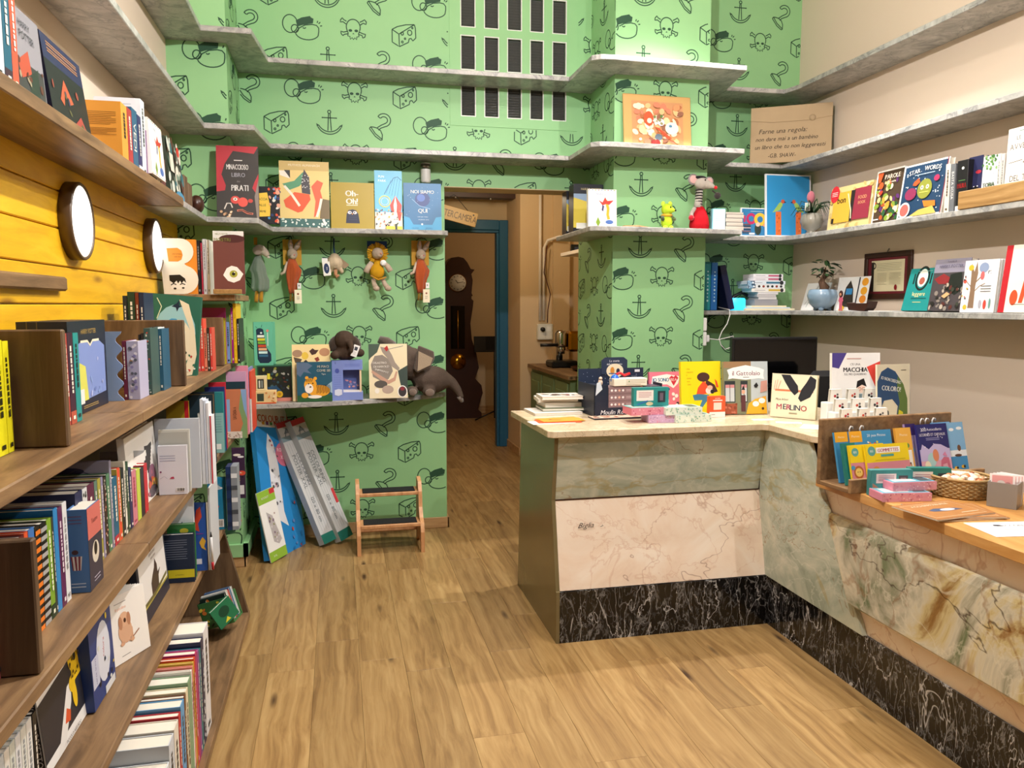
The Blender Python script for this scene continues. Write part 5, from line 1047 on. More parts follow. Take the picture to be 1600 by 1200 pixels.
# blue music box with window
x0, w, h = at_y(519, 567, 563, 4.665, Z)
mb_ = empty('music_box', Matrix.Translation((x0, 4.665, Z)), 'periwinkle blue toy music box with an open window', 'toy box', GT)
MB().box(0, 0, 0, w*.36, .08, h, '#7f92d2').box(w*.36, 0, 0, w, .08, h*.2, '#7f92d2').box(w*.36, 0, h*.76, w, .08, h, '#7f92d2').box(w*.36, .07, h*.2, w*.96, .08, h*.76, '#5a6aa8').build('carton', 'print', mb_)
MB().box(w*.9, .004, h*.2, w*.96, .07, h*.76, '#e6cfa8').box(w*.36, .004, h*.2, w*.9, .07, h*.24, '#e9e6e2').build('inner_frame', 'print', mb_)
Art(w, h).text('E', .12, .94, .05, '#2f3f88', .1).ell(.17, .74, .07, .08, '#4a5cb0').lines(.06, .3, .3, .62, 7, '#5a6cb8', .006).poly([(.08, .26), (.2, .29), (.32, .27), (.32, .15), (.2, .11), (.08, .14)], '#d9dff2').lines(.42, .92, .86, .9, 2, '#4a5cb0', .006).build('carton_print', mb_, Matrix.Translation((0, -.0005, 0)))
Art(w*.5, h*.5).spots(14, .1, .9, .1, .6, .04, .09, ['#d98a9c', '#b8a0c8', '#8a94c8', '#e9a08c']).build('scene_print', mb_, Matrix.Translation((w*.4, .069, h*.24)))
# small elephant plush sitting on the boxes
x0 = x_at(540, 4.70, 1.15); zt = Z+h+.001
t = empty('elephant_plush', Matrix.Translation((x0, 4.71, zt)), 'small dark brown elephant plush with a paper tag', 'soft toy', 'elephant plush toys')
DB = '#4a3c32'
blob(MB().ell((0, 0, .045), (.075, .05, .05), DB).ell((-.005, -.01, .115), (.062, .055, .058), DB).tube([(.02, -.055, .11), (.035, -.075, .075), (.03, -.085, .045)], [.022, .016, .011], 10, DB).ell((.08, -.01, .04), (.032, .03, .026), DB).ell((-.06, -.04, .03), (.03, .03, .026), DB).build('body', 'plush', t), .006)
for s, cx in ((-1, -.066), (1, .058)): MB().ell((cx, -.012, .095), (.03, .02, .048), dk(DB, .9), R=Matrix.Rotation(R(-24*s), 3, 'Y')).build('ear', 'plush', t)
card(t, 'price_tag', .055, .055, .035, .07, .002, '#efefee', -.075, Art(.035, .07).rect(.25, .55, .75, .85, '#3a3f4c').lines(.3, .7, .2, .4, 3, '#9a9a9a', .02), rot=R(20))
def art_harold(w, h):
    a = Art(w, h).rect(0, 0, 1, 1, '#e9dcb8').poly([(0, 1), (.3, 1), (.22, .85), (.05, .75), (0, .7)], '#46584c').poly([(.75, .5), (1, .6), (1, .1), (.86, .1), (.8, .3)], '#3c4a44').poly([(.05, .62), (.15, .78), (.35, .8), (.55, .7), (.62, .5), (.5, .35), (.3, .32), (.1, .4)], '#8d847a').poly([(.3, .95), (.5, .92), (.6, .8), (.68, .66), (.8, .55), (.76, .5), (.6, .58), (.48, .74), (.36, .84)], '#9c9084').poly([(.08, .52), (.3, .42), (.5, .33), (.64, .38), (.7, .5), (.74, .48), (.68, .32), (.5, .26), (.3, .34), (.06, .48)], '#c39a84').ell(.3, .26, .17, .1, '#5a544e').ell(.48, .16, .15, .11, '#b5a090').ell(.2, .14, .06, .07, '#efe9dc').poly([(.4, .92), (.48, .97), (.52, .9), (.46, .86)], '#b8302c').line([(.5, .9), (.9, .96)], .01, '#5a6a7a')
    a.ell(.86, .12, .13, .16, '#f2eee6').ell(.86, .12, .105, .135, '#3a3436').ell(.86, .17, .06, .05, '#8a3038')
    return a.text('DISASTRO', .28, .655, .04, '#f6f2e8', .42, bold=.03).text('DI HAROLD', .32, .585, .04, '#f6f2e8', .42, bold=.03).text('SNIPPERPOT', .33, .505, .035, '#f6f2e8', .48, rot=-16, bold=.03)
facing('picture_book', 'cream elephant picture book in front of the big elephant plush', 4.70, 577, 637, Z, 538, .022, '#4b5a4e', art_harold, R(4), group=GL_)
# big elephant plush
x0 = x_at(672, 4.86, 1.0)
t = empty('elephant_plush', Matrix.Translation((x0, 4.87, Z)), 'big brown elephant plush slumped at the end of the rounded shelf', 'soft toy', 'elephant plush toys')
BB = '#5a4d44'; s_ = .00395
def E_(du, dv, dy=0): return (du*s_, dy, (614-dv)*s_)
blob(MB().ell(E_(2, 591), (.125, .085, .088), BB).ell(E_(-34, 565, -.0), (.125, .085, .105), BB).ell(E_(-46, 548), (.09, .07, .06), BB).ell(E_(-30, 606, -.075), (.04, .045, .03), BB).ell(E_(-4, 607, -.085), (.044, .045, .032), BB)
     .tube([E_(26, 592, 0), E_(36, 598, .0), E_(44, 608, -.005), E_(50, 622, -.01)], [.045, .034, .026, .018], 12, BB).build('body', 'plush', t), .007)
MB().ell(E_(-30, 607, -.118), (.025, .008, .022), '#7a6a5e').build('foot_pad', 'plush', t); MB().ell(E_(-4, 608, -.129), (.028, .008, .024), '#7a6a5e').build('foot_pad', 'plush', t)
er = MB().prism([E_(-20, 535)[::2], E_(4, 545)[::2], E_(5, 556)[::2], E_(-1, 568)[::2], E_(-22, 578)[::2], E_(-28, 572)[::2]], -.1, -.08, 'Y', BB).build('ear', 'plush', t); bv = er.modifiers.new('b', 'BEVEL'); bv.width = .008; bv.segments = 2
MB().prism([E_(-20, 544)[::2], E_(2, 555)[::2], E_(-2, 566)[::2], E_(-22, 575)[::2]], -.103, -.0995, 'Y', '#a8967e').build('inner_ear', 'plush', er)
MB().tube([E_(-56, 538, -.02), E_(-68, 531, -.02), E_(-79, 526, -.02)], [.03, .034, .022], 12, BB).build('ear', 'plush', t)
MB().tube([E_(47, 618, -.008), E_(51, 628, -.01)], [.02, .01], 8, '#7c7068').build('tail_tuft', 'plush', t)

# ---------------------------------------------------------------- on the floor by the green wall
# rocket box leaning in the corner: foot and head given as points
def plank(name, label, foot_l, foot_r, top_l, d, col, front, cat='box', group=None, top_r=None):
    """upright leaning carton: foot corners and upper left corner of its front face"""
    a = Vector(foot_l); b = Vector(foot_r); c = Vector(top_l); Zv = c-a; h = Zv.length; Zv.normalize(); X = b-a; w = X.length; X -= Zv*X.dot(Zv); X.normalize(); Y = Zv.cross(X)
    M = Matrix((X, Y, Zv)).transposed().to_4x4(); M.translation = a
    o = MB().box(0, 0, 0, w, d, h, col).build(name, 'print'); o.matrix_world = M; tag(o, label, cat, group)
    front(w, h).build('front_print', o, Matrix.Translation((0, -.0005, 0))); return o, w, h
fa = onZ(414, 879, .005); fb_ = onZ(471, 848, .005)
zt = .86; pa = Vector((x_at(388, 4.74, zt), 4.74, zt))
def art_rocket(w, h):
    a = Art(w, h).rect(0, 0, 1, 1, '#2585c8').rect(0, .86, 1, 1, '#e9e9ea').text('COLOUR IT', .45, .92, .05, '#c9502f', .7, bold=.04).rect(.86, .9, 1, 1, '#b8323c')
    for i, c in enumerate(['#e0a030', '#7a4a9a', '#3f8a5c', '#d8503c', '#2f6fae', '#c0a23a']): a.rect(.2+i*.1, .875, .26+i*.1, .895, c)
    a.poly([(.3, .82), (.42, .76), (.5, .6), (.52, .3), (.6, .2), (.4, .24), (.26, .3), (.26, .6), (.24, .72)], '#dfe0e4').ell(.66, .68, .2, .19, '#d0708a').text('ROCKET', .66, .71, .025, '#f6eef0', .34).text('XXL', .66, .66, .025, '#f6eef0', .2).spots(22, .28, .5, .35, .78, .012, .03, ['#4a4a52', '#8a8a92', '#c9c9d0', '#c06a7a'], random.Random(2))
    return a.spots(16, .66, .95, .03, .38, .02, .035, ['#b8402f', '#1f6fae', '#5a7fb8'], random.Random(7))
SH_ = Vector((.02, -.01, .012))
plank('rocket_box', 'tall bright blue rocket colouring box leaning in the corner', fa+SH_, fb_+SH_, pa+SH_, .03, '#1f7cc0', art_rocket)
fa2 = onZ(424, 880, .004); fb2 = onZ(450, 867, .004); zt2 = .40
pa2 = fa2 + (Vector((x_at(400, 4.5, zt2), 4.5, zt2))-fa2)
def art_small(w, h): return Art(w, h).rect(0, 0, 1, 1, '#eeeeea').rect(0, .82, 1, 1, '#8fb83c').rect(0, 0, 1, .14, '#8fb83c').rect(.7, .92, 1, .99, '#c8323c').poly([(.3, .7), (.6, .62), (.86, .25), (.66, .2), (.4, .26), (.36, .5)], '#b9b4b4').spots(14, .34, .76, .25, .66, .03, .06, ['#7f6a7a', '#d9d4d4', '#8a8f5a', '#b0a09c'], random.Random(5)).text('ROCKET', .4, .9, .03, '#e6e9d8', .5).text('XXL', .3, .07, .03, '#f2f4e4', .3)
plank('rocket_card', 'white and green rocket card leaning on the blue rocket box', fa2, fb2, pa2, .006, '#e9e9e4', art_small, 'package')
def art_poster(w, h, tl=True):
    a = Art(w, h).rect(0, 0, 1, 1, '#c6c8c8').rect(0, .955, 1, 1, '#c23a40').rect(0, 0, 1, .075, '#1f7668').rect(0, .84, 1, .88, '#7f959c').poly([(.25, .9), (.5, .945), (.75, .9)], '#7a858a').line([(.3, .88), (.5, .935), (.7, .88)], .05, '#4a565c')
    for i in range(5): a.rect(.18+i*.16, .1, .21+i*.16, .82, '#aab2b4')
    return a.text('COLOURING', .62, .6, .035, '#5a6266', rot=-90, maxw=2.6).text('POSTER XXL', .32, .585, .035, '#5a6266', rot=-90, maxw=2.8).text('120 x 80 cm', .4, .27, .03, '#5a6266', rot=-90, maxw=2.8).rect(.78, .28, .98, .4, '#c23a40')
GPB = 'long poster cartons leaning on the green wall'
for i, (f0, f1, tu, tv, lab) in enumerate([((507, 856), (530, 849), 430, 662, 'long grey poster carton leaning nearest the rocket box'), ((533, 851), (553, 844), 453, 658, 'long grey poster carton leaning nearest the step stool')]):
    a = onZ(*f0, .004); b = onZ(*f1, .004)
    # upper end touches the wall
    p = onY(tu, tv, 4.86); a.z += .02; b.z += .02
    plank('poster_carton', lab, a, b, p, .05, '#b9bcbc', art_poster, group=GPB)
# step stool
xa, xb = .085, .475; yf, yr = 4.50, 4.80
st = empty('step_stool', (xa, yf, 0), 'small wooden step stool with two black-padded treads', 'stool')
IS = st.matrix_world.inverted()
HS = .385
for x in (xa, xb-.022):
    pts = [(yf, 0), (yf+.03, 0), (yf+.05, .05), (yf+.2, .05), (yr-.03, 0), (yr, 0), (yr-.02, HS*.6), (yr-.03, HS), (yr-.06, HS+.02), (yr-.14, HS+.005), (yr-.17, HS-.05), (yr-.19, HS-.14), (yf+.07, .19), (yf+.02, .17), (yf+.0, .12)]
    MB().prism(pts, x, x+.022, 'X').build('side_panel', 'beech', st, IS)
for y, z, d in ((yf+.01, .155, .145), (yf+.13, .315, .145)):
    b_ = MB().bbox(xa+.022, y, z, xb-.022, y+d, z+.02, .003).build('tread', 'beech', st, IS)
    MB().bbox(xa+.04, y+.015, z+.02, xb-.04, y+d-.02, z+.026, .002).build('pad', 'rubber', b_)
MB().bbox(xa+.022, yr-.06, .07, xb-.022, yr-.045, .11, .003).build('rear_rail', 'beech', st, IS)

# ================================================================ PASSAGE
Yc = 9.85
ck = empty('grandfather_clock', (x_at(716, Yc, .3), Yc, 0), 'tall dark longcase clock with white dial beyond the blue doorway', 'clock')
sc_ = (Yc*1.02)/F
def ckx(u): return x_at(u, Yc, 1.2)-ck.location.x
def ckz(v): return z_at(v, ck.location.x, Yc)
L_ = [(752, 653), (752, 646), (746, 640), (754, 615), (752, 603), (742, 592), (748, 575), (744, 552), (737, 530), (735, 505), (739, 480), (740, 470), (737, 467), (737, 463), (739, 462), (737, 458), (739, 438), (737, 428), (742, 421), (736, 420), (731, 410), (725, 403), (717, 401)]
prof = [(ckx(u), ckz(v)) for u, v in L_]; prof[0] = (prof[0][0], 0)
pts = prof + [(-x, z) for x, z in prof[::-1][1:]]
MB().prism(pts, 0, .3, 'Y').build('case', 'clock_wood', ck)
MB().lathe([(.0001, 0), (.115, 0), (.115, .012), (.0001, .012)], 30).build('dial_ring', 'brass', ck, Matrix.Translation((0, -.001, ckz(442))) @ Matrix.Rotation(R(90), 4, 'X'))
dl = MB().lathe([(.0001, 0), (.105, 0), (.105, .006), (.0001, .006)], 30).build('dial', 'white_plastic', ck, Matrix.Translation((0, -.0125, ckz(442))) @ Matrix.Rotation(R(90), 4, 'X'))
a = Art(.2, .2)
for i in range(12):
    t_ = math.pi/6*i; a.line([(.5+.38*math.sin(t_), .5+.38*math.cos(t_)), (.5+.46*math.sin(t_), .5+.46*math.cos(t_))], .035, '#1a1612')
a.line([(.5, .5), (.36, .68)], .04, '#1a1612').line([(.5, .5), (.86, .56)], .03, '#1a1612').ell(.5, .5, .03, .03, '#1a1612')
a.build('dial_print', ck, Matrix.Translation((-.1, -.0195, ckz(442)-.1)))
MB().bbox(-.09, -.006, ckz(545), .09, 0, ckz(478), .004).build('door_panel', 'screen', ck)
MB().lathe([(.0001, 0), (.085, .002), (.1, .012), (.1, .016), (.0001, .016)], 30).build('pendulum_bob', 'brass', ck, Matrix.Translation((0, -.004, ckz(565))) @ Matrix.Rotation(R(90), 4, 'X'))
MB().tube([(0, -.012, ckz(545)), (0, -.012, ckz(485))], .008, 8).build('pendulum_rod', 'brass', ck)
msd = empty('music_stand', (x_at(773, 9.6, .3), 9.6, 0), 'black music stand with pale sheets beside the longcase clock', 'music stand')
z1_ = z_at(550, msd.location.x, 9.6)
MB().tube([(0, 0, .03), (0, 0, z1_)], .012, 8).build('pole', 'black_plastic', msd)
for k in range(3): MB().tube([(0, 0, .12), (.25*math.cos(2.1*k+3.1), .2*math.sin(2.1*k+3.1), .01)], .009, 6).build('leg', 'black_plastic', msd)
MB().bbox(-.24, -.02, z1_, .22, 0, z1_+.2, .004).build('desk', 'black_plastic', msd, TR(0, 0, 0, 0, R(-8)))
MB().box(-.09, -.026, z1_+.03, .2, -.0205, z1_+.19).build('sheet', 'rubber', msd, TR(0, 0, 0, 0, R(-8)))
# hanging sign
sg = empty('hanging_sign', Matrix.Translation((x_at(716, 7.4, 2.3), 7.4, z_at(337, 1.2, 7.4))), 'small tilted wooden name sign hanging in the passage', 'sign')
MB().bbox(-.23, -.008, -.065, .18, .008, .065, .003, '#c9a86a').build('board', 'print', sg, Matrix.Rotation(R(14), 4, 'Y'))
a = Art(.41, .13).text('INTERCAMERA', .55, .5, .5, '#4a3418', .88); a.ell(.9, .8, .02, .02, '#2a1c0c')
a.build('lettering', sg, Matrix.Rotation(R(14), 4, 'Y') @ Matrix.Translation((-.23, -.0086, -.065)))
MB().tube([(-.19, 0, .11), (-.03, .048, .2), (.1, 0, .035)], .003, 6).build('cord', 'black_plastic', sg)
for i, u in enumerate((712, 767)):
    o = MB().ell((0, 0, 0), (.014, .01, .014)).build('bolt', 'steel'); o.matrix_world = Matrix.Translation((x_at(u, 7.44, 2.5), 7.445, z_at(309+i, 1.3, 7.44))); tag(o, ['round steel bolt head on the dark beam above the sign', 'round steel bolt head on the dark beam away from the sign'][i], 'bolt')
# conduits, socket box, cabinet and coffee corner
for i, u in enumerate((844, 850)):
    x = x_at(u, 7.22, 1.5); top = 2.6 if i == 0 else 1.98
    tag(MB().tube([(x, 7.225, 1.3), (x, 7.225, top)] + ([(x+.03, 7.2, 2.05), (x+.12, 7.1, 2.08)] if i else []), .014, 8).build('conduit', 'ceiling_paint'), ['tall cream cable conduit running up the passage wall', 'shorter cream conduit bending toward the passage shelf'][i], 'conduit')
o = box_thing('socket_box', 'pale surface socket box with a black plug on the passage wall', Matrix.Translation((x_at(840, 7.2, 1.2), 7.19, z_at(531, 1.9, 7.2))), .15, .15, .055, '#d9d8cc', Art(.15, .15).rect(.08, .1, .46, .9, '#e6e5da').rect(.54, .1, .92, .9, '#e6e5da').rect(.6, .55, .86, .82, '#f2f2ec'), cat='socket', mat='paint', r=.006)
MB().lathe([(.0001, 0), (.022, 0), (.02, .03), (.0001, .032)], 16).build('plug', 'black_plastic', o, Matrix.Translation((.045, -.001, .1)) @ Matrix.Rotation(R(90), 4, 'X'))
tag(MB().tube([(x_at(855, 7.18, 1.9), 7.19, 2.0), (x_at(850, 7.18, 1.7), 7.18, 1.75), (x_at(860, 7.18, 1.6), 7.18, 1.55), (x_at(856, 7.17, 1.4), 7.17, 1.4), (x_at(856, 7.17, 1.3), 7.18, 1.28)], .005, 6, '#4a1f1c').build('cable', 'paint'), 'thin dark red cable dropping from the passage shelf to the sockets', 'cable')
tag(MB().bbox(1.93, 5.3, 1.87, 2.36, 6.72, 1.9, .003).build('passage_shelf', 'ceiling_paint'), 'cream shelf in the passage behind the green column', 'shelf')
box_thing('router', 'small black box with a dim display on the passage shelf', Matrix.Translation((1.96, 6.5, 1.901)) @ Matrix.Rotation(R(-10), 4, 'Z'), .1, .06, .05, '#141418', Art(.1, .06).lines(.3, .75, .3, .6, 3, '#5a6a9a', .05), cat='device', mat='paint')
for i, (c, lab) in enumerate([('#8a2a2c', 'dark red book on the passage shelf'), ('#d9cfae', 'cream book on the passage shelf'), ('#2a2522', 'black book on the passage shelf')]):
    book('book', lab, Matrix.Translation((2.0+.03*i, 5.9-.12*i, 1.901)) @ Matrix.Rotation(R(10), 4, 'Z'), .15, .2, .025, c, group='books on the passage shelf')
cb = empty('passage_cabinet', (1.76, 5.9, 0), 'green painted cabinet with a wooden top in the passage', 'cabinet')
IC = cb.matrix_world.inverted()
MB().box(1.78, 5.9, 0, 2.34, 7.15, .86).build('body', 'cabinet_green', cb, IC); MB().bbox(1.75, 5.86, .86, 2.35, 7.2, .895, .004).build('top', 'brown_wood', cb, IC)
for k in range(3): MB().bbox(1.765, 5.93+k*.41, .05, 1.78, 6.3+k*.41, .83, .004).bbox(1.755, 5.99+k*.41, .12, 1.765, 6.24+k*.41, .76, .004).build('door', 'cabinet_green', cb, IC)
cm = empty('coffee_machine', (1.94, 6.72, .896), 'chrome and brass lever coffee machine on the passage cabinet', 'coffee machine')
MB().bbox(-.11, -.1, 0, .13, .12, .06, .012).build('base', 'black_plastic', cm); MB().lathe([(.05, .18), (.055, .2), (.055, .3), (.04, .33), (.0001, .33)], 20).build('boiler', 'chrome', cm)
MB().tube([(0, .05, .05), (0, .05, .22)], .03, 12).build('column', 'chrome', cm); MB().bbox(.05, -.08, .14, .28, .1, .32, .02).build('tank', 'brass', cm); MB().tube([(-.04, -.03, .2), (-.2, -.05, .2)], .014, 8).build('handle', 'black_plastic', cm)
MB().lathe([(.035, .12), (.04, .16), (.04, .19)], 16).build('filter_cup', 'chrome', cm); MB().bbox(.28, -.08, .05, .37, .1, .33, .01).build('grinder', 'black_plastic', cm)
ty = MB().lathe([(.16, 0), (.19, .03), (.18, .035), (.15, .01)], 24).build('wooden_tray', 'clock_wood'); ty.matrix_world = TR(2.1, 6.3, .896); tag(ty, 'round dark wooden tray on the passage cabinet', 'tray')
cl = MB().bbox(-.07, -.05, 0, .07, .05, .1, .03, '#1c1c1e').build('dark_cloth', 'cloth'); cl.matrix_world = TR(2.1, 6.28, .908, R(30)); tag(cl, 'crumpled black cloth lying in the wooden tray', 'cloth')
# ================================================================ COLUMN AND RIGHT WALL
GN = 'things on the column shelf'
Z = ZM+.001
# picture leaning on the column
def art_mice(w, h):
    a = Art(w, h).rect(.12, .08, .88, .88, '#c08a5c')
    q = random.Random(12)
    a.spots(70, .16, .84, .12, .84, .02, .06, ['#e6c89a', '#d98a5a', '#a8643c', '#f0dcb8', '#8a5a44', '#d8b07a', '#c9785a', '#efe0c8'], q)
    a.ell(.36, .56, .07, .1, '#d8502c').ell(.37, .52, .035, .035, '#f0dcc0').poly([(.44, .42), (.5, .4), (.7, .22), (.64, .2)], '#cf4a2c').ell(.7, .4, .1, .085, '#efe6cc').ell(.68, .44, .025, .02, '#4a7fa0').ell(.5, .23, .055, .045, '#5a6a78').ell(.54, .5, .05, .05, '#dcd2e0').spots(10, .42, .56, .46, .62, .015, .03, ['#5a7a3c', '#e6dcc8', '#8a8a5a'], q).spots(8, .4, .52, .1, .16, .02, .03, ['#b8302c', '#8a2420'], q)
    return a
x0, x1 = x_at(977, 4.46, 2.5), x_at(1084, 4.46, 2.5)
h = z_at(148, (x0+x1)/2, 4.5)-Z
pc = MB().bbox(0, 0, 0, x1-x0, .012, h, .002).build('mounted_picture', 'tan_board'); pc.matrix_world = TR(x0, 4.47, Z+.001, R(1.5), R(-6)); tag(pc, 'warm storybook picture mounted on tan board against the column', 'picture')
art_mice(x1-x0, h).build('picture_print', pc, Matrix.Translation((0, -.0005, 0)))
Z = ZLW+.001
# boxed sets at the column corner
def art_set(w, h): return Art(w, h).rect(0, 0, 1, 1, '#171a26').rect(0, .1, 1, .8, '#8fa8c8').poly([(0, .1), (.8, .1), (.7, .6), (0, .72)], '#dcc850').rect(.1, .08, .8, .2, '#e9e9e4').text('HARRY POTTER', .6, .9, .05, '#c9b890', .7)
GH = 'navy boxed sets at the doorway end of the column shelf'
for i, (Y, u0, u1, vt, lab) in enumerate([(4.90, 885, 900, 298, 'dark navy boxed set farthest left on the column shelf'), (4.72, 896, 948, 287, 'dark navy boxed set behind the white parrot book')]):
    x0, x1 = x_at(u0, Y, 2.0), x_at(u1, Y, 2.0); x1 = min(x1, 1.628); h = z_at(vt, x0, Y)-Z
    box_thing('book_box', lab, Matrix.Translation((x0, Y, Z)), x1-x0, h, .1, '#171a26', art_set(x1-x0, h), group=GH)
x0, x1 = x_at(918, 4.44, 2.0), x_at(962, 4.44, 2.0)
book('book', 'white activity book with a parrot standing on the column shelf corner', Matrix.Translation((x0, 4.42, Z)), x1-x0, z_at(295, x0, 4.42)-Z, .03, '#efeee8', front=art_parrot(x1-x0, z_at(295, x0, 4.42)-Z), lean=R(3))
mb = MB(); q = random.Random(3)
for i in range(5): mb.tube([(-.09+.01*i, .01*i-.02, .007+.004*(i % 2)), (.0, .012*i-.03, .012), (.095-.008*i, .01*i-.01, .007)], [.006, .007, .003], 7)
o = mb.build('twig_bundle', 'bamboo'); o.matrix_world = Matrix.Translation((x_at(995, 4.40, 1.9), 4.42, Z)); tag(o, 'small bundle of pale twigs lying on the column shelf', 'twigs')
# lime knitted mouse
t = empty('knitted_mouse', Matrix.Translation((x_at(1042, 4.42, 2.0), 4.42, Z)), 'small lime green knitted mouse with a yellow scarf', 'soft toy', 'knitted mice on the column shelf')
LG = '#b4d234'
blob(MB().ell((0, 0, .045), (.036, .032, .045), LG).ell((0, -.004, .115), (.036, .034, .036), LG).tube([(.01, -.02, .112), (.036, -.035, .108)], [.022, .008], 10, LG).build('body', 'cloth', t), .004)
for s in (-1, 1): MB().ell((.022*s-.002, .0, .148), (.014, .007, .017), '#c2de4a').build('ear', 'cloth', t)
MB().lathe([(.026, .072), (.034, .078), (.034, .086), (.026, .09)], 16, '#d9a62c').build('scarf', 'cloth', t)
MB().ell((.038, -.037, .108), .006, '#1a1a1a').build('nose', 'cloth', t); MB().ell((.008, -.036, .126), .005, '#1a1a1a').build('eye', 'gloss', t)
for s in (-1, 1): MB().tube([(.03*s, -.01, .07), (.038*s, -.03, .055)], [.009, .011], 8, '#3f4a30' if s < 0 else '#57663a').build('arm', 'cloth', t); MB().ell((.018*s, -.022, .01), (.014, .02, .011), LG).build('foot', 'cloth', t)
# tall grey rat in red trousers
t = empty('knitted_mouse', Matrix.Translation((x_at(1094, 4.43, 2.0), 4.44, Z)), 'tall grey knitted mouse in red trousers with a long nose', 'soft toy', 'knitted mice on the column shelf')
def rz(v): return z_at(v, t.location.x, 4.44)-Z
s4 = .0037
blob(MB().lathe([(.0001, 0), (.056, .004), (.06, .03), (.055, .07), (.04, .115), (.024, .14), (.0001, .145)], 20, '#b01822').build('trousers', 'cloth', t), .004, 3)
MB().tube([(-.012, 0, .135), (-.008, 0, .17), (-.004, 0, .21), (-.002, 0, .25)], [.026, .022, .02, .018], 12, '#b9b2aa').build('neck', 'cloth', t)
for k in range(6): MB().lathe([(.022, 0), (.0245, .004), (.022, .008)], 12, '#2a2826').build('collar_stripe', 'cloth', t, Matrix.Translation((-.006, 0, .15+k*.017)))
blob(MB().ell((.006, -.008, .275), (.045, .038, .036), '#b5aca2').tube([(.02, -.015, .275), (.055, -.03, .262), (.075, -.04, .252)], [.032, .02, .009], 12, '#b5aca2').build('head', 'cloth', t), .004)
MB().ell((.08, -.043, .25), .011, '#d21e28').build('nose', 'cloth', t); MB().ell((.012, -.044, .292), .005, '#101010').build('eye', 'gloss', t)
for x, z_, sx in ((-.045, .3, .034), (.058, .29, .03)):
    e = MB().ell((x, .0, z_), (sx, .008, sx), '#8f8a86').build('ear', 'cloth', t); MB().ell((x, -.006, z_), (sx*.72, .005, sx*.72), '#d2a8a4').build('inner_ear', 'cloth', e)
MB().ell((.0, .004, .312), (.04, .03, .012), '#17161a').build('hat', 'cloth', t); MB().ell((.1, -.03, .205), .02, '#3a3432').build('pompon', 'cloth', t); MB().tube([(.07, -.02, .235), (.095, -.03, .215)], .004, 6, '#3a3432').build('cord', 'cloth', t)
MB().tube([(-.035, -.01, .13), (-.06, -.02, .1), (-.066, -.03, .075)], [.012, .012, .014], 8, '#b5aca2').build('arm', 'cloth', t); MB().ell((-.067, -.032, .07), (.017, .017, .017), '#c01c28').build('mitten', 'cloth', t)
MB().tube([(.02, .02, .135), (.045, .03, .08), (.06, .03, .02)], .007, 7, '#8a8580').build('tail', 'cloth', t)
# cards and books to the right of the rat
x0, w, h = at_y(1113, 1133, 326, 4.40, Z)
box_thing('card_box', 'small pale blue box with a printed white front beside the red trousers', Matrix.Translation((x0, 4.40, Z)) @ Matrix.Rotation(R(-4), 4, 'Z'), w, h, .03, '#7fc0cc', Art(w, h).rect(.08, .02, .96, .96, '#eef2f2').lines(.2, .6, .45, .62, 3, '#6fa5c4', .02).ring(.45, .25, .18, .03, '#9ab8c8').rect(.66, .7, .86, .86, '#b9ccd4'))
zz = Z
for i, (hh, c) in enumerate([(.026, '#8d8880'), (.022, '#97928a'), (.024, '#85807a'), (.022, '#9a958e'), (.012, '#8a857e')]):
    x0, x1 = x_at(1133+(i % 2), 4.40, 2.0), x_at(1161-(i % 3), 4.40, 2.0)
    book('book', f'{["lowest", "second lowest", "middle", "second highest", "topmost"][i]} grey book in the low stack on the column shelf', Matrix.Translation((x0, 4.39, zz)), x1-x0, hh, .14, c, solid=True, group='grey books in a low stack', front=Art(x1-x0, hh).rect(0, .12, 1, .88, '#cfc8bc').rect(0, .88, 1, 1, c).lines(.02, .98, .3, .7, 3, '#b5ada0', .06)); zz += hh+.0005
Z2 = ZLW+.001
def art_100(w, h):
    a = Art(w, h).rect(0, 0, 1, 1, '#f0f0ec').rect(.04, .03, .97, .97, '#2f78a8').text('1', .12, .62, .25, '#c02a5a', .1, bold=.1).ring(.38, .62, .14, .09, '#b82a60').ring(.7, .6, .16, .11, '#e8b83a').ell(.62, .26, .12, .2, '#2a3a34').ell(.62, .42, .08, .07, '#e0b8a4').ell(.86, .4, .06, .05, '#e8926a')
    for i in range(6): a.rect(.05, .1+i*.06, .36, .13+i*.06, ['#3a2a2c', '#8a4a3a', '#2a2430', '#c9a08c'][i % 4])
    return a.lines(.35, .8, .88, .88, 1, '#a8c8dc', .02).rect(.3, .06, .5, .12, '#e9e9e4')
facing('picture_book', 'blue picture book with a large coloured 100 beside the stack', 4.74, 1158, 1201, Z2, 325, .012, '#efefea', art_100, R(3))
def art_birds(w, h):
    a = Art(w, h).rect(0, 0, 1, 1, '#e6ebee').rect(.03, .02, .97, .98, '#2f92cc')
    for x, s in ((.28, 1), (.72, -1)):
        a.rect(x-.06, .02, x+.06, .4, '#df7038').poly([(x-.06*s, .4), (x-.13*s, .38), (x+.02*s, .54), (x+.1*s, .57), (x+.09*s, .5), (x+.03*s, .42)], '#9cc060').ell(x+.1*s, .565, .04, .04, '#cf5a3a').poly([(x+.13*s, .57), (x+.18*s, .55), (x+.13*s, .54)], '#3a1f3a').spots(5, x-.05, x+.05, .05, .38, .01, .02, ['#b8502a', '#efa06a'])
    return a
facing('framed_picture', 'blue parrot picture in a thin white frame in the corner', 4.72, 1197, 1268, Z2, 272, .012, '#e9edf0', art_birds, R(4), cat='picture', solid=True)
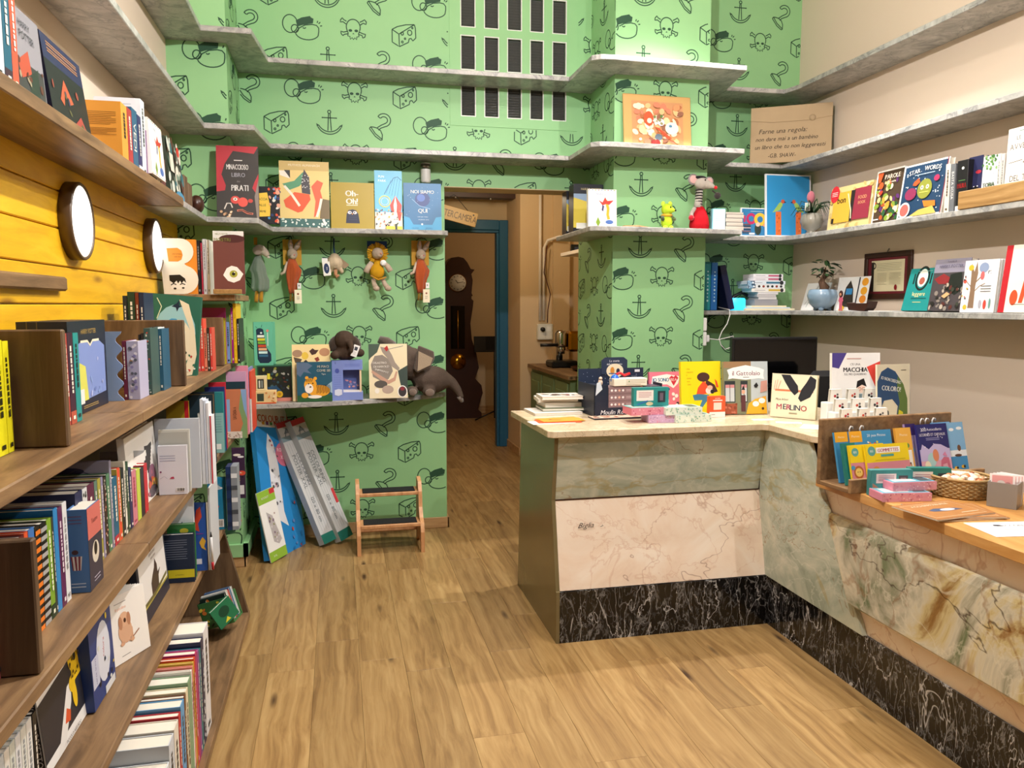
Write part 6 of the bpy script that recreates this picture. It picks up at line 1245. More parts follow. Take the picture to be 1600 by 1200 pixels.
def pot_profile(s, kind):
    if kind == 'footed': return [(.0001, 0), (.035*s, 0), (.036*s, .012*s), (.026*s, .022*s), (.06*s, .045*s), (.078*s, .085*s), (.07*s, .125*s), (.058*s, .14*s), (.05*s, .138*s), (.045*s, .12*s), (.0001, .12*s)]
    return [(.0001, .012*s), (.05*s, .012*s), (.085*s, .05*s), (.098*s, .1*s), (.09*s, .135*s), (.08*s, .142*s), (.07*s, .138*s), (.066*s, .12*s), (.0001, .12*s)]
# spiky plant in a footed grey pot
t = empty('potted_plant', Matrix.Translation((2.955, y_at(1268, 2.955, 1.95), Z2)), 'spiky air plant with a pink flower in a footed grey pot', 'plant', 'potted plants on the right wall shelves')
MB().lathe(pot_profile(.92, 'footed'), 28).build('pot', 'ceramic_grey', t)
q = random.Random(4)
for i in range(26):
    a_ = q.uniform(0, 6.28); l = q.uniform(.09, .15); up = q.uniform(.03, .1)
    MB().tube([(0, 0, .11), (.4*l*math.cos(a_), .4*l*math.sin(a_), .13+up*.7), (.75*l*math.cos(a_), .75*l*math.sin(a_), .13+up*.8), (l*math.cos(a_), l*math.sin(a_), .11+up*.3)], [.005, .004, .003, .001], 5).build('leaf', 'leaf', t)
MB().tube([(0, 0, .12), (-.005, .01, .2)], .003, 6).build('flower_stem', 'leaf', t); MB().ell((-.005, .01, .232), (.026, .02, .04), '#c0707c').build('flower', 'cloth', t)
card(t, 'label_disc', -.062, .165, .035, .05, .002, '#dcdcd4', -.045, Art(.035, .05).ell(.5, .65, .4, .4, '#b9d0b8').rect(.1, .02, .9, .35, '#8a8a86'))
# face-out books
def art_bon(w, h):
    a = Art(w, h).rect(0, 0, 1, 1, '#d3bd82').spots(40, .02, .98, .02, .98, .02, .05, ['#c0a868', '#b89c5a', '#dccb98'], random.Random(2)).rect(.1, .14, .56, .86, '#d8a63a').rect(.6, .16, .98, .88, '#8f3040').poly([(.52, .86), (.62, .86), (.6, .14), (.54, .14)], '#2a2422').text('bon', .3, .68, .16, '#2a2013', .36, bold=.05).rect(.1, .14, .16, .26, '#241c14').ell(.12, .84, .11, .13, '#c22a32').text('FOOD', .8, .66, .08, '#d9a070', .26).text('BOOK', .8, .54, .07, '#d9a070', .24).lines(.05, .19, .8, .88, 3, '#f0d8d0', .012)
    return a.line([(.45, .8), (.56, .4), (.58, .2)], .02, '#f4e6b8')
GR = 'face-out books on the right wall marble shelf'
out_right('gift_box', 'tan food gift box with a yellow book in its window', 2.93, 1293, 1358, Z2, 297, .05, '#c9b278', art_bon, R(6), group=GR, cat='gift box', solid=True)
def art_star(w, h):
    a = Art(w, h).rect(0, 0, 1, 1, '#f0eee8').rect(.035, .03, .975, .97, '#1f3d5c').spots(34, .08, .92, .1, .9, .006, .016, ['#e9f0f4'], random.Random(3)).ell(.56, .5, .16, .16, '#8a8f3a').ell(.5, .53, .035, .035, '#f4f0c8').ell(.62, .53, .035, .035, '#f4f0c8').ell(.5, .53, .012, .012, '#111111').ell(.62, .53, .012, .012, '#111111').lines(.46, .66, .43, .44, 1, '#e6dc6a', .012).poly([(.3, .66), (.4, .72), (.44, .64), (.36, .58), (.28, .6)], '#d8582c').ell(.26, .44, .13, .1, '#8a3054').poly([(.56, .28), (.84, .25), (.86, .15), (.62, .16)], '#dc7a2c').ell(.8, .66, .06, .05, '#a8305a').poly([(.3, .02), (.9, .02), (.8, .16), (.5, .12)], '#cdb05a')
    a.ell(.17, .15, .13, .13, '#eeeae4').ell(.17, .15, .1, .1, '#c7625a').text('STAR', .28, .85, .085, '#f6f4ee', .34, rot=6, bold=.03).text('WORDS', .68, .87, .085, '#f6f4ee', .46, rot=-4, bold=.03).lines(.3, .74, .78, .78, 1, '#b9cfe0', .012).rect(.98, .0, 1, 1, '#7a2230')
    return a
def art_par(w, h):
    a = Art(w, h).rect(0, 0, 1, 1, '#f0eee8').rect(.05, .03, 1, .97, '#4a3a2c').spots(60, .08, .97, .06, .8, .03, .1, ['#c8402c', '#7f9a3a', '#e09a3a', '#5a2f6a', '#d9c08a', '#2f5a34', '#b8582c', '#e8dcb8'], random.Random(14))
    return a.poly([(.08, .95), (.3, .95), (.22, .78), (.14, .76)], '#c7562e').text('PAROLE', .64, .86, .085, '#f4ead8', .62, bold=.03).text('in cucina', .66, .76, .04, '#f4ead8', .4).lines(.1, .3, .06, .08, 1, '#f0eee8', .02)
out_right('picture_book', 'orange and green vegetable picture book behind the starry book', 2.945, 1362, 1404, Z2, 269, .012, '#efece4', art_par, R(6), group=GR)
out_right('picture_book', 'starry navy picture book with green monsters on the right wall', 2.915, 1402, 1472, Z2, 262, .03, '#efece4', art_star, R(8), group=GR, spine='#7a2230')
def spine_right(u0, u1, vt, X, z, c, lab, ink='#333333', title=None, dp=.16, band=None):
    """spine-out book on the right wall (spine faces -X)"""
    ya, yb = y_at(u0, X, z+.1), y_at(u1, X, z+.1); t_ = ya-yb-.0008; h = z_at(vt, X, (ya+yb)/2)-z
    sa = vtitle(t_, h, title, ink) if title else marks(t_, h, ink, int(u0), band)
    book('book', lab, Matrix.Translation((X, yb, z)), dp, h, t_, c, spine_art=sa, group='upright books on the right wall marble shelf')
spine_right(1476, 1483.5, 256, 2.90, Z2, '#d9d2c4', 'cream spined book beside the starry book', '#5a4a3c')
spine_right(1484, 1491.5, 256, 2.90, Z2, '#6f7276', 'grey spined book reading Basta', '#e9e9e6', 'BASTA SCUSA')
x0 = 2.905
ya, yb = y_at(1494, x0, 2.0), y_at(1511, x0, 2.0); h = z_at(250, x0, (ya+yb)/2)-Z2
box_thing('book', 'black thick paperback with red letters beside the wooden holder', Matrix.Translation((x0, ya, Z2)) @ Matrix.Rotation(-math.pi/2, 4, 'Z'), ya-yb, h, .14, '#17161a', Art(ya-yb, h).text('PAURA', .5, .5, .1, '#c02a2c', .8, bold=.03).ell(.55, .84, .12, .1, '#d9d9d4').lines(.2, .8, .6, .6, 1, '#5a8a4a', .012).rect(0, 0, 1, .1, '#e9e6e0'), None, None, cat='book')
# wooden holder with books
ya, yb = y_at(1497, 2.875, 1.93), .55
ht = z_at(300, 2.875, ya)-Z2
wh = empty('wooden_holder', Matrix.Translation((2.872, yb, Z2)), 'long wooden book holder at the right end of the marble shelf', 'holder')
MB().bbox(0, 0, .0, .018, ya-yb, ht, .003).build('front_rail', 'bamboo', wh); MB().bbox(.23, 0, .0, .25, ya-yb-.25, .31, .003).build('back_board', 'bamboo', wh); MB().bbox(.018, 0, 0, .23, ya-yb, .012, .002).build('base', 'bamboo', wh)
zh = Z2+.0125
def art_tobia(w, h): return Art(w, h).rect(0, 0, 1, 1, '#e3e3ec').spots(24, .0, .98, .72, 1.0, .05, .1, ['#5f8a4a', '#86aa6a', '#3f6a3c'], random.Random(3)).text('TOBIA', .5, .4, .1, '#3f5a2c', .8, bold=.06).lines(.1, .9, .22, .26, 2, '#9aa0b4', .006).lines(.4, .9, .62, .64, 2, '#8a90a4', .006)
out_right('book', 'pale book with green leaves reading Tobia in the wooden holder', 2.915, 1533, 1556, zh, 246, .03, '#dcdce6', art_tobia, R(2), group='books in the wooden holder')
out_right('book', 'dark blue black cat book beside Tobia in the wooden holder', 2.93, 1510, 1532, zh, 247, .03, '#22254a', lambda w, h: Art(w, h).rect(0, 0, 1, 1, '#23264c').ell(.6, .3, .3, .3, '#111118').ell(.5, .4, .05, .03, '#e9e9f0').ell(.75, .4, .05, .03, '#e9e9f0').ell(.75, .68, .2, .1, '#a82a3c').ell(.1, .25, .2, .2, '#8f98c0'), R(2), group='books in the wooden holder')
for i, (u0, u1) in enumerate([(1557, 1562), (1562.5, 1568)]): spine_right(u0, u1, 240, 2.905, zh, ['#e0ddd6', '#cfcbc4'][i], ['thin white book next to Tobia in the wooden holder', 'thin pale grey book next to the mole adventures book'][i], '#8a8a86')
def art_top(w, h): return Art(w, h).rect(0, 0, 1, 1, '#ebe7de').text('LE', .2, .86, .06, '#3f3a34', .12).text('AVVENTURE', .36, .74, .085, '#5a4a3c', .62).text('DEL TOPINO', .4, .3, .085, '#5a4a3c', .62).poly([(.3, .5), (.45, .6), (.62, .62), (.7, .52), (.5, .44)], '#6a5a48').ell(.42, .56, .06, .05, '#d9a05a').line([(.05, .52), (.3, .54)], .008, '#5a4a3c').ell(.66, .94, .05, .05, '#c8402c').lines(.2, .4, .95, .95, 1, '#7a9a8a', .01)
out_right('book', 'cream adventure book with a small mouse sketch in the wooden holder', 2.905, 1569, 1660, zh, 235, .03, '#e6e2d8', art_top, R(2), h=.31, group='books in the wooden holder')
# paper bag with the handwritten quotation
Zm_ = ZM+.001
pa_, pb_ = Vector((x_at(1172, 4.78, 2.5), 4.78)), Vector((3.07, y_at(1300, 3.07, 2.5)))
d = pb_-pa_; w = d.length; h = .36
bag = MB().bbox(0, 0, 0, w, .012, h, .003).build('paper_bag', 'kraft'); bag.matrix_world = Matrix.Translation((pa_.x, pa_.y, Zm_+.001)) @ Matrix.Rotation(math.atan2(d.y, d.x), 4, 'Z') @ Matrix.Rotation(R(-5), 4, 'X'); tag(bag, 'brown paper bag with a handwritten quotation on the right corner shelf', 'paper bag')
fl_ = MB().prism([(0, h), (w, h), (w, h*.77), (w*.72, h*.72), (w*.28, h*.72), (0, h*.77)], -.004, -.0005, 'Y').build('flap', 'kraft', bag)
MB().lathe([(.0001, 0), (.02, 0), (.02, .002), (.0001, .002)], 18).build('string_button', 'kraft', bag, Matrix.Translation((w*.76, -.0045, h*.76)) @ Matrix.Rotation(R(90), 4, 'X'))
Art(w, h).text('Farne una regola:', .4, .57, .085, '#2a2420', .62, slant=.25).text('non dare mai a un bambino', .45, .43, .075, '#2a2420', .76, slant=.25).text('un libro che tu non leggeresti', .49, .29, .075, '#2a2420', .86, slant=.25).text('-G.B. SHAW-', .4, .13, .075, '#2a2420', .34, slant=.1).build('handwriting', bag, Matrix.Translation((0, -.0006, 0)), 'matte_print')

# ---------------------------------------------------------------- lowest right shelf
Z = ZD+.001
GD = 'ring binders at the column'
for i, (u0, u1, vt, c, lab, tl) in enumerate([(1100, 1110.5, 409, '#17858c', 'teal ring binder beside the column', 0), (1111, 1121, 410, '#1f68b0', 'bright blue ring binder', 0), (1122, 1132, 414, '#10173c', 'leaning navy ring binder', -14)]):
    x0, x1 = x_at(u0, 4.74, 1.5), x_at(u1, 4.74, 1.5); h = z_at(vt, x0, 4.74)-Z
    o = MB().bbox(0, 0, 0, x1-x0-.001, .23, h, .003, c).build('ring_binder', 'print'); o.matrix_world = Matrix.Translation((x0 + (.078 if tl else 0), 4.74, Z)) @ Matrix.Rotation(R(tl), 4, 'Y'); tag(o, lab, 'binder', GD)
    if i < 2:
        a = Art(x1-x0, h)
        for k in range(9): a.ell(.5, .2+k*.075, .1 if k % 3 else .15, .1 if k % 3 else .15, '#bfe0e6', 8)
        a.build('spine_print', o, Matrix.Translation((0, -.0004, 0)))
o = MB().lathe([(.055, 0), (.06, .006), (.06, .06), (.052, .07), (.0001, .07)], 24).build('smart_speaker', 'cyan_glow'); o.matrix_world = Matrix.Translation((x_at(1157, 4.75, 1.45), 4.8, Z)) @ Matrix.Diagonal((1, .7, 1.15, 1)); tag(o, 'small glowing cyan device on the lowest right shelf', 'device')
o = MB().tube([(-.07, 0, .03), (-.06, 0, .09), (0, 0, .12), (.06, 0, .09), (.07, 0, .03)], .012, 8).ell((-.07, 0, .03), (.025, .035, .03)).ell((.07, 0, .03), (.025, .035, .03)).build('headphones', 'black_plastic'); o.matrix_world = Matrix.Translation((x_at(1163, 4.86, 1.5), 4.9, Z)); tag(o, 'black headphones behind the glowing device', 'headphones')
# stack of boxed games
stk = [(1180, 1216, .04, '#8f8f94', 0), (1186, 1214, .016, '#c9c6c4', 0), (1184, 1213, .016, '#bdb9b8', 0), (1185, 1216, .016, '#cfcccb', 0), (1175, 1227, .025, '#e3e0d8', '#c9a83a'), (1169, 1226, .024, '#dfe2e2', '#23262a'), (1167, 1227, .024, '#d6dee4', '#2c6a84'), (1177, 1223, .022, '#e0dce0', '#b85a74'), (1177, 1223, .022, '#e2dee2', '#b85a74')]
zz = Z
flat = [(1165, 1243, .012, '#d9cfae'), (1168, 1236, .008, '#b9c9d4'), (1176, 1230, .01, '#e6d9b4')]
for i, (u0, u1, hh, c) in enumerate(flat):
    x0, x1 = x_at(u0, 4.74, 1.43), x_at(u1, 4.74, 1.43)
    tag(MB().box(0, 0, 0, x1-x0, .16, hh, c).build('paper_pile', 'matte_print', None, Matrix.Translation((x0, 4.75, zz))), ['cream paper pile lying lowest under the game stack', 'pale blue folder under the game stack', 'straw coloured folder directly under the game stack'][i], 'papers'); zz += hh+.0003
nm = ['lowest', 'second lowest', 'third lowest', 'fourth lowest', 'yellow marked middle', 'picture sided middle', 'teal marked', 'second highest pink marked', 'topmost pink marked']
for i, (u0, u1, hh, c, m_) in enumerate(stk):
    x0, x1 = x_at(u0, 4.76, 1.5), x_at(u1, 4.76, 1.5); w = x1-x0
    a = Art(w, hh).rect(0, .05, 1, .95, c)
    if m_ == '#23262a':
        for k in range(6): a.ell(.3+k*.12, .5, .035, .03, ['#23262a', '#8a3a2c', '#3a3a3a'][k % 3])
    elif m_: a.rect(.5, .25, .85, .75, m_).ell(.9, .5, .05, .05, '#2a2a30').lines(.08, .4, .5, .5, 1, '#8a8a90', .12)
    if i in (5, 6): a.rect(0, 0, .2, 1, '#2a4a64').spots(8, .02, .18, .1, .9, .02, .03, ['#8fb0c8', '#dfe6ea'])
    box_thing('game_box', f'{nm[i]} box in the white game stack', Matrix.Translation((x0, 4.765, zz)), w, hh, .14, c, a, group='boxes in the white game stack', r=.001); zz += hh+.0004
# bonsai in a blue pot
t = empty('potted_plant', Matrix.Translation((2.98, y_at(1285, 2.98, 1.5), Z)), 'small bonsai in a round pale blue pot', 'plant', 'potted plants on the right wall shelves')
MB().lathe(pot_profile(.93, 'round'), 32).build('pot', 'ceramic_blue', t)
for k in range(3): MB().ell((.045*math.cos(2.1*k+4), .045*math.sin(2.1*k+4), .01), (.016, .016, .013)).build('foot', 'ceramic_blue', t)
MB().tube([(0, 0, .11), (.01, -.005, .145), (-.01, 0, .18), (.005, 0, .22), (.015, 0, .27)], [.03, .03, .02, .009, .004], 10).build('trunk', 'bark', t)
q = random.Random(21)
for i in range(34):
    a_ = q.uniform(0, 6.28); r_ = q.uniform(.02, .105); zc = .2+q.uniform(-.02, .1)*(1-r_*4)+.03; c_ = Vector((r_*math.cos(a_), r_*math.sin(a_), zc))
    M = Matrix.Translation(c_) @ Matrix.Rotation(a_, 4, 'Z') @ Matrix.Rotation(q.uniform(-.3, .7), 4, 'Y') @ Matrix.Rotation(q.uniform(-.5, .5), 4, 'X'); L0 = q.uniform(.022, .032)
    MB().add([(-L0, 0, 0), (-.3*L0, .011, .003), (.5*L0, .009, .002), (L0, 0, -.004), (.5*L0, -.009, .002), (-.3*L0, -.011, .003), (0, 0, -.002)], [(0, 6, 1), (1, 6, 2), (2, 6, 3), (3, 6, 4), (4, 6, 5), (5, 6, 0)], None, M).build('leaf', 'leaf', t)
for i in range(6):
    a_ = i*1.05; MB().tube([(0, 0, .19), (.04*math.cos(a_), .04*math.sin(a_), .22), (.085*math.cos(a_), .085*math.sin(a_), .225)], [.004, .003, .0015], 5).build('branch', 'bark', t)
# child drawings, figures, wooden boat
def sheet(name, lab, X, u0, u1, vt, z, art, lean=R(9), rz=0):
    y0, y1 = y_at(u0, X, z+.05), y_at(u1, X, z+.05); h = (z_at(vt, X, y0)-z)/math.cos(lean); w = y0-y1
    o = MB().box(0, 0, 0, w, .0012, h, '#e3e3e0').build(name, 'matte_print'); o.matrix_world = Matrix.Translation((X, y0, z+.0005)) @ Matrix.Rotation(-math.pi/2+rz, 4, 'Z') @ Matrix.Rotation(-lean, 4, 'X'); tag(o, lab, 'drawing', 'child drawings on the lowest right shelf'); art(w, h).build('drawing_print', o, Matrix.Translation((0, -.0004, 0)), 'matte_print')
sheet('drawing', 'white sheet with a thin green line drawing behind the blue pot', 3.03, 1251, 1288, 443, Z, lambda w, h: Art(w, h).line([(.2, .1), (.3, .5), (.5, .8), (.6, .6), (.45, .3), (.35, .2)], .012, '#3f7a6a').line([(.1, .2), (.5, .9), (.7, .5)], .01, '#4a5a5a').line([(.55, .2), (.4, .5), (.7, .75)], .01, '#2f6a5a'), R(16))
sheet('drawing', 'child drawing of a dark pointed house beside the diploma', 3.03, 1303, 1352, 434, Z, lambda w, h: Art(w, h).poly([(.2, .12), (.28, .7), (.4, .9), (.52, .65), (.6, .1)], '#3a342c').rect(.3, .48, .5, .66, '#3f8ac0').line([(.66, .05), (.68, .98)], .04, '#2a2a34').ell(.86, .84, .1, .08, '#e09a2c').ell(.86, .58, .1, .08, '#e0a02c').ell(.86, .34, .1, .08, '#e08a2c').poly([(.15, 0), (.2, .2), (.34, .1), (.3, 0)], '#dcae2c'))
t = empty('paper_figure', Matrix.Translation((2.955, y_at(1313, 2.955, 1.45), Z)) @ Matrix.Rotation(-math.pi/2, 4, 'Z'), 'tiny pink and dark cut-out girl figure beside the blue pot', 'figure')
MB().prism([(-.012, 0), (-.004, 0), (-.003, .04), (.003, .04), (.004, 0), (.012, 0), (.012, .05), (.02, .06), (.012, .085), (-.012, .085), (-.02, .06), (-.012, .05)], 0, .004, 'Y', '#c25a70').build('body', 'matte_print', t); MB().ell((0, .002, .1), (.02, .005, .022), '#3a201c').build('hair', 'matte_print', t); MB().ell((0, -.002, .096), (.01, .004, .011), '#b07a5c').build('face', 'matte_print', t)
bo = MB(); pr = [(-.1, .05), (-.075, .005), (.06, 0), (.085, .02), (.1, .055)]
bo.prism(pr + [(.085, .045), (-.085, .045)], -.03, .03, 'Y'); o = bo.build('wooden_boat', 'clock_wood'); o.matrix_world = Matrix.Translation((2.95, y_at(1346, 2.95, 1.43), Z)) @ Matrix.Rotation(-math.pi/2, 4, 'Z'); tag(o, 'dark carved wooden boat under the diploma', 'boat')
tag(MB().box(0, 0, 0, .06, .2, .004, '#dcdcd6').build('card', 'matte_print', None, Matrix.Translation((2.9, y_at(1395, 2.9, 1.42), Z))), 'flat white card lying on the shelf before the teal book', 'card')
# framed diploma
ya, yb = y_at(1350, 3.115, 1.65), y_at(1424, 3.115, 1.65); zl, zt_ = z_at(468, 3.115, ya), z_at(397, 3.115, ya)
w, h = ya-yb, zt_-zl
fr = empty('framed_diploma', Matrix.Translation((3.112, ya, zl)) @ Matrix.Rotation(-math.pi/2, 4, 'Z'), 'framed certificate with a red seal hanging on the right wall', 'picture')
e = .03; MB().bbox(0, 0, 0, w, .016, e, .003).bbox(0, 0, h-e, w, .016, h, .003).bbox(0, 0, e, e, .016, h-e, .003).bbox(w-e, 0, e, w, .016, h-e, .003).build('frame', 'beam', fr)
MB().box(e, .006, e, w-e, .014, h-e).build('mount', 'clock_wood', fr)
a = Art(w, h).rect(.09, .12, .91, .88, '#6a1f28').rect(.16, .17, .86, .83, '#ddd3ae').rect(.16, .17, .22, .8, '#2a2018').ring(.215, .72, .04, .02, '#2a2018').lines(.28, .8, .62, .76, 5, '#8a8468', .006).lines(.3, .5, .32, .55, 9, '#8a8468', .005).lines(.56, .8, .32, .55, 9, '#8a8468', .005).ell(.7, .25, .03, .04, '#8a1f22')
a.build('certificate', fr, Matrix.Translation((0, .0055, 0)))
o = MB().tube([(3.112, (ya+yb)/2, zt_), (3.125, (ya+yb)/2, zt_+.02)], .003, 6).build('nail', 'steel', fr, fr.matrix_world.inverted())
# face-out books
GQ = 'face-out books on the lowest right shelf'
def art_101(w, h): return Art(w, h).rect(0, 0, 1, 1, '#1f8a88').text('1', .2, .76, .26, '#16221f', .1, sx=1.3).text('1', .8, .76, .26, '#16221f', .1, sx=1.3).ring(.5, .76, .22, .06, '#16221f', ry=.3).ell(.5, .77, .17, .24, '#efe9dc').ell(.5, .7, .1, .1, '#a85a4a').text('leggere', .5, .4, .1, '#e6dc9a', .85).lines(.25, .8, .28, .3, 2, '#155f5e', .012).lines(.35, .65, .2, .2, 1, '#e6dc9a', .012).lines(.3, .8, .93, .93, 1, '#8fc8c0', .01)
out_right('book', 'teal book with a large 101 leaning on the lowest right shelf', 2.93, 1409, 1452, Z, 422, .025, '#1b7f7e', art_101, R(14), group=GQ)
def art_hp(w, h): return Art(w, h).rect(0, 0, 1, 1, '#4a4346').rect(0, .74, 1, 1, '#8d8898').poly([(.05, .62), (.3, .72), (.6, .6), (.55, .52), (.2, .52)], '#8a2a2e').poly([(.5, .7), (.8, .74), (.9, .4), (.7, .3), (.45, .4)], '#1f2420').spots(40, .05, .95, .04, .5, .02, .06, ['#8a8078', '#2a2624', '#b5a898', '#5a2f2a', '#3a3f34'], random.Random(4)).poly([(.36, .28), (.5, .36), (.6, .32), (.46, .24)], '#d0a878').text('Il mondo di', .5, .95, .035, '#3a3550', .45).text('HARRY POTTER', .5, .86, .06, '#3a3550', .86)
out_right('book', 'grey and maroon illustrated fantasy book beside the teal 101 book', 2.925, 1450, 1505, Z, 408, .04, '#6f6878', art_hp, R(9), group=GQ)
def art_tree(w, h): return Art(w, h).rect(0, 0, 1, 1, '#e6e6e6').poly([(.22, .08), (.4, .08), (.38, .5), (.42, .75), (.36, .98), (.3, .78), (.2, .95), (.22, .7), (.24, .4)], '#8a6f58').line([(.38, .58), (.52, .68), (.6, .7)], .03, '#8a6f58').line([(.36, .4), (.5, .5), (.66, .55)], .02, '#8a6f58').line([(.24, .5), (.1, .6), (.04, .58)], .02, '#8a6f58').ell(.58, .85, .14, .12, '#8a9ab8').ell(.56, .7, .06, .1, '#d86a6a').ell(.2, .86, .08, .07, '#e0b43a').ell(.06, .6, .05, .05, '#d85a4a').ell(.14, .1, .06, .06, '#d8b03a').text('r:', .76, .78, .1, '#2a2a2a', .14).lines(.55, .85, .4, .5, 3, '#4a4a4a', .012).ell(.58, .16, .04, .1, '#a8a8b4').ell(.72, .15, .045, .11, '#c8483c').ell(.86, .17, .03, .12, '#6f9a90').spots(8, .02, .2, .2, .7, .015, .03, ['#c8483c', '#2a2a34', '#e0b43a'])
for i in range(3):
    out_right('picture_book', ['white picture book with a brown tree and animals', 'second copy behind the white tree book', 'third copy behind the white tree book'][i], 2.92+.012*i, 1501+4*i, 1554+4*i, Z, 408, .01, '#e3e3e4', art_tree if i == 0 else None, R(5), group='copies of the white tree book')
out_right('picture_book', 'cream fox picture book with a red spine at the right edge', 2.91, 1560, 1668, Z, 400, .02, '#e9e4d4', lambda w, h: Art(w, h).rect(0, 0, 1, 1, '#ece7d6').rect(0, 0, .1, 1, '#b8202c').text('Come', .5, .86, .08, '#3a4444', .5, slant=.2).text('nella', .48, .72, .08, '#3a4444', .5, slant=.2).text('vasca', .48, .58, .08, '#3a4444', .5, slant=.2).poly([(.3, .14), (.36, .14), (.4, .38), (.44, .5), (.4, .46), (.34, .5), (.33, .4)], '#c8502c').ell(.22, .22, .06, .1, '#c8502c').poly([(.5, .12), (.62, .12), (.66, .4), (.56, .36)], '#5a4a3a').lines(.2, .7, .12, .12, 1, '#2a2a2a', .006), R(7), h=.3, group=GQ)
# white socket boxes, charger and cable beside the column
for i, (v0, v1) in enumerate([(496, 517), (518, 540)]):
    x = 2.2405; z0, z1 = z_at(v1, x, 4.6), z_at(v0, x, 4.6)
    o = MB().bbox(x, 4.56, z0, x+.03, 4.66, z1-.002, .004, '#e6e6e2').build('socket_box', 'paint'); tag(o, ['upper white socket box beside the green column', 'lower white socket box beside the green column'][i], 'socket')
zc = z_at(529, 2.29, 4.6)
ch = MB().bbox(2.271, 4.58, zc-.022, 2.30, 4.63, zc+.022, .004, '#ececea').build('charger', 'paint'); tag(ch, 'white phone charger plugged in beside the column', 'charger')
def cp(u, v): x = x_at(u, 4.62, 1.3); return (x, 4.62, z_at(v, x, 4.62))
tag(MB().tube([(2.30, 4.605, zc), cp(1122, 531), cp(1135, 528), cp(1146, 525), cp(1147, 533), cp(1142, 543), cp(1134, 546), cp(1127, 539), cp(1124, 529), cp(1128, 518), cp(1136, 506), cp(1140, 492), (x_at(1141, 4.7, 1.42), 4.71, Z+.004), (x_at(1127, 4.76, 1.42), 4.80, Z+.02)], .0032, 7, '#ecebe6').build('charging_cable', 'paint'), 'white charging cable looping down from the shelf to the charger', 'cable')
# monitor and dark chair behind the counter
xm0, xm1 = x_at(1147, 4.15, 1.2), x_at(1281, 4.15, 1.2); zt_ = z_at(527, (xm0+xm1)/2, 4.15)
mo = empty('monitor', Matrix.Translation(((xm0+xm1)/2, 4.17, .76)), 'black flat monitor turned toward the counter', 'monitor')
w = xm1-xm0; hh = .3
MB().bbox(-w/2, 0, zt_-.76-hh, w/2, .035, zt_-.76, .006).build('casing', 'black_plastic', mo); MB().box(-w/2+.014, -.002, zt_-.76-hh+.03, w/2-.014, 0, zt_-.76-.016).build('screen', 'screen', mo)
MB().bbox(-.03, .03, 0, .03, .06, zt_-.76-.1, .005).build('stand', 'black_plastic', mo); MB().bbox(-.12, -.06, 0, .12, .12, .012, .004).build('foot', 'black_plastic', mo)
dk_ = empty('rear_desk', (2.3, 3.9, 0), 'dark desk behind the marble counter', 'desk')
ID = dk_.matrix_world.inverted(); MB().bbox(1.95, 3.98, .72, 3.12, 4.5, .758, .003).build('desk_top', 'beam', dk_, ID)
for x, y in ((1.98, 4.0), (3.06, 4.0), (1.98, 4.44), (3.06, 4.44)): MB().box(x, y, 0, x+.04, y+.04, .72).build('leg', 'beam', dk_, ID)
chx = empty('office_chair', (2.70, 3.62, 0), 'black office chair behind the counter', 'chair')
MB().bbox(-.2, -.2, .44, .2, .2, .5, .03).build('seat', 'rubber', chx); MB().bbox(-.19, .17, .56, .19, .23, 1.09, .03).build('backrest', 'rubber', chx); MB().tube([(0, 0, .08), (0, 0, .44)], .03, 10).build('post', 'steel', chx)
MB().tube([(0, .18, .46), (0, .23, .58)], .02, 8).build('back_bracket', 'black_plastic', chx)
for k in range(5): MB().tube([(0, 0, .09), (.25*math.cos(k*1.257), .25*math.sin(k*1.257), .04)], .018, 8).ell((.26*math.cos(k*1.257), .26*math.sin(k*1.257), .028), .028).build('leg', 'black_plastic', chx)
# ================================================================ COUNTER
ct = empty('sales_counter', (.9, 3.12, 0), 'L-shaped sales counter clad in green onyx, pink and black marble', 'counter')
IK = ct.matrix_world.inverted()
def kpart(nm, mb, mat): return mb.build(nm, mat, ct, IK)
yT, yJ, yP, yK = 3.163, 3.207, 3.13, 3.122
kpart('onyx_front_panel', MB().prism([(yT, .892), (yJ, .61), (yJ+.02, .61), (yT+.02, .892)], .905, 1.872, 'X'), 'onyx')
pf = kpart('pink_marble_panel', MB().prism([(yJ, .606), (yP, .229), (yP+.02, .229), (yJ+.02, .606)], .905, 1.876, 'X'), 'pink_marble')
kpart('black_plinth', MB().box(.903, yK, 0, 1.887, yK+.02, .226), 'black_marble')
kpart('joint_strip', MB().box(.905, yJ-.002, .605, 1.872, yJ+.01, .611), 'beam')
kpart('side_panel', MB().prism([(yK+.001, 0), (yK+.001, .226), (yP+.001, .229), (yJ, .608), (yT, .892), (3.78, .892), (3.86, 0)], .888, .904, 'X'), 'laminate')
kpart('onyx_side_panel', MB().prism([(3.2, .229), (2.449, .229), (2.47, .27), (2.52, .34), (2.68, .62), (2.735, .695), (2.83, .892), (3.2, .892)], 1.874, 1.894, 'X'), 'onyx')
kpart('black_plinth', MB().box(1.887, .5, 0, 1.907, yK+.02, .229), 'black_marble')
kpart('marble_strip', MB().box(1.9, .5, .6, 1.92, 2.80, .7285), 'pink_marble')
kpart('pink_marble_panel', MB().box(1.896, .5, .229, 1.916, 2.6, .6), 'pink_marble')
sl = MB(); n_ = 24
pz = [(1.862, .325), (1.852, .335), (1.87, .6), (1.878, .628), (1.892, .632), (1.897, .32)]
bm = bmesh.new()
rows = []
for k, (yy, cut) in enumerate([(2.64, 1), (2.5, 2), (1.5, 0), (.5, 0)]):
    rows.append([bm.verts.new((x, (2.688-(.632-z)*.58) if cut else yy, z)) for x, z in pz] if cut != 2 else None)
rows = [r for r in rows if r]
for a, b in zip(rows[:-1], rows[1:]):
    for k in range(len(pz)): bm.faces.new((a[k], a[(k+1) % len(pz)], b[(k+1) % len(pz)], b[k]))
